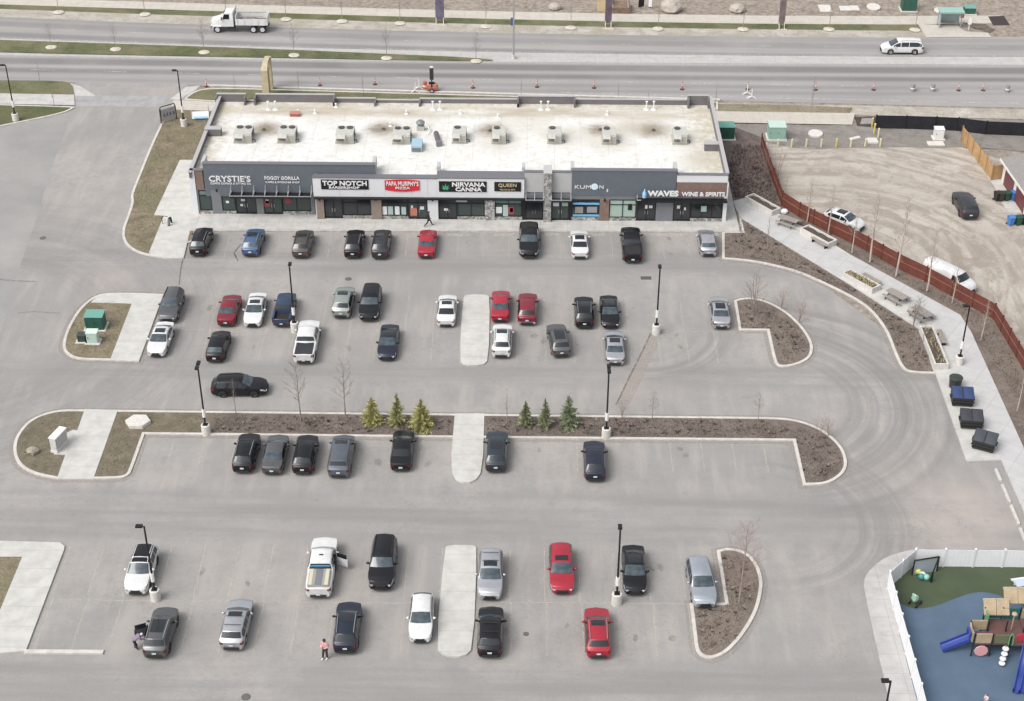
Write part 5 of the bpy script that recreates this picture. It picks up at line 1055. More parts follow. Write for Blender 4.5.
# ------------------------------------------------------------------ bare trees
BARK = mat('pale_bark', (.27, .235, .205), .9, var=.25, scale=3, space='obj'); BARKW = mat('birch_bark', (.42, .36, .31), .85, var=.22, scale=2.5, space='obj'); TWIG = mat('twig', (.20, .165, .145), .9); TWIGR = mat('reddish_twig', (.26, .18, .16), .9); TWIGP = mat('pale_twig', (.33, .285, .25), .9)
def make_tree(name, seed, H, r0, bark, twig, spread=.32, nb=16, start=.35, multi=1, upright=.9, twn=4):
    rnd = random.Random(seed); tr = MB(); br = MB(); K = 1.0
    for mtr in range(multi):
        a0 = rnd.uniform(0, 2*PI); lean = .0 if multi == 1 else .22
        path = []; x, y = (0, 0); n = 7
        for i in range(n+1):
            f = i/n; path.append(Vector((math.cos(a0)*lean*H*f*.8+x, math.sin(a0)*lean*H*f*.8+y, H*f*(1 if mtr == 0 else rnd.uniform(.8, .95))))); x += rnd.uniform(-.02, .02)*H*.35; y += rnd.uniform(-.02, .02)*H*.35
        tr.tube(path, [r0*(1-.82*i/n) for i in range(n+1)], 6)
        for b in range(nb):
            f = start+(1-start)*(b+rnd.random())/nb*.97; k = f*n; i = min(n-1, int(k)); base = path[i].lerp(path[i+1], k-i)
            az = b*2.4+rnd.uniform(-.5, .5); ln = H*spread*(1.15-f*.75)*rnd.uniform(.7, 1.15); up = upright*rnd.uniform(.7, 1.3)
            d = Vector((math.cos(az), math.sin(az), up)).normalized(); p1 = base+d*ln*.5; d2 = (d+Vector((rnd.uniform(-.3, .3), rnd.uniform(-.3, .3), .35))).normalized(); p2 = p1+d2*ln*.5
            rr_ = r0*.30*(1-f*.5); br.tube([base, p1, p2], [rr_, rr_*.65, rr_*.3], 4)
            for q in range(twn):
                s = rnd.uniform(.3, 1.0); o = base.lerp(p1, s*2) if s < .5 else p1.lerp(p2, s*2-1)
                dt = (d2+Vector((rnd.uniform(-1, 1), rnd.uniform(-1, 1), rnd.uniform(-.2, .7)))).normalized(); e = o+dt*ln*rnd.uniform(.22, .45); br.cyl(o, e, rr_*.42, rr_*.2, 3, cap=False)
                for _ in range(2):
                    m_ = o.lerp(e, rnd.uniform(.4, .9)); br.cyl(m_, m_+(dt+Vector((rnd.uniform(-.9, .9), rnd.uniform(-.9, .9), rnd.uniform(-.3, .6)))).normalized()*ln*.18, rr_*.28, rr_*.14, 3, cap=False)
    t = thing(name, '', 'tree', (0, 0, -200)); tr.build('trunk', bark, t, smooth=True, ang=60); br.build('branches', twig, t); return t
PROTO = {'sap': [make_tree('bare_sapling', 10+i, 4.2, .055, BARK, TWIG, .30, 20, .30, twn=7) for i in range(3)],
         'slim': [make_tree('bare_sapling', 20+i, 5.2, .06, BARK, TWIG, .16, 16, .30, upright=1.8) for i in range(2)],
         'asp': [make_tree('bare_aspen', 30+i, 7.6, .11, BARKW, TWIGP, .20, 24, .33, upright=1.4) for i in range(3)],
         'bush': [make_tree('bare_shrub', 40+i, 2.4, .02, TWIGR, TWIGR, .45, 10, .15, multi=5, upright=.9) for i in range(2)],
         'big': [make_tree('bare_tree', 50, 6.8, .07, BARK, TWIGR, .34, 34, .16, upright=1.0, twn=6)],
         'multi': [make_tree('bare_sapling', 60, 4.0, .05, BARK, TWIG, .36, 14, .2, multi=4)]}
_used = {}
def tree(kind, px, py, hpx, label, group, z=0.1, cat='tree'):
    pl = PROTO[kind]; k = _used.get(kind, 0); _used[kind] = k+1; src = pl[k % len(pl)]; p = at(px, py, z)
    base = {'sap': 4.2, 'slim': 5.2, 'asp': 7.6, 'bush': 2.4, 'big': 6.8, 'multi': 4.0}[kind]
    dist = math.sqrt(p.x**2+p.y**2+CH**2); H = hpx/(CF/dist*math.cos(math.asin(CH/dist)))
    s = H/base
    if k < len(pl): t = src; t.location = (p.x, p.y, z); t.scale = (s,)*3
    else: t = dup(src, (p.x, p.y, z), random.uniform(0, 6), label, s)
    t['label'] = label; t['category'] = cat; t['group'] = group
    t.rotation_euler = (0, 0, random.uniform(0, 6.28)); return t
MULCHRING = mat('tree_ring_mulch', (.50, .46, .39), .95, var=.25, scale=3)
def ring(px, py, r=.75, z=.10):
    p = at(px, py, z); mb = MB(); mb.lathe([(0, .14), (r*.6, .10), (r, 0)], 12, (p.x, p.y, z)); struct(mb.build('mulch_ring', MULCHRING))
GM = 'young trees on the road median'; GF = 'young trees along the far sidewalk'; GN = 'young trees between the road and the shops'; GA = 'tall aspens along the red fence'; GI = 'young trees on the planted island'
for px, py, h, lb in ((51, 46, 21, 'bare sapling on the grass median, leftmost there'), (115.5, 48, 22, 'bare sapling on the grass median, second from the left'), (204, 51, 30, 'bare sapling on the median just below the front of the dump truck'), (294, 54, 28, 'bare sapling on the median right of the dump truck'), (386.5, 57, 30, 'bare sapling on the median between the dump truck and the arrow trailer'), (476, 60, 26, 'bare sapling at the tapered end of the grass median')):
    tree('sap', px, py, h, lb, GM); ring(px, py+1)
for px, py, lb in ((58.5, 11.5, 'bare sapling at far left of the far sidewalk'), (145, 13.5, 'bare sapling by the far sidewalk, second from left'), (226, 14, 'bare sapling behind the dump truck cab'), (286, 18.5, 'bare sapling by the far sidewalk behind the tail of the dump truck'), (342, 20.5, 'bare sapling on the far verge midway between dump truck and purple banner'), (400, 22.5, 'bare sapling on the far verge left of the purple banner'), (486, 25.5, 'bare sapling on the far verge between purple banner and blue-banner lamp'), (571, 27, 'bare sapling on the far verge left of the middle banner'), (658, 28, 'bare sapling on the far verge right of the middle banner'), (743, 28.5, 'bare sapling on the far verge left of the brown banner'), (829, 28.5, 'bare sapling on the far verge right of the brown banner'), (915, 29, 'bare sapling on the far verge left of the bus shelter')):
    tree('slim', px, py, 30, lb, GF); ring(px, py+.6, .8)
for px, py, h, lb in ((40, 83, 20, 'bare sapling on the verge lawn at the left edge of the road'), (54.7, 109, 24, 'bare sapling beside the walk on the corner lawn'), (235, 90, 16, 'bare sapling behind the left end of the shop roof'), (299, 92, 21, 'bare sapling behind the shops right of the beige arch'), (363.5, 94, 21, 'bare sapling behind the shops left of the arrow trailer'), (428, 96, 12, 'bare sapling in front of the arrow trailer'), (521, 97, 17, 'bare sapling behind the middle of the shop roof'), (618, 100, 17, 'bare sapling behind the right half of the shop roof'), (573, 98.5, 12, 'small bare sapling behind the stone pillar roof line'), (648, 101, 12, 'small bare sapling behind the right end of the shop roof'), (715.5, 104.5, 20, 'bare sapling at the rear right corner of the shops'), (811, 113, 35, 'bare leaning tree on the verge above the gravel strip')):
    tree('slim', px, py, h, lb, GN)
for px, py, h, lb in ((807, 222, 42, 'slim aspen behind the second planter, next to the red fence'), (828, 235, 46, 'aspen in front of the white sedan behind the fence'), (852, 253, 44, 'aspen just right of the white sedan behind the fence'), (870, 262, 66, 'tall aspen between white sedan and white van, left of a similar one'), (896, 276, 74, 'tallest aspen along the red fence, left of the white van'), (927, 291, 60, 'aspen in front of the white van roof'), (952, 303, 42, 'aspen in front of the white van nose'), (981, 340, 38, 'slim aspen right of the path lamp post'), (1017, 411, 42, 'slim aspen at the right edge beside the path'), (784.5, 203, 26, 'small bare aspen beside the first planter')):
    tree('asp', px, py, h, lb, GA)
for px, py, h, lb in ((767, 252, 36, 'bare sapling in the mulch bed below the first planter'), (740, 240, 20, 'small bare sapling in the mulch bed by the shop corner'), (921, 356, 34, 'bare sapling at the pointed end of the path bed')): tree('slim', px, py, h, lb, 'young trees in the path bed')
tree('multi', 913, 326, 32, 'many-stemmed bare sapling between the two lower picnic tables', 'young trees in the path bed', .16)
for k, px, py, h, lb in (('slim', 236, 414, 34, 'bare sapling on the island in front of the black moving SUV'), ('sap', 301, 421, 56, 'bare sapling on the island below the white covered pickup'), ('sap', 345.5, 416, 52, 'bare sapling on the island left of the yellow green spruces'), ('slim', 507, 423, 34, 'reddish bare sapling right of the middle concrete pad'), ('sap', 652, 420, 28, 'bare sapling on the island right of the centre lamp post'), ('bush', 622, 417.5, 20, 'small bare shrub on the island by the centre lamp post'), ('sap', 758, 420.5, 26, 'bare sapling on the right part of the planted island'), ('bush', 818, 440, 24, 'reddish bare shrub on the rounded end of the planted island'), ('bush', 828, 436, 18, 'small reddish shrub at the outer edge of the planted island')): tree(k, px, py, h, lb, GI)
tree('multi', 753.5, 316, 42, 'bare many-stemmed sapling on the corner island beside the silver sedan', 'corner island plants'); tree('bush', 781, 309, 22, 'bare shrub on the upper edge of the corner island', 'corner island plants'); tree('bush', 799, 322, 24, 'bare shrub on the right edge of the corner island', 'corner island plants')
tree('big', 739, 604, 74, 'bushy bare tree on the corner island beside the icy silver SUV', 'corner island plants')
for px, py, lb in ((777, 180, 'grey bare shrub at the bend of the red fence'), (752, 170, 'grey bare shrub in the dark bed behind the shops'), (765, 178, 'grey bare shrub against the upper end of the red fence'), (741, 186, 'grey bare shrub above the first planter')): tree('bush', px, py, 28, lb, 'bare shrubs in the dark bed')
for px, py, lb in ((163, 127, 'small dark shrub on the brown lawn below the entrance sign'), (169, 142, 'small dark shrub in the middle of the brown side lawn'), (160, 158, 'small dark shrub low on the brown side lawn')): tree('bush', px, py, 12, lb, 'small shrubs on the side lawn')

# spruces
def spruce(px, py, hpx, wpx, label, c1, seed):
    p = at(px, py, .1); dist = math.sqrt(p.x**2+p.y**2+CH**2); sc = CF/dist; H = hpx/(sc*.83)*.9; R = wpx/sc/2*.95; rnd = random.Random(seed)
    t = thing('spruce_tree', label, 'spruce', (p.x, p.y, .1), rnd.uniform(0, 6), 'young spruces on the planted island')
    MB().cyl((0, 0, 0), (0, 0, H*.97), .09, .012, 7).build('trunk', mat('spruce_bark', (.13, .10, .08), .9), t)
    mb = MB(); nw = 17
    for wv in range(nw):
        f = wv/(nw-1); z = H*(.07+.90*f); ln = R*(1-f)**.85*1.08+.06; nb = max(5, int(13*(1-f)+5)); a0 = rnd.uniform(0, 6)
        for b in range(nb):
            if rnd.random() < .22: continue
            a = a0+2*PI*b/nb+rnd.uniform(-.2, .2); l = ln*rnd.uniform(.62, 1.2); dr = -.22+.5*f; mi = rnd.choice((0, 0, 1, 2))
            dirv = Vector((math.cos(a), math.sin(a), dr)); side = Vector((-math.sin(a), math.cos(a), 0)); o = Vector((0, 0, z))
            for sgi in range(5):
                u = (sgi+.6)/5; c_ = o+dirv*l*u+Vector((0, 0, .10*l*u*u)); wd = l*.26*(1.1-u*.75)+.03
                for sd_ in (-1, 1):
                    tip = c_+dirv*l*.20+side*sd_*wd*rnd.uniform(.8, 1.25)+Vector((0, 0, rnd.uniform(-.09, .05))); mb.add([c_-dirv*l*.05, c_+dirv*l*.09+Vector((0, 0, .03)), tip, c_+side*sd_*wd*.4-dirv*.04+Vector((0, 0, -.05))], [(0, 1, 2, 3)], mi)
            tip = o+dirv*l*1.08; mb.add([o+dirv*l*.75+side*.05, o+dirv*l*.75-side*.05, tip+Vector((0, 0, .05))], [(0, 1, 2)], mi)
    mb.cyl((0, 0, H*.94), (0, 0, H*1.03), .03, .005, 4, 1)
    ms = [mat('needles_%d_%d' % (seed, i), tuple(x*k for x in c1), .8, var=.25, scale=4) for i, k in enumerate((1.0, .62, 1.45))]
    mb.build('crown', ms, t)
YG = (.32, .305, .115); DG = (.205, .22, .125)
spruce(372.5, 422, 28, 21, 'yellow green young spruce, leftmost of three left of the concrete pad', YG, 1); spruce(397.5, 423, 34, 18, 'narrow green spruce in the middle of the three left of the concrete pad', (.26, .26, .115), 2); spruce(421.5, 427, 32, 24, 'broad yellow green spruce next to the middle concrete pad', YG, 3)
spruce(525.5, 425, 27, 15, 'dull green spruce, leftmost of three right of the concrete pad', DG, 4); spruce(545, 426, 31, 15, 'narrow dull green spruce in the middle of the three right of the pad', DG, 5); spruce(568.5, 425, 34, 22, 'broad dark green spruce, tallest and rightmost on the island', (.175, .20, .115), 6)

# dry tufts and litter give the beds relief (uncountable)
def tufts(name, polys, n, mts, hmin, hmax, seed, z=.1, blades=5):
    rnd = random.Random(seed); mb = MB(); P = [P2(q) for q in polys]
    def inside(p, q):
        c = False; j = len(q)-1
        for i in range(len(q)):
            if (q[i][1] > p[1]) != (q[j][1] > p[1]) and p[0] < (q[j][0]-q[i][0])*(p[1]-q[i][1])/(q[j][1]-q[i][1])+q[i][0]: c = not c
            j = i
        return c
    ars = [abs(sum(q[i][0]*q[(i+1) % len(q)][1]-q[(i+1) % len(q)][0]*q[i][1] for i in range(len(q)))) for q in P]; tot = sum(ars)
    for q, a in zip(P, ars):
        xs = [p[0] for p in q]; ys = [p[1] for p in q]; k = int(n*a/tot); c = 0; tries = 0
        while c < k and tries < k*20:
            tries += 1; p = (rnd.uniform(min(xs), max(xs)), rnd.uniform(min(ys), max(ys)))
            if not inside(p, q): continue
            c += 1; h = rnd.uniform(hmin, hmax); mi = rnd.randrange(len(mts))
            for b in range(blades):
                a_ = rnd.uniform(0, 6.28); d = Vector((math.cos(a_), math.sin(a_), 0)); s = Vector((-d.y, d.x, 0)); o = Vector((p[0], p[1], z)); w_ = h*.16
                mb.add([o-s*w_, o+s*w_, o+d*h*rnd.uniform(.3, .9)+Vector((0, 0, h*rnd.uniform(.5, 1)))], [(0, 1, 2)], mi)
    o = mb.build(name, mts); o['kind'] = 'stuff'; o['label'] = {'dry_litter': 'loose dry plant litter over the planting beds', 'dead_perennials': 'dead perennial clumps standing in the mulch beds', 'grass_tufts': 'short straw and olive grass tufts on the lawns'}[name]; o['category'] = 'ground cover'; return o
LIT = [mat('litter_brown', (.14, .108, .09), .95), mat('litter_tan', (.27, .225, .185), .95), mat('litter_dark', (.095, .076, .066), .95), mat('litter_grey', (.22, .195, .175), .95)]
tufts('dry_litter', [[(215, 416), (450, 418), (450, 435), (215, 433)], [(487, 418), (765, 421), (826, 437), (842, 462), (824, 482), (805, 483), (795, 439), (487, 435)], [(740, 303), (764, 304), (800, 330), (809, 350), (786, 364), (770, 330), (741, 328)], [(720, 554), (748, 558), (758, 585), (735, 642), (703, 654), (694, 608), (728, 606)],
  [(725, 236), (739, 236), (737, 216), (848, 288), (918, 332), (931, 370), (905, 368), (888, 328), (862, 299), (760, 259), (725, 256)], [(800, 226), (896, 272), (951, 299), (994, 323), (1022, 380), (1040, 440), (975, 330), (962, 314), (850, 252)]], 9000, LIT, .05, .17, 3)
tufts('dead_perennials', [[(740, 305), (764, 306), (800, 332), (807, 350), (786, 362), (772, 330), (743, 328)], [(720, 557), (746, 560), (755, 585), (735, 640), (705, 652), (697, 610), (728, 606)], [(730, 240), (745, 225), (848, 288), (918, 332), (928, 368), (905, 366), (888, 328), (862, 297), (760, 257)], [(215, 417), (450, 420), (450, 434), (215, 431)], [(487, 420), (765, 422), (824, 438), (838, 462), (822, 480), (805, 480), (795, 437), (487, 433)]], 420, [LIT[2], LIT[0], mat('dead_stalk', (.16, .12, .10), .95), LIT[1], LIT[3]], .12, .40, 21, .1, 12)
tufts('dry_litter', [[(733, 145), (759, 145), (779, 206), (750, 197), (735, 198), (728, 180)]], 1500, [LIT[0], LIT[2], mat('litter_purple', (.085, .062, .06), .95)], .08, .28, 5, .06)
GT = [mat('tuft_green', (.06, .07, .028), .9), mat('tuft_straw', (.21, .175, .105), .95), mat('tuft_olive', (.115, .11, .052), .95)]
tufts('grass_tufts', [[(72, 308), (91, 306), (128, 307), (108, 357), (76, 356), (66, 346)], [(20, 435), (57, 413), (80, 413), (60, 440), (52, 457), (58, 476), (35, 472), (18, 460)], [(120, 413), (205, 415), (200, 432), (146, 433), (128, 475), (98, 476)], [(170, 117), (226, 112), (190, 160), (150, 216), (160, 222), (148, 250), (128, 243), (138, 190)]], 5200, GT, .03, .10, 9, .1)

# ------------------------------------------------------------------ fences
def fence(name, label, pts, h, mt, pm, post=2.4, z=0.0, thick=.06, rails=True, cap=False, post_w=.13, over=.12, base_gap=.05, board=None):
    """pts: ground points; panels between posts are parts"""
    o0 = Vector((*pts[0][:2], 0)); t = thing(name, label, 'fence', (o0.x, o0.y, z)); V = [Vector((*p[:2], 0))-o0 for p in pts]
    pmesh = None
    def put(pos, rz):
        nonlocal pmesh
        if pmesh is None:
            m_ = MB().b2(-post_w/2, -post_w/2, 0, post_w/2, post_w/2, h+over)
            if cap: m_.add([(-post_w*.7, -post_w*.7, h+over), (post_w*.7, -post_w*.7, h+over), (post_w*.7, post_w*.7, h+over), (-post_w*.7, post_w*.7, h+over), (0, 0, h+over+.12)], [(0, 1, 4), (1, 2, 4), (2, 3, 4), (3, 0, 4), (3, 2, 1, 0)])
            o = m_.build('post', pm, t); pmesh = o.data
        else: o = bpy.data.objects.new('post', pmesh); COL.objects.link(o); o.parent = t
        o.location = pos; o.rotation_euler = (0, 0, rz)
    for a, b in zip(V[:-1], V[1:]):
        L = (b-a).length; n = max(1, round(L/post)); rz = math.atan2((b-a).y, (b-a).x)
        for i in range(n):
            p0 = a.lerp(b, i/n); p1 = a.lerp(b, (i+1)/n); put(p0, rz); c_ = (p0+p1)/2; ln = (p1-p0).length-post_w-.01; mb = MB()
            if board:
                k = max(1, int(ln/board)); 
                for j in range(k): mb.box((-ln/2+(j+.5)*ln/k, random.uniform(-.006, .006), base_gap+(h-base_gap)/2), (ln/k-.012, thick*.5, h-base_gap+random.uniform(-.01, .01)))
            else: mb.box((0, 0, base_gap+(h-base_gap)/2), (ln, thick, h-base_gap))
            o = mb.build('panel', mt, t); o.location = c_; o.rotation_euler = (0, 0, rz)
            if rails:
                r_ = MB(); R_ = [r_.box((0, -thick*.75, zz), (ln+.02, thick*.9, .10)) for zz in rails]; o2 = r_.build('rail', pm if not isinstance(rails, tuple) else RAILM, t); o2.location = c_; o2.rotation_euler = (0, 0, rz)
    put(V[-1], rz); return t
REDB = mat('red_boards', (.135, .040, .027), .8, var=.25, scale=1.5); REDP = mat('red_posts', (.095, .029, .021), .8); RAILM = mat('pale_rail', (.21, .09, .065), .8)
fence('board_fence', 'long brownish red board fence bending along the path', P2([(761, 148), (769, 172), (781.5, 206), (799, 217.5), (827, 232), (852, 243.5), (896, 268), (925, 282), (951, 296), (993, 319.5), (1024, 371), (1062, 434)]), 1.8, REDB, REDP, 2.5, rails=(1.02,), board=.15)
TANB = mat('cedar_boards', (.40, .25, .12), .75, var=.2, scale=1.2); TANP = mat('cedar_posts', (.30, .185, .095), .8)
fence('board_fence', 'new tan cedar board fence with a corner beside the garage', P2([(961, 141), (972, 155), (985, 172), (991, 180.5), (1002, 179)]), 1.9, TANB, TANP, 2.4, rails=None, board=.5)
VIN = mat('white_vinyl', (.73, .74, .755), .45, var=.03, scale=.8); VINP = mat('white_vinyl_post', (.66, .67, .68), .45)
fence('vinyl_fence', 'white vinyl privacy fence around the playground', P2([(1090, 569.5), (913, 567.6), (887.2, 590), (918, 703), (930, 747), (945, 800)]), 1.75, VIN, VINP, 2.45, z=.13, rails=None, cap=True, board=.3)
BLKF = mat('black_fabric', (.012, .013, .018), .8, var=.4, scale=1.5)
fence('silt_fence', 'black fabric construction fence beside the trench', P2([(875, 128.5), (905, 129), (935, 130), (957, 131), (985, 134.5), (1024, 136), (1060, 138)]), 1.75, BLKF, POLE, 4.5, rails=None, post_w=.16, thick=.08, over=.1)
# trench curb ring at the broken end of the walk
p = at(861, 122); struct(MB().poly(P2([(854, 117), (877, 117), (878, 125), (870, 127.5), (857, 126)]), .06).build('trench', mat('wet_dirt', (.055, .047, .042), .95, var=.4, scale=2)))
struct(MB().poly(P2([(862, 118.5), (874, 118.5), (873, 124), (860, 124.5)]), .066).build('trench', mat('mud_grey', (.27, .25, .225), .95, var=.2, scale=2)))

# ------------------------------------------------------------------ utility cabinets
def cab(px, py, w_, d_, h_, mt, mt2, label, cat='utility box', name='utility_box', rz=0.0, pad=True, doors=2, z=.1):
    p = at(px, py, z); t = thing(name, label, cat, (p.x, p.y, z), rz)
    if pad: MB().b2(-w_/2-.2, -d_/2-.2, -.08, w_/2+.2, d_/2+.2, .08).build('pad', CBASE, t)
    zb = .081 if pad else 0
    MB().b2(-w_/2, -d_/2, zb, w_/2, d_/2, h_).build('casing', mt, t); MB().add([(-w_/2-.04, -d_/2-.06, h_), (w_/2+.04, -d_/2-.06, h_), (w_/2+.04, d_/2+.04, h_), (-w_/2-.04, d_/2+.04, h_), (-w_/2-.04, -d_/2-.06, h_+.04), (w_/2+.04, -d_/2-.06, h_+.04), (w_/2+.04, d_/2+.04, h_+.12), (-w_/2-.04, d_/2+.04, h_+.12)], [(0, 3, 2, 1), (4, 5, 6, 7), (0, 1, 5, 4), (1, 2, 6, 5), (2, 3, 7, 6), (3, 0, 4, 7)]).build('lid', mt2, t)
    for i in range(doors):
        x0 = -w_/2+.06+i*(w_-.08)/doors; o = MB().b2(x0, -d_/2-.025, zb+.08, x0+(w_-.08)/doors-.04, -d_/2-.003, h_-.08).build('door', mt, t); MB().b2(x0+.08, -d_/2-.05, h_*.5, x0+.14, -d_/2-.026, h_*.5+.18).build('handle', POLE, o)
    return t
GRN = mat('cabinet_green', (.024, .09, .066), .5, var=.08, scale=1); GRN2 = mat('cabinet_green_lid', (.13, .31, .26), .5); PALE = mat('cabinet_pale', (.42, .53, .47), .5); PALE2 = mat('cabinet_pale_lid', (.52, .62, .56), .5); DKG = mat('cabinet_dark', (.035, .055, .05), .5)
cab(96.5, 327, 1.75, 1.3, 1.5, GRN, GRN2, 'large green transformer box on the utility island'); cab(93.5, 342, 1.05, .7, 1.2, PALE, PALE2, 'pale grey green cabinet in front of the green transformer', doors=1); cab(82.5, 341, .75, .6, .75, DKG, DKG, 'small dark green box left of the pale cabinet', doors=1)
cab(725.5, 137, 1.9, 1.5, 1.6, GRN, GRN2, 'green transformer box behind the right corner of the shops'); cab(776, 137, 2.0, 1.7, 1.65, mat('cabinet_mint', (.27, .42, .36), .5), mat('cabinet_mint_lid', (.44, .56, .50), .5), 'pale mint utility cabinet on the gravel strip')
cab(908, 9.5, 2.0, 1.6, 2.0, GRN, GRN, 'green transformer box beyond the far sidewalk'); cab(969, 13, 1.5, 1.2, .9, GRN, GRN2, 'low green utility box behind the bus shelter', doors=1); cab(938, 138, 1.1, .9, 1.25, mat('cabinet_white', (.66, .65, .62), .6), mat('cabinet_white', (.66, .65, .62), .6), 'white utility cabinet by the black construction fence', doors=1)
def slab(px, py, w_, d_, h_, label, n=0, rz=0.0, z=.02, mt=None, cat='concrete slab'):
    p = at(px, py, z); t = tag((MB().lathe([(0, h_), (w_*.96, h_), (w_, h_*.85), (w_, 0)], n) if n else MB().box((0, 0, h_/2), (w_, d_, h_))).build('concrete_slab', mt or CBASE, None), label, cat); t.location = (p.x, p.y, z); t.rotation_euler = (0, 0, rz)
    if n: t.scale = (1, d_/w_, 1)
slab(138.5, 424, 1.15, 1.0, .45, 'white hexagonal concrete vault lid on the lawn', 6); slab(815.5, 134.5, .9, 1.0, .25, 'round pale concrete lid on the gravel strip', 10); slab(873.5, 7.5, 1.0, 1.3, .2, 'round concrete lid beyond the far sidewalk', 10); slab(941, 11, 1.0, 1.1, .2, 'round pale lid behind the bus shelter', 10)
slab(825, 9, 1.7, 2.6, .15, 'square concrete pad beyond the sidewalk, leftmost of three'); slab(845, 9, 1.5, 1.7, .15, 'middle small concrete pad of three beyond the sidewalk'); slab(854.5, 8.7, 1.2, 1.7, .15, 'rightmost small concrete pad of three beyond the sidewalk'); slab(872.5, 141.5, 1.2, 1.3, .2, 'square concrete pad beside the yellow bollards', z=.024); slab(935.5, 144, 2.0, 1.1, .12, 'flat concrete pad below the white utility cabinet', z=.024); slab(855, 138.5, 1.4, .5, .12, 'pale broken concrete strip between the bollards', rz=.5, z=.024)
for i, (px, py, h, c_, lb) in enumerate(((777.5, 147, 1, 0, 'leftmost pale yellow bollard below the mint cabinet'), (791.5, 147, 1, 0, 'second bollard from the left on the gravel edge'), (806, 147, 1, 0, 'bollard left of and below the round concrete lid'), (821, 147, 1, 0, 'bollard right of and below the round concrete lid'), (836, 147.2, 1.1, 1, 'bright yellow bollard in the middle of the row'), (850.5, 147, 1, 0, 'bollard below the broken concrete strip'), (865, 146.5, 1, 0, 'bollard left of the square concrete pad'), (880, 146.5, 1, 0, 'bollard right of the square concrete pad'), (872, 127, 1.2, 1, 'topmost yellow bollard beside the black fence'), (874, 133.5, 1.3, 1, 'yellow bollard above the square concrete pad'), (878, 137.5, 1.2, 0, 'pale bollard touching the top of the square pad'))):
    p = at(px, py); t = thing('bollard', lb, 'bollard', (p.x, p.y, 0), 0, 'bollards along the gravel strip'); MB().cyl((0, 0, 0), (0, 0, h), .11, n=8).build('post', (mat('bollard_yellow', (.55, .44, .12), .6) if c_ else mat('bollard_pale', (.58, .53, .33), .6)), t); MB().ball((0, 0, h), .11, 4, (1, 1, .5)).build('cap', PW, t)
# mailbox, boulder, wheel stop, bike rack
p = at(60, 447, .1); t = thing('mailbox_cluster', 'grey white community mailbox on the west end of the island', 'mailbox', (p.x, p.y, .1), math.radians(72))
MB().b2(-.95, -.35, 0, .95, .35, .2).build('base', CBASE, t); MB().b2(-.88, -.3, .201, .88, .3, 1.5).build('casing', mat('mailbox_grey', (.52, .52, .50), .5, var=.15, scale=4), t); MB().b2(-.93, -.36, 1.501, .93, .36, 1.57).build('lid', mat('mailbox_lid', (.68, .68, .66), .5), t)
mb = MB(); [mb.b2(-.83+i*.33, s*.302-.008, .4+j*.24, -.55+i*.33, s*.302+.008, .6+j*.24) for i in range(5) for j in range(4) for s in (-1, 1)]; mb.build('mail_slots', mat('mailbox_slot', (.36, .36, .35), .5), t)
def boulder(px, py, r, label, z=.08, mt=None, grp=None):
    p = at(px, py, z); rnd = random.Random(int(px)); mb = MB().ball((0, 0, r*.45), r, 5, (1.15, .9, .75)); mb.v = [tuple(c_*rnd.uniform(.82, 1.15) if k < 2 else c_ for k, c_ in enumerate(v)) for v in mb.v]
    o = tag(mb.build('boulder', mt or mat('boulder_stone', (.30, .265, .215), .95, var=.3, scale=3), None), label, 'boulder', grp); o.location = (p.x, p.y, z)
boulder(33, 453, .5, 'single brown boulder on the lawn beside the mailbox')
boulder(671, 11, 1.5, 'large pale boulder beyond the far sidewalk', 0, mat('pale_stone', (.38, .34, .295), .95, var=.2, scale=2)); boulder(555, 9, .8, 'pale rock pile left of the tan crate beyond the sidewalk', 0, mat('pale_stone', (.38, .34, .295), .95, var=.2, scale=2)); boulder(737, 11.5, 1.0, 'pale rock beyond the sidewalk left of the brown banner', 0, mat('pale_stone', (.38, .34, .295), .95, var=.2, scale=2))
p0 = at(24.5, 652.5); p1 = at(103.5, 653); t = tag(MB().box((0, 0, .075), ((p1-p0).length, .38, .15)).build('curb_stop', KERB, None), 'long concrete curb stop at lower left', 'curb stop'); t.location = (p0+p1)/2; t.rotation_euler = (0, 0, math.atan2((p1-p0).y, (p1-p0).x))
for i, (a, b, lb) in enumerate((((995.5, 470), (1000.5, 481.5), 'topmost concrete curb block beside the path end'), ((1002, 485.5), (1009.6, 503), 'second concrete curb block from the top beside the path'), ((1010.8, 506), (1018.6, 525), 'third concrete curb block down beside the path'), ((1019.7, 529), (1027, 546), 'lowest concrete curb block at the right edge'))):
    p0 = at(*a); p1 = at(*b); t = tag(MB().box((0, 0, .08), ((p1-p0).length, .24, .16)).build('curb_stop', KERB, None), lb, 'curb stop', 'curb blocks beside the path'); t.location = (p0+p1)/2; t.rotation_euler = (0, 0, math.atan2((p1-p0).y, (p1-p0).x))
p = at(167.5, 224, .15); t = thing('bike_rack', 'dark bent bike rack on the walk at the shop corner', 'bike rack', (p.x, p.y, .15)); 
mb = MB(); mb.tube([(-.5, 0, 0), (-.6, .1, .7), (-.35, .15, .9), (.1, .1, .85)], .035, 6); mb.build('tube', POLE, t); mb = MB()
for k in range(3): mb.tube([(.15+.1*k, -.5, 0), (.2+.1*k, -.25, .75), (.3+.08*k, .1, .8), (.35+.06*k, .3, 0)], .04, 6)
mb.build('hoops', POLE, t)
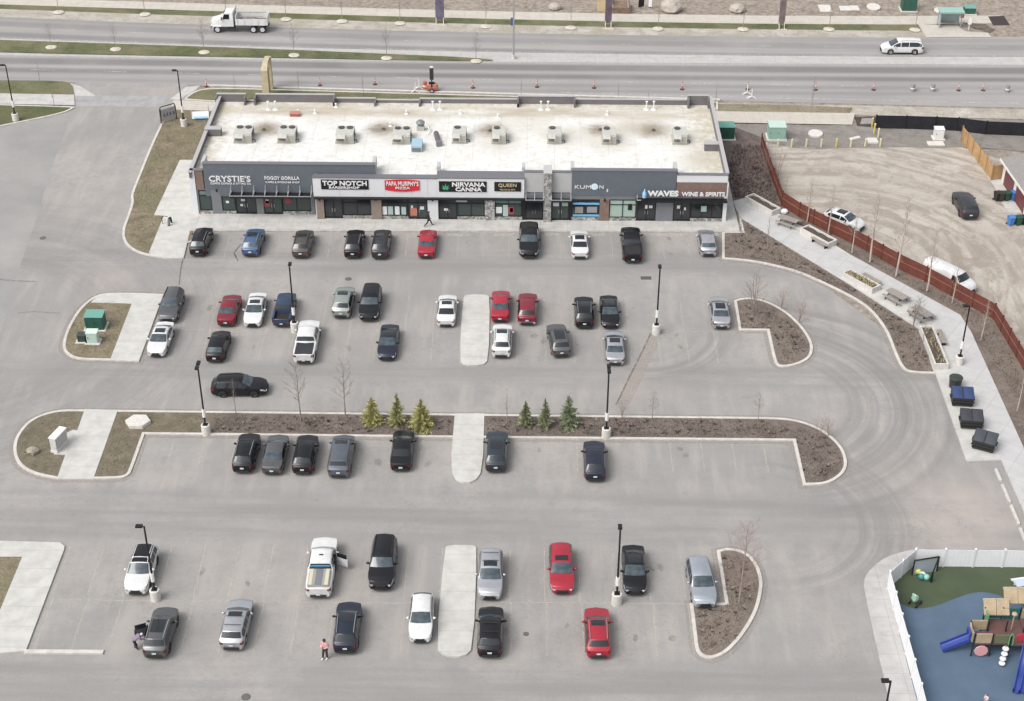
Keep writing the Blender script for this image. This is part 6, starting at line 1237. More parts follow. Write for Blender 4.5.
# planters, benches, picnic tables on the plaza
PLW = mat('planter_concrete', (.52, .50, .47), .8, var=.12, scale=2, space='obj'); SOIL = mat('planter_soil', (.075, .058, .048), .95, var=.4, scale=5); WOODG = mat('weathered_wood', (.27, .24, .215), .8, var=.18, scale=4, space='obj')
def planter(a, b, w_, label, plants=0):
    p0 = at(*a, .15); p1 = at(*b, .15); L = (p1-p0).length; rz = math.atan2((p1-p0).y, (p1-p0).x); c_ = (p0+p1)/2; t = thing('planter_box', label, 'planter', (c_.x, c_.y, .15), rz, 'planters along the path'); h = .62; k = .16
    MB().b2(-L/2, -w_/2, 0, L/2, -w_/2+k, h).b2(-L/2, w_/2-k, 0, L/2, w_/2, h).b2(-L/2, -w_/2+k, 0, -L/2+k, w_/2-k, h).b2(L/2-k, -w_/2+k, 0, L/2, w_/2-k, h).build('walls', PLW, t)
    MB().grid(lambda u, v: (-L/2+k+(L-2*k)*u, -w_/2+k+(w_-2*k)*v, .44+.05*math.sin(17*u+5*v)), 16, 4).build('soil', SOIL, t)
    if plants:
        rnd = random.Random(plants); mb = MB()
        for i in range(plants*14):
            o = Vector((rnd.uniform(-L/2+.4, L/2-.4), rnd.uniform(-w_/2+.3, w_/2-.3), .45)); a_ = rnd.uniform(0, 6.3); d = Vector((math.cos(a_), math.sin(a_), 1.2)); mb.add([o+Vector((.03, .03, 0)), o-Vector((.03, .03, 0)), o+d*rnd.uniform(.2, .42)], [(0, 1, 2)])
        mb.build('dry_grass', mat('planter_straw', (.36, .30, .17), .95), t)
    return t
planter((749, 199.5), (776, 214.5), 1.35, 'first concrete planter next to the shop corner'); planter((804, 231), (832.5, 246.5), 1.35, 'concrete planter with a bench in front of it'); planter((846, 275.5), (876, 292), 1.3, 'concrete planter with dry grass and a bench behind it', 9); planter((925.5, 331), (941, 369.5), 1.35, 'long planter pointing toward the waste bins', 5)
def bench(px, py, rz, label, ln=1.9):
    p = at(px, py, .15); t = thing('bench', label, 'bench', (p.x, p.y, .15), rz, 'benches beside the planters'); mb = MB(); [mb.b2(-ln/2, -.24+i*.165, .42, ln/2, -.10+i*.165, .47) for i in range(3)]; mb.build('seat', WOODG, t)
    for s in (-1, 1): MB().box((s*ln*.38, 0, .21), (.10, .4, .42)).build('leg', POLE, t)
d_ = at(832.5, 246.5)-at(804, 231); RZ1 = math.atan2(d_.y, d_.x); d_ = at(941, 369.5)-at(925.5, 331); RZ2 = math.atan2(d_.y, d_.x)
bench(819.5, 245, RZ1, 'grey wooden bench in front of the second planter', 2.4); bench(871.5, 281.5, RZ1, 'grey wooden bench behind the planter with dry grass', 2.4); bench(941.5, 340, RZ2, 'grey wooden bench beside the long planter', 2.4)
def picnic(px, py, rz, label):
    p = at(px, py, .15); t = thing('picnic_table', label, 'picnic table', (p.x, p.y, .15), rz, 'picnic tables on the plaza'); mb = MB(); [mb.b2(-1.15, -.46+i*.185, .72, 1.15, -.29+i*.185, .77) for i in range(5)]; mb.build('tabletop', WOODG, t)
    for s in (-1, 1): MB().b2(-1.15, s*.78-.16, .42, 1.15, s*.78+.16, .47).build('seat', WOODG, t); MB().tube([(s*.75, -.85, 0), (s*.75, -.25, .71)], .045, 6).tube([(s*.75, .85, 0), (s*.75, .25, .71)], .045, 6).tube([(s*.75, -.8, .38), (s*.75, .8, .38)], .04, 6).build('leg_frame', POLE, t)
picnic(788, 224.5, RZ1+PI/2*.18, 'picnic table between the first two planters'); picnic(896, 300, RZ1, 'picnic table beside the planter with dry grass'); picnic(921, 317.5, RZ1-.1, 'picnic table just above the long planter')
boulder(784, 213, .42, 'pale round object between the first planter and the fence', .1, SWH)
# waste bins
def bin_(px, py, rz, lidm, label, w_=2.0, d_=1.45, h_=1.35):
    p = at(px, py, .15); t = thing('waste_bin', label, 'waste bin', (p.x, p.y, .15), rz, 'large waste bins at the end of the plaza'); bm_ = mat('bin_black', (.025, .026, .028), .55); W, D = w_/2, d_/2
    MB().add([(-W*.9, -D*.85, .1), (W*.9, -D*.85, .1), (W*.9, D*.85, .1), (-W*.9, D*.85, .1), (-W, -D, h_-.35), (W, -D, h_-.35), (W, D, h_), (-W, D, h_)], [(0, 3, 2, 1), (4, 5, 6, 7), (0, 1, 5, 4), (1, 2, 6, 5), (2, 3, 7, 6), (3, 0, 4, 7)]).build('body', bm_, t)
    MB().box((0, -D-.03, h_*.45), (w_*1.02, .07, .12)).box((0, -D*.96, .3), (w_*.96, .06, .08)).build('rib', PLAST, t)
    for s in (-1, 1):
        def lf(u, v): return (s*(W*.06+W*.90*u), -D*1.02+2*D*v, h_-.33+.36*v+.10*math.sin(PI*u)*math.sin(PI*v))
        MB().grid(lf, 6, 6).build('lid', lidm, t, smooth=True); MB().box((s*W*1.05, 0, h_*.55), (.1, .5, .14)).build('lift_pocket', PLAST, t)
        for q in (-1, 1): MB().cyl((s*W*.75-.04, q*D*.7, .06), (s*W*.75+.04, q*D*.7, .06), .09, n=8).build('caster', TYREM, t)
LB = mat('lid_blue', (.028, .05, .13), .5); LK = mat('lid_black', (.04, .042, .05), .5); LG = mat('lid_slate', (.052, .058, .07), .5)
bin_(961, 403, -.10, LB, 'black waste bin with blue lids'); bin_(970, 425.5, -.12, LK, 'black waste bin in the middle, below the blue-lidded one'); bin_(983.5, 447.5, -.45, LG, 'black waste bin turned askew, nearest of the three')
p = at(954.5, 386.5, .15); t = thing('waste_bin', 'short round black waste bin above the blue-lidded bin', 'waste bin', (p.x, p.y, .15)); MB().lathe([(.0, 0), (.52, 0), (.6, .95), (.62, 1.0)], 18).build('body', mat('bin_black', (.025, .026, .028), .55), t, smooth=True); MB().lathe([(.64, .98), (.64, 1.05), (.4, 1.15), (0, 1.17)], 18).build('lid', mat('bin_green_black', (.03, .042, .035), .5), t, smooth=True)
# house corner, driveway, wheelie bins
p = at(1000, 186); Hh = thing('garage', 'grey roofed garage with a brownish red side at the right edge', 'garage', (p.x, p.y, 0)); HO = (p.x, p.y, 0)
def HP(px, py): q = at(px, py); return (q.x-p.x, q.y-p.y)
ga, gb = HP(1000.5, 181), HP(1022, 213); ln = math.hypot(gb[0]-ga[0], gb[1]-ga[1]); ux, uy = (gb[0]-ga[0])/ln, (gb[1]-ga[1])/ln; nx, ny = -uy, ux
if nx < 0: nx, ny = -nx, -ny
def hb(s0, s1, d0, d1, z0, z1, mt, nm, slope=0):
    c4 = [(ga[0]+ux*s+nx*d, ga[1]+uy*s+ny*d) for s, d in ((s0, d0), (s1, d0), (s1, d1), (s0, d1))]; MB().add([(*c4[0], z0), (*c4[1], z0), (*c4[2], z0), (*c4[3], z0), (*c4[0], z1), (*c4[1], z1), (*c4[2], z1+slope), (*c4[3], z1+slope)], [(0, 1, 2, 3), (4, 5, 6, 7), (0, 1, 5, 4), (1, 2, 6, 5), (2, 3, 7, 6), (3, 0, 4, 7)]).build(nm, mt, Hh, fix=True)
SID = mat('garage_white', (.66, .65, .62), .6); DOORR = mat('garage_door_red', (.135, .042, .045), .6); SHG = mat('roof_shingle', (.24, .225, .215), .9, var=.18, scale=5)
hb(0, 8.5, .06, 8, 0, 2.55, SID, 'wall'); hb(.9, 3.9, .0, .055, .0, 2.15, DOORR, 'garage_door'); hb(4.8, 7.8, .0, .055, .0, 2.15, DOORR, 'garage_door'); hb(-.4, 9, -.35, 8.5, 2.56, 2.72, SHG, 'roof', 2.0); hb(-.42, 9.02, -.40, -.352, 2.45, 2.75, SID, 'fascia')
sheet('driveway', [(987, 176), (1000, 175), (1012, 197), (1001, 197)], .03, CONC_W); sheet('driveway', [(1001, 202), (1016, 202), (1024, 213), (1009, 213)], .03, CONC_W)
def wbin(px, py, mt, label, rz=.3):
    q = at(px, py); t = thing('wheelie_bin', label, 'wheelie bin', (q.x, q.y, 0), rz, 'household wheelie bins by the garages'); MB().add([(-.24, -.27, .08), (.24, -.27, .08), (.24, .25, .08), (-.24, .25, .08), (-.33, -.38, 1.05), (.33, -.38, 1.05), (.33, .36, 1.05), (-.33, .36, 1.05)], [(0, 3, 2, 1), (4, 5, 6, 7), (0, 1, 5, 4), (1, 2, 6, 5), (2, 3, 7, 6), (3, 0, 4, 7)]).build('body', mt, t)
    MB().grid(lambda u, v: (-.36+.72*u, -.42+.84*v, 1.06+.09*math.sin(PI*v)), 2, 5).build('lid', mt, t); MB().tube([(-.25, .42, 1.0), (.25, .42, 1.0)], .03, 5).build('handle', PLAST, t)
    for s in (-1, 1): MB().cyl((s*.26, .28, .11), (s*.33, .28, .11), .11, n=10).build('wheel', TYREM, t)
WB, WG, WK = mat('wheelie_blue', (.06, .19, .48), .5), mat('wheelie_green', (.02, .075, .05), .5), mat('wheelie_black', (.022, .022, .02), .5)
for px, py, mt, lb in ((996.5, 200.5, WK, 'brown black wheelie bin, leftmost of the upper row'), (1000, 200.8, mat('wheelie_brown', (.035, .033, .022), .5), 'second dark wheelie bin in the upper row'), (1006, 200.3, WG, 'green wheelie bin left of the blue one in the upper row'), (1013, 200, WB, 'blue wheelie bin in the upper row'), (1019.5, 199.5, WK, 'black wheelie bin right of the blue one in the upper row'), (1010, 225, WB, 'blue wheelie bin, leftmost of the lower row'), (1017.5, 225, WG, 'green wheelie bin in the lower row'), (1024, 224.5, WK, 'black wheelie bin at the right edge of the lower row')): wbin(px, py, mt, lb)
# ------------------------------------------------------------------ road furniture
ORG = mat('safety_orange', (.46, .12, .08), .65); ORW = mat('reflective_white', (.70, .68, .66), .5)
p = at(320, 85.5); proto = thing('traffic_post', '', 'traffic post', (p.x, p.y, 0), 0, 'orange traffic posts along the closed lane', .82); MB().lathe([(.35, 0), (.35, .07), (.12, .10), (.0, .10)], 8).build('base', mat('rubber_base', (.05, .035, .03), .8), proto); MB().lathe([(.10, .1), (.085, 1.25), (.0, 1.28)], 8).build('tube', ORG, proto); MB().lathe([(.103, .65), (.10, .85)], 8).lathe([(.097, 1.0), (.094, 1.12)], 8).build('stripe', ORW, proto)
CN = ((320, 85.5, 'orange traffic post right of the beige arch sign'), (375, 84.5, 'orange traffic post between the arch sign and the arrow trailer'), (473, 88, 'orange traffic post right of the arrow trailer'), (537, 87, 'orange traffic post below the blue-banner street lamp'), (594, 88, 'orange traffic post behind the right half of the shop roof'), (682, 89.5, 'orange traffic post behind the rear right corner of the shops'), (747.5, 89.5, 'orange traffic post beside the white stand on the road'), (815.5, 90, 'orange traffic post behind the leaning bare tree'), (873.5, 90, 'orange traffic post above the trench'), (958.5, 90.5, 'orange traffic post, left of a close pair at right'), (983, 90.5, 'orange traffic post, right of a close pair at right'), (206.5, 86.5, 'orange traffic post at the corner of the lot entrance'))
for i, (px, py, lb) in enumerate(CN):
    q = at(px, py)
    if i == 0: proto['label'] = lb
    else: dup(proto, (q.x, q.y, 0), 0, lb)
for px, py, lb in ((912.5, 91, 'leftmost grey round road barrier seen from behind'), (932.5, 91, 'narrow grey road barrier between the posts'), (1007, 92, 'rightmost grey round road barrier')):
    q = at(px, py); t = thing('road_barrel', lb, 'road barrel', (q.x, q.y, 0), 0, 'grey barrels at the edge of the closed lane'); MB().lathe([(.30, 0), (.27, .95), (0, 1.0)], 12).build('drum', mat('drum_grey', (.25, .24, .235), .7), t); MB().lathe([(.295, .35), (.285, .5)], 12).build('stripe', ORW, t)
for px, py, lb in ((419, 89, 'white folding road stand, upper of two left of the trailer'), (415.5, 92.3, 'white folding road stand, lower of two left of the trailer'), (747, 94.5, 'white folding road stand just under the orange post'), (751.5, 98.5, 'white folding road stand, lowest on the road at right')):
    q = at(px, py); t = thing('road_stand', lb, 'road sign stand', (q.x, q.y, 0), 0, 'white folding road sign stands'); mb = MB(); [mb.tube([(0, 0, .35), (math.cos(a)*.65, math.sin(a)*.5, .03)], .05, 5) for a in (.4, 2.7, 3.6, 5.8)]; mb.build('legs', ORW, t); MB().box((0, 0, .8), (.12, .08, 1.0)).build('mast', ORW, t)
q = at(432, 91); t = thing('arrow_trailer', 'orange trailer with a raised dark board and wheels on the closed lane', 'trailer', (q.x, q.y, 0), 0, None, .82); MB().b2(-.95, -.6, .5, .95, .6, .75).build('frame', ORG, t); MB().b2(-.75, -.5, .751, -.1, .5, 1.15).b2(.15, -.5, .751, .85, .5, 1.2).build('battery_box', mat('faded_orange', (.46, .22, .17), .6), t); MB().box((0, 0, 1.35), (.9, .3, .3)).build('winch', POLE, t)
MB().tube([(0, 0, .75), (0, 0, 2.0)], .09, 6).build('mast', POLE, t); MB().box((0, .0, 2.85), (.62, .10, 1.9)).build('board', mat('board_dark', (.04, .04, .045), .4), t); MB().box((0, 0, 4.0), (.5, .3, .2)).build('lamp_head', ORW, t); MB().tube([(-.95, 0, .6), (-1.9, 0, .55)], .05, 5).tube([(.7, -.5, .75), (.75, -.5, 1.6)], .04, 5).build('tow_bar', ORG, t)
for s in (-1, 1):
    wt, wr = wheel_mesh(.34, RIM.name); wo = part('wheel', ('wh', .34), lambda: wt, TYREM, t, loc=(0, s*.72, .34)); part('rim', ('rim', .34, RIM.name), lambda: wr, PLATE, wo)
    if s < 0: wo.rotation_euler = (0, 0, PI)
q = at(425, 88.5); t = thing('traffic_barrel', 'orange barrel at the front of the arrow trailer', 'barrel', (q.x, q.y, 0)); MB().lathe([(.28, 0), (.24, 1.0), (0, 1.02)], 12).build('drum', ORG, t); MB().lathe([(.275, .3), (.266, .5)], 12).build('stripe', ORW, t)
# beige arch sign
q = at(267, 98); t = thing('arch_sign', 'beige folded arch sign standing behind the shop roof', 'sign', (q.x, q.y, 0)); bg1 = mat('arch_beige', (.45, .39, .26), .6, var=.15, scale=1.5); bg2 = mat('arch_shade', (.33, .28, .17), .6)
def leg(x): MB().add([(x-.42, -.5, 0), (x+.42, -.5, 0), (x+.42, .5, 0), (x-.42, .5, 0), (x-.42, -.5, 3.9), (x+.42, -.5, 3.9), (x+.42, .5, 4.1), (x-.42, .5, 4.1), (x-.25, .1, 4.6), (x+.42, .1, 4.6), (x+.42, .8, 4.7), (x-.25, .8, 4.7)], [(0, 1, 5, 4), (1, 2, 6, 5), (2, 3, 7, 6), (3, 0, 4, 7), (4, 5, 9, 8), (5, 6, 10, 9), (6, 7, 11, 10), (7, 4, 8, 11), (8, 9, 10, 11)]).build('leg', bg1, t)
leg(0); MB().b2(.423, -.3, 0.2, .47, .4, 4.0).build('side_face', bg2, t); MB().box((.1, 1.6, 4.45), (.6, 1.6, .45)).build('arch_top', bg1, t); MB().b2(-.35, 2.3, 0, .45, 3.0, 4.4).build('leg', bg1, t)
# entrance sign and fallen banner
q = at(169, 121, .1); t = thing('entrance_sign', 'grey lawn sign on posts seen from its side beside the entrance', 'sign', (q.x, q.y, .1), math.radians(38))
MB().b2(-.95, -.12, .25, .95, .12, 1.75).build('panel', mat('sign_grey', (.30, .30, .31), .6, var=.2, scale=3), t); mb = MB().tube([(-1.0, 0, 1.75), (-.95, 0, 2.1), (.95, 0, 2.1), (1.0, 0, 1.75)], .06, 6); mb.build('top_frame', POLE, t); MB().b2(-1.08, -.1, 0, -.96, .1, 1.8).build('post', POLE, t); MB().b2(.96, -.1, 0, 1.08, .1, 1.8).build('post', POLE, t)
for k in range(4): MB().b2(-.7+k*.42, -.135, .75, -.46+k*.42, -.121, 1.2).build('graphic', mat('sign_marks', (.13, .13, .14), .6), t)
q = at(201, 119, .1); t = thing('lawn_banner', 'tilted white and blue banner staked beside the shop wall', 'banner', (q.x, q.y, .1), .12); Mt = Matrix.Rotation(.9, 3, 'X')
MB().box((0, 0, .55), (2.0, .9, .04), M=Mt).build('panel', SWH, t); MB().box((0, -.26, .34), (1.7, .26, .05), M=Mt).build('stripe', SBL, t); MB().box((-.1, .18, .72), (1.2, .14, .05), M=Mt).build('lettering_bar', mat('banner_navy', (.10, .16, .35), .6), t); MB().tube([(-1.05, .2, 0), (-1.15, .3, 1.4)], .03, 5).build('stake', ORW, t); MB().tube([(.95, .2, 0), (1.0, .5, 1.6)], .03, 5).build('stake', POLE, t)
# banners beyond the road
def pylon(px, py, hpx, wpx, mt, label):
    q = at(px, py); sc = 1580/math.sqrt(q.x**2+q.y**2+CH**2); h = hpx/(sc*.92); w_ = wpx/sc; t = thing('banner_stand', label, 'banner stand', (q.x, q.y, 0), 0, 'banner stands along the far verge')
    MB().box((0, 0, h*.58), (w_, .12, h*.84)).build('banner', mt, t)
    for s in (-1, 1): MB().box((s*w_*.42, 0, h*.1), (.1, .1, h*.22)).build('leg', WOODG, t); MB().tube([(s*w_*.42, -.9, .05), (s*w_*.42, 0, .9), (s*w_*.42, .9, .05)], .06, 4).build('brace', MULCHRING, t)
    MB().box((0, -.9, .08), (w_*1.6, .35, .16)).build('ballast', MULCHRING, t)
pylon(440, 23.5, 26, 8.5, mat('banner_purple', (.13, .115, .165), .6, var=.3, scale=1.2), 'purple banner stand on the far verge, leftmost of three'); pylon(608, 27, 26, 6.5, mat('banner_plum', (.12, .085, .11), .6, var=.3, scale=1.2), 'plum banner stand on the far verge beside the tan crate'); pylon(781, 28, 26, 6, mat('banner_brown', (.15, .12, .115), .6, var=.25, scale=1.2), 'brown grey banner stand on the far verge, rightmost of three')
q = at(603.5, 9.5); t = thing('equipment_crate', 'tan crate beyond the far sidewalk', 'crate', (q.x, q.y, 0)); MB().b2(-.9, -.7, 0, .9, .7, 1.9).build('body', mat('crate_tan', (.50, .40, .24), .7), t); MB().b2(-1.0, -.8, 1.9, 1.0, .8, 2.05).build('lid', mat('crate_lid', (.55, .46, .30), .7), t)
q = at(620, 10); t = thing('lumber_stack', 'stack of brown lumber right of the tan crate', 'lumber stack', (q.x, q.y, 0)); mb = MB(); [mb.b2(-1.4, -1.3+i*.5, k*.22, 1.4, -.85+i*.5, k*.22+.18) for i in range(6) for k in range(4)]; mb.build('boards', mat('lumber_brown', (.20, .14, .10), .8, var=.3, scale=2), t); MB().b2(-1.2, -1.5, .9, -1.0, 1.7, 1.0).b2(1.0, -1.5, .9, 1.2, 1.7, 1.0).build('spacer', WOODG, t)
q = at(646, 8.5); t = thing('site_signs', 'dark and white construction signs left of the large boulder', 'sign', (q.x, q.y, 0)); MB().box((-.7, 0, .9), (.9, .1, 1.3), rz=.5).build('panel', POLE, t); MB().box((.6, .2, .8), (.5, .1, 1.2), rz=-.4).build('panel', SWH, t); MB().tube([(-.7, 0, 0), (-.7, 0, 1.6)], .05, 4).tube([(.6, .2, 0), (.6, .2, 1.5)], .05, 4).build('post', POLE, t)
struct(MB().poly(P2([(988, 16.5), (1004, 16), (1010, 25.5), (993, 25.5)]), .03).build('excavation', mat('pit_dark', (.04, .032, .032), .95))); struct(MB().poly(P2([(918, 24.5), (958, 26), (966, 32), (988, 33), (991, 37.5), (926, 37.5)]), .05).build('bus_stop_pad', CONC_O)); struct(MB().poly(P2([(935, 24), (1150, 21), (1150, 36), (992, 37), (966, 31), (958, 26)]), .012).build('broken_verge', FIELD)); struct(MB().poly(P2([(962, 22.5), (985, 24), (996, 30), (990, 33.5), (974, 29)]), .02).build('dug_soil', mat('dug_dark', (.12, .095, .08), .95, var=.5, scale=1.2)))
# bus shelter
q = at(948.5, 26.5); t = thing('bus_shelter', 'glass bus shelter with a pale green roof', 'bus shelter', (q.x, q.y, .05)); SHM = mat('shelter_frame', (.30, .34, .34), .5, .3); sgl = mat('shelter_glass', (.30, .37, .36), .1)
for x in (-1.45, 0, 1.45): MB().b2(x-.05, .6, 0, x+.05, .7, 2.3).build('post', SHM, t)
for x in (-1.45, 1.45): MB().b2(x-.05, -.75, 0, x+.05, -.65, 2.25).build('post', SHM, t)
MB().b2(-1.7, -1.0, 2.3, 1.7, .9, 2.42).build('roof', mat('shelter_green', (.26, .43, .38), .5), t); MB().b2(-1.72, -1.04, 2.18, 1.72, -.99, 2.298).build('fascia', SHM, t)
for a, b in ((-1.4, -.05), (.05, 1.4)): MB().b2(a, .64, .3, b, .66, 2.0).build('pane', sgl, t)
MB().b2(-1.46, -.6, .3, -1.44, .55, 2.0).build('pane', sgl, t); MB().b2(-1.0, .1, .42, 1.0, .5, .48).build('bench', WOODG, t)
for px, py, lb, mt in ((961, 23.5, 'reddish figure-like sign board beside the bus shelter', mat('board_rose', (.40, .13, .12), .7)), (968.5, 30, 'white bus stop post right of the shelter', ORW)):
    q = at(px, py); t = thing('sign_post', lb, 'sign', (q.x, q.y, .05)); MB().cyl((0, 0, 0), (0, 0, 1.7), .07, n=6).build('post', ORW, t); MB().box((0, -.08, 1.2), (.5, .06, .8)).build('board', mt, t)

# ------------------------------------------------------------------ people
def person(px, py, label, J, rad, cols, rz=0.0, hair=None, z=0.0, hairc=(.03, .02, .015), cap=None, coat=None, scale=1.0):
    """J joint positions (metres, facing +Y); one skinned continuous body; cols = material by body region"""
    p = at(px, py, z); t = thing('person', label, 'person', (p.x, p.y, z), rz, None, scale)
    names = list(J); idx = {n: i for i, n in enumerate(names)}
    E = [('pelvis', 'waist'), ('waist', 'chest'), ('chest', 'neck'), ('neck', 'head'), ('head', 'crown')]
    for s in 'LR': E += [('chest', 'sh'+s), ('sh'+s, 'el'+s), ('el'+s, 'wr'+s), ('wr'+s, 'hand'+s), ('pelvis', 'hip'+s), ('hip'+s, 'kn'+s), ('kn'+s, 'an'+s), ('an'+s, 'toe'+s)]
    me = bpy.data.meshes.new('body'); me.from_pydata([J[n] for n in names], [(idx[a], idx[b]) for a, b in E], []); o = bpy.data.objects.new('body', me); COL.objects.link(o)
    md = o.modifiers.new('skin', 'SKIN'); md.use_smooth_shade = True
    for n, i in idx.items(): r = rad.get(n, rad.get(n[:-1], .06)); me.skin_vertices[0].data[i].radius = (r, r*rad.get('flat', 1.0) if n in ('chest', 'waist', 'pelvis') else r); me.skin_vertices[0].data[i].use_root = n == 'pelvis'
    o.modifiers.new('sub', 'SUBSURF').levels = 2
    dg = bpy.context.evaluated_depsgraph_get(); dg.update(); nm = bpy.data.meshes.new_from_object(o.evaluated_get(dg)); o.modifiers.clear(); o.data = nm; bpy.data.meshes.remove(me); o.parent = t
    nm.materials.clear(); [nm.materials.append(c) for c in cols]
    reg = {('neck', 'head'): 2, ('head', 'crown'): 2, ('wrL', 'handL'): 2, ('wrR', 'handR'): 2, ('anL', 'toeL'): 3, ('anR', 'toeR'): 3}
    segs = []
    for a, b in E: segs.append((Vector(J[a]), Vector(J[b]), reg.get((a, b), 1 if a[:3] in ('hip', 'pel', 'kn', 'knL', 'knR') and b != 'waist' else 0)))
    for f in nm.polygons:
        c_ = f.center; best = 9; k = 0
        for a, b, m_ in segs:
            d = b-a; u = max(0, min(1, (c_-a).dot(d)/d.length_squared)); q = (a+d*u-c_).length
            if q < best: best = q; k = m_
        f.material_index = k; f.use_smooth = True
    h = Vector(J['head']); cr = Vector(J['crown']); up = (cr-h).normalized(); hm = mat('hair_%s' % hair if hair else 'hair', hairc, .8)
    MB().ball(tuple(h+up*.075+Vector((0, -.02, 0))), .118, 6, (1, 1.05, .95)).build('hair' if not cap else 'cap', cap or hm, t, smooth=True)
    if coat: coat(t)
    return t
SKIN = mat('skin', (.42, .26, .19), .6); DKC = mat('cloth_black', (.018, .018, .02), .9); SHOE = mat('shoe_black', (.02, .02, .02), .7); PINKC = mat('cloth_pink', (.52, .30, .30), .9, var=.2, scale=9, space='obj'); DENIM = mat('cloth_dark', (.03, .03, .035), .9); WSH = mat('shoe_white', (.66, .66, .66), .6); MAUVE = mat('cloth_mauve', (.22, .165, .235), .9)
RAD = dict(pelvis=.18, waist=.165, chest=.20, neck=.06, head=.095, crown=.08, sh=.10, el=.07, wr=.05, hand=.055, hip=.12, kn=.085, an=.055, toe=.04, flat=.72)
walkJ = dict(pelvis=(0, 0, .95), waist=(0, .01, 1.12), chest=(0, .03, 1.36), neck=(0, .05, 1.52), head=(0, .07, 1.61), crown=(0, .075, 1.73), shL=(-.19, .03, 1.42), elL=(-.24, -.14, 1.18), wrL=(-.22, -.05, .96), handL=(-.21, 0, .87), shR=(.19, .03, 1.42), elR=(.25, .08, 1.17), wrR=(.20, .25, 1.0), handR=(.17, .32, .96),
  hipL=(-.09, 0, .90), knL=(-.10, .28, .52), anL=(-.10, .42, .10), toeL=(-.10, .62, .05), hipR=(.09, 0, .90), knR=(.10, -.12, .48), anR=(.10, -.48, .13), toeR=(.10, -.36, .04))
person(428.5, 226, 'person in black walking along the shop walk', walkJ, RAD, [DKC, DKC, SKIN, SHOE], -PI/2*.85, 'dark', .15)
standJ = dict(walkJ); standJ.update(knL=(-.12, .06, .50), anL=(-.13, .02, .10), toeL=(-.14, .2, .04), knR=(.12, .12, .50), anR=(.12, .18, .10), toeR=(.13, .36, .04), elL=(-.27, .02, 1.17), wrL=(-.12, .22, 1.12), handL=(-.03, .27, 1.12), elR=(.27, .02, 1.17), wrR=(.14, .22, 1.06), handR=(.06, .28, 1.06))
RADC = dict(RAD); RADC.update(chest=.22, waist=.21, pelvis=.20, sh=.11, el=.09, wr=.06)
person(326, 658, 'person in a pink jacket and dark trousers standing by the navy SUV', standJ, RADC, [PINKC, DENIM, SKIN, WSH], PI*.86, 'dark', scale=1.1)
bendJ = dict(pelvis=(0, -.12, .92), waist=(0, 0, 1.05), chest=(0, .24, 1.20), neck=(0, .40, 1.28), head=(0, .49, 1.30), crown=(0, .60, 1.33), shL=(-.18, .28, 1.22), elL=(-.22, .44, 1.0), wrL=(-.18, .62, .95), handL=(-.15, .70, .93), shR=(.18, .28, 1.22), elR=(.22, .46, 1.02), wrR=(.18, .64, .98), handR=(.14, .72, .97), hipL=(-.1, -.1, .86), knL=(-.11, -.02, .48), anL=(-.11, -.1, .10), toeL=(-.11, .1, .04), hipR=(.1, -.1, .86), knR=(.11, .06, .48), anR=(.11, .02, .10), toeR=(.11, .2, .04))
person(136.5, 649, 'person in a mauve jacket leaning into the open door of the grey SUV', bendJ, RADC, [MAUVE, DKC, SKIN, SHOE], -PI/2*.75, 'grey', 0, (.55, .53, .50))
person(985, 706, 'small child in white and pink on the blue playground surface', standJ, RAD, [mat('cloth_pale_pink', (.62, .50, .52), .9), PINKC, SKIN, WSH], PI*.6, 'child', .14, (.16, .09, .05), scale=.68)
# loose litter of the photo: three manifest small things on the lot are stains only

# ------------------------------------------------------------------ playground
PO = at(972, 656, .14); PS = thing('play_structure', 'large playground climber with tan shades and blue slides', 'play structure', (PO.x, PO.y, .14))
TAN = mat('play_tan', (.37, .29, .19), .65, var=.14, scale=2); MAR = mat('play_maroon', (.125, .065, .06), .7); BLU = mat('play_blue', (.035, .062, .27), .4, var=.12, scale=1.5); GRE = mat('play_green', (.03, .14, .075), .5); GREL = mat('play_lime', (.11, .30, .13), .5); DGP = mat('play_post', (.02, .028, .026), .5, .3); OLI = mat('play_olive', (.12, .13, .065), .6); PNK = mat('play_pink', (.62, .32, .32), .5); PWH = mat('play_white', (.68, .68, .68), .5); PRD = mat('play_red', (.45, .04, .06), .5); SHD = mat('play_teal', (.035, .12, .115), .5)
def pp(name, mb, mt, parent=None, smooth=False): return mb.build(name, mt, parent or PS, smooth=smooth)
DZ = 1.25
for x in (-.1, 1.25, 2.6, 3.95, 5.3):
    for y in (0, 1.35, 2.7):
        if x == -.1 and y == 2.7: continue
        pp('post', MB().cyl((x, y, 0), (x, y, 2.25 if y < 2 else 2.4), .06, n=8), DGP)
pp('deck', MB().b2(-.1, .0, DZ-.08, 1.25, 1.35, DZ).b2(1.26, 0, DZ-.08, 2.6, 2.7, DZ+.0), MAR); pp('deck', MB().b2(2.61, 0, DZ-.08, 3.95, 2.7, DZ-.2), MAR); pp('deck', MB().b2(3.96, 0, DZ-.08, 6.6, 2.7, DZ), MAR)
pp('deck_panel', MB().b2(0.0, -.05, DZ+.1, 1.15, .05, DZ+1.0), TAN); pp('deck_panel', MB().add([(-.12, .15, DZ), (-.12, 1.2, DZ), (-.12, 1.25, DZ+1.0), (-.12, .85, DZ+.8), (-.12, .15, DZ+.95), (-.2, .15, DZ), (-.2, 1.2, DZ), (-.2, 1.25, DZ+1.0), (-.2, .85, DZ+.8), (-.2, .15, DZ+.95)], [(0, 1, 2, 3, 4), (9, 8, 7, 6, 5), (0, 5, 6, 1), (1, 6, 7, 2), (2, 7, 8, 3), (3, 8, 9, 4), (4, 9, 5, 0)]), TAN)
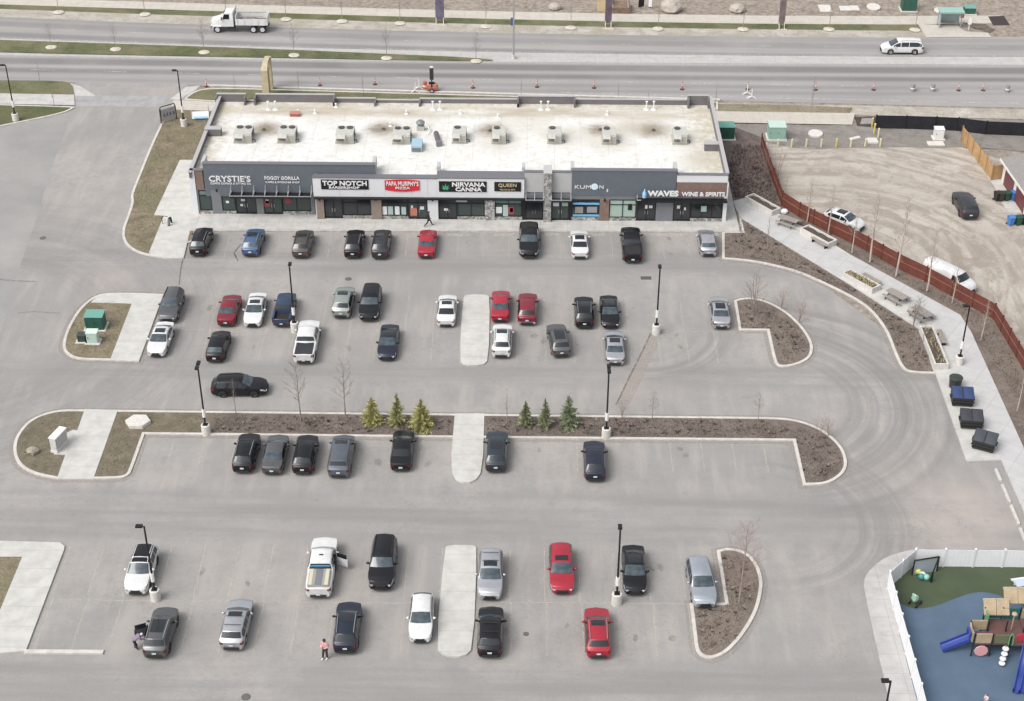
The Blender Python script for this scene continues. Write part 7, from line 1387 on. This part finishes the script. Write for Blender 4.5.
pp('deck_panel', MB().b2(.0, 1.40, DZ+.1, 1.15, 1.48, DZ+1.0), TAN); pp('deck_panel', MB().b2(1.35, 2.66, DZ+.1, 2.5, 2.74, DZ+1.0), SHD); pp('deck_panel', MB().b2(2.7, 2.66, DZ+.0, 3.85, 2.74, DZ+1.1), SHD); pp('deck_panel', MB().b2(1.3, 1.9, DZ+.1, 1.36, 2.6, DZ+1.0), GREL)
pp('deck_panel', MB().b2(1.40, -.04, DZ+.1, 2.45, .04, DZ+.9), OLI); pp('deck_panel', MB().b2(4.0, -.05, DZ-.1, 5.2, .05, DZ+.8), TAN); pp('deck_panel', MB().b2(5.35, 1.2, DZ, 5.45, 2.6, DZ+1.5), GRE); pp('deck_panel', MB().b2(4.05, 2.66, DZ+.1, 5.2, 2.74, DZ+1.0), TAN); pp('deck_panel', MB().b2(5.4, -.04, DZ-.1, 6.3, .04, DZ+1.0), GREL)
pp('tunnel_ring', MB().lathe([(.36, -.1), (.50, -.1), (.50, .12), (.36, .12), (.36, -.1)], 20, (4.6, -.12, DZ+.35), 'Y'), OLI, smooth=True); pp('tunnel_mouth', MB().cyl((4.6, -.14, DZ+.35), (4.6, -.10, DZ+.35), .36, n=18), MAR)
def shade(x0, x1, yc, z):
    for s, nm in ((-1, 0), (1, 1)):
        a = x0+(x1-x0)*(.5*nm)+.02; b = a+(x1-x0)*.5-.04; pp('shade_panel', MB().add([(a, yc-.40, z-.45), (b, yc-.40, z-.45), (b, yc+.35, z+.40), (a, yc+.35, z+.40), (a, yc-.40, z-.37), (b, yc-.40, z-.37), (b, yc+.35, z+.48), (a, yc+.35, z+.48)], [(0, 3, 2, 1), (4, 5, 6, 7), (0, 1, 5, 4), (1, 2, 6, 5), (2, 3, 7, 6), (3, 0, 4, 7)]), TAN); pp('shade_rim', MB().b2(a-.03, yc+.352, z+.36, b+.03, yc+.43, z+.52), mat('play_tan_light', (.50, .40, .27), .6))
shade(1.1, 3.05, 2.75, 2.35); shade(2.75, 4.9, 3.6, 2.75)
pp('lower_panel', MB().lathe([(0, -.03), (.5, -.03), (.52, .03), (0, .03)], 10, (.55, -.1, .62), 'Y'), PNK); pp('lower_panel', MB().b2(1.45, 2.6, .2, 2.4, 2.66, 1.0), GRE)
m2 = MB().tube([(2.2, -.75, 0), (2.15, -.5, .6), (2.3, -.1, 1.2)], .05, 6); pp('climber_stem', m2, GREL)
for k, (x, y, z_) in enumerate(((1.95, -.95, .18), (2.02, -.75, .45), (2.15, -.52, .72), (2.25, -.28, 1.0))): pp('climber_step', MB().lathe([(0, 0), (.22, 0), (.25, .05), (.22, .12), (0, .14)], 14, (x, y, z_)), PWH, smooth=True)
pp('arch_rail', MB().tube([(2.45, -.1, DZ), (2.42, -.12, DZ+.8), (2.55, -.14, DZ+1.15), (2.72, -.14, DZ+.9), (2.75, -.1, DZ)], .05, 6), GREL); pp('play_wheel', MB().lathe([(0, -.03), (.36, -.03), (.36, .03), (0, .03)], 14, (3.35, .1, DZ+.55), 'Y'), PRD)
pp('bell_post', MB().tube([(3.05, 1.5, DZ), (3.05, 1.5, DZ+1.5)], .05, 6).ball((3.05, 1.5, DZ+1.6), .22, 5, (1, 1, .7)), TAN)
def slide(path, w_, nm='slide'):
    m3 = MB(); n = len(path)
    sec = [(-w_/2, .26), (-w_/2, .0), (-w_*.3, -.06), (w_*.3, -.06), (w_/2, .0), (w_/2, .26), (w_/2+.06, .26), (w_/2+.06, -.1), (-w_/2-.06, -.1), (-w_/2-.06, .26)]
    rings = []
    for i, q in enumerate(path):
        d = (Vector(path[min(n-1, i+1)])-Vector(path[max(0, i-1)])); d.z = 0; d.normalize(); s_ = Vector((-d.y, d.x, 0)); rings.append([Vector(q)+s_*a+Vector((0, 0, b)) for a, b in sec])
    k = len(sec); m3.add([v for r in rings for v in r], [(i*k+j, i*k+(j+1) % k, (i+1)*k+(j+1) % k, (i+1)*k+j) for i in range(n-1) for j in range(k)]); return pp(nm, m3, BLU, smooth=True)
e_ = at(941.5, 648, .35)-PO
slide([(-.1+(e_.x+.1)*u, .75+(e_.y-.75)*u**1.4, max(.22, DZ*(1-u)**1.05*1.0+.2*u)) for u in np.linspace(0, 1, 10)], .62); pp('slide_hood', MB().box((-.22, .40, DZ+.30), (.34, .10, .6)).box((-.22, 1.10, DZ+.30), (.34, .10, .6)).box((-.22, .75, DZ+.62), (.30, .80, .10)), BLU)
e2 = at(1023, 692, .3)-PO
for dx in (-.35, .13): slide([(4.15+dx+(e2.x-4.5)*u*.9, -.05+(e2.y)*u, max(.2, DZ*(1-u)+.22*math.sin(u*3*PI)*(1-u)+.12)) for u in np.linspace(0, 1, 18)], .38)
for k in range(5): pp('rock_hold', MB().ball((5.0+.35*k, .6+.3*(k % 2), DZ+.5), .16, 4), (PWH, PRD, GREL, PWH, PRD)[k])
# goal, toys and small table
q = at(914, 586, .14); t = thing('goal_frame', 'dark framed play goal with pale netting in the corner of the turf', 'goal', (q.x, q.y, .14)); A_ = lambda px, py, z_: tuple(at(px, py, .14+z_)-Vector((q.x, q.y, .14)))
g0, g1, g2 = A_(912, 575, 0), A_(931, 582, 0), A_(936.5, 571, 0); T_ = lambda v, z_: (v[0], v[1], z_)
pp('post', MB().tube([g0, T_(g0, 1.5)], .06, 6).tube([g1, T_(g1, 1.0)], .09, 6).tube([g2, T_(g2, 1.5)], .07, 6), POLE, t); pp('crossbar', MB().tube([T_(g0, 1.5), T_(g2, 1.5)], .06, 6).tube([T_(g1, 1.0), T_(g2, 1.5)], .06, 6), POLE, t)
pp('net', MB().add([g0, g2, T_(g2, 1.45), T_(g0, 1.45)], [(0, 1, 2, 3)]), mat('net_grey', (.30, .34, .36), .9), t)
for i, (px, py, mt, lb) in enumerate(((917.5, 573.5, mat('toy_yellow', (.55, .55, .12), .5), 'yellow ball inside the goal'), (922, 577, mat('toy_white', (.62, .66, .64), .5), 'white ball inside the goal'), (926, 579.5, mat('toy_mint', (.25, .48, .42), .5), 'mint toy ball inside the goal nearest its post'), (921, 579, mat('toy_teal', (.06, .25, .24), .5), 'teal toy ball low inside the goal'))):
    q = at(px, py, .14); o = tag(MB().ball((0, 0, .26), .27, 6).build('toy_ball', mt, None, smooth=True), lb, 'toy ball', 'toys in the goal'); o.location = (q.x, q.y, .14)
q = at(914.5, 604, .14); t = thing('ride_on_toy', 'pale green ride-on toy at the edge of the turf', 'ride-on toy', (q.x, q.y, .14), .8); pp('body', MB().ball((0, 0, .55), .34, 6, (1.0, .7, .8)), mat('toy_pale_green', (.33, .50, .37), .5), t, True); pp('seat_back', MB().box((-.22, 0, .85), (.14, .4, .5)), mat('toy_pale_green', (.33, .50, .37), .5), t)
for sx in (-1, 1):
    for sy in (-1, 1): pp('wheel', MB().cyl((sx*.28, sy*.26, .18), (sx*.28, sy*.36, .18), .18, n=12), PLAST, t)
q = at(1021, 587, .14); t = thing('small_table', 'small white play table with a pale blue top on the turf', 'table', (q.x, q.y, .14), .2, None, .8); pp('tabletop', MB().b2(-.7, -.5, .55, .7, .5, .62), mat('table_pale_blue', (.46, .52, .62), .5), t)
for s in (-1, 1): pp('seat', MB().b2(-.7, s*.8-.16, .3, .7, s*.8+.16, .36), PWH, t); pp('leg', MB().box((s*.5, 0, .27), (.12, 1.5, .06)).box((s*.5, -.4, .27), (.12, .12, .54)).box((s*.5, .4, .27), (.12, .12, .54)), PWH, t)
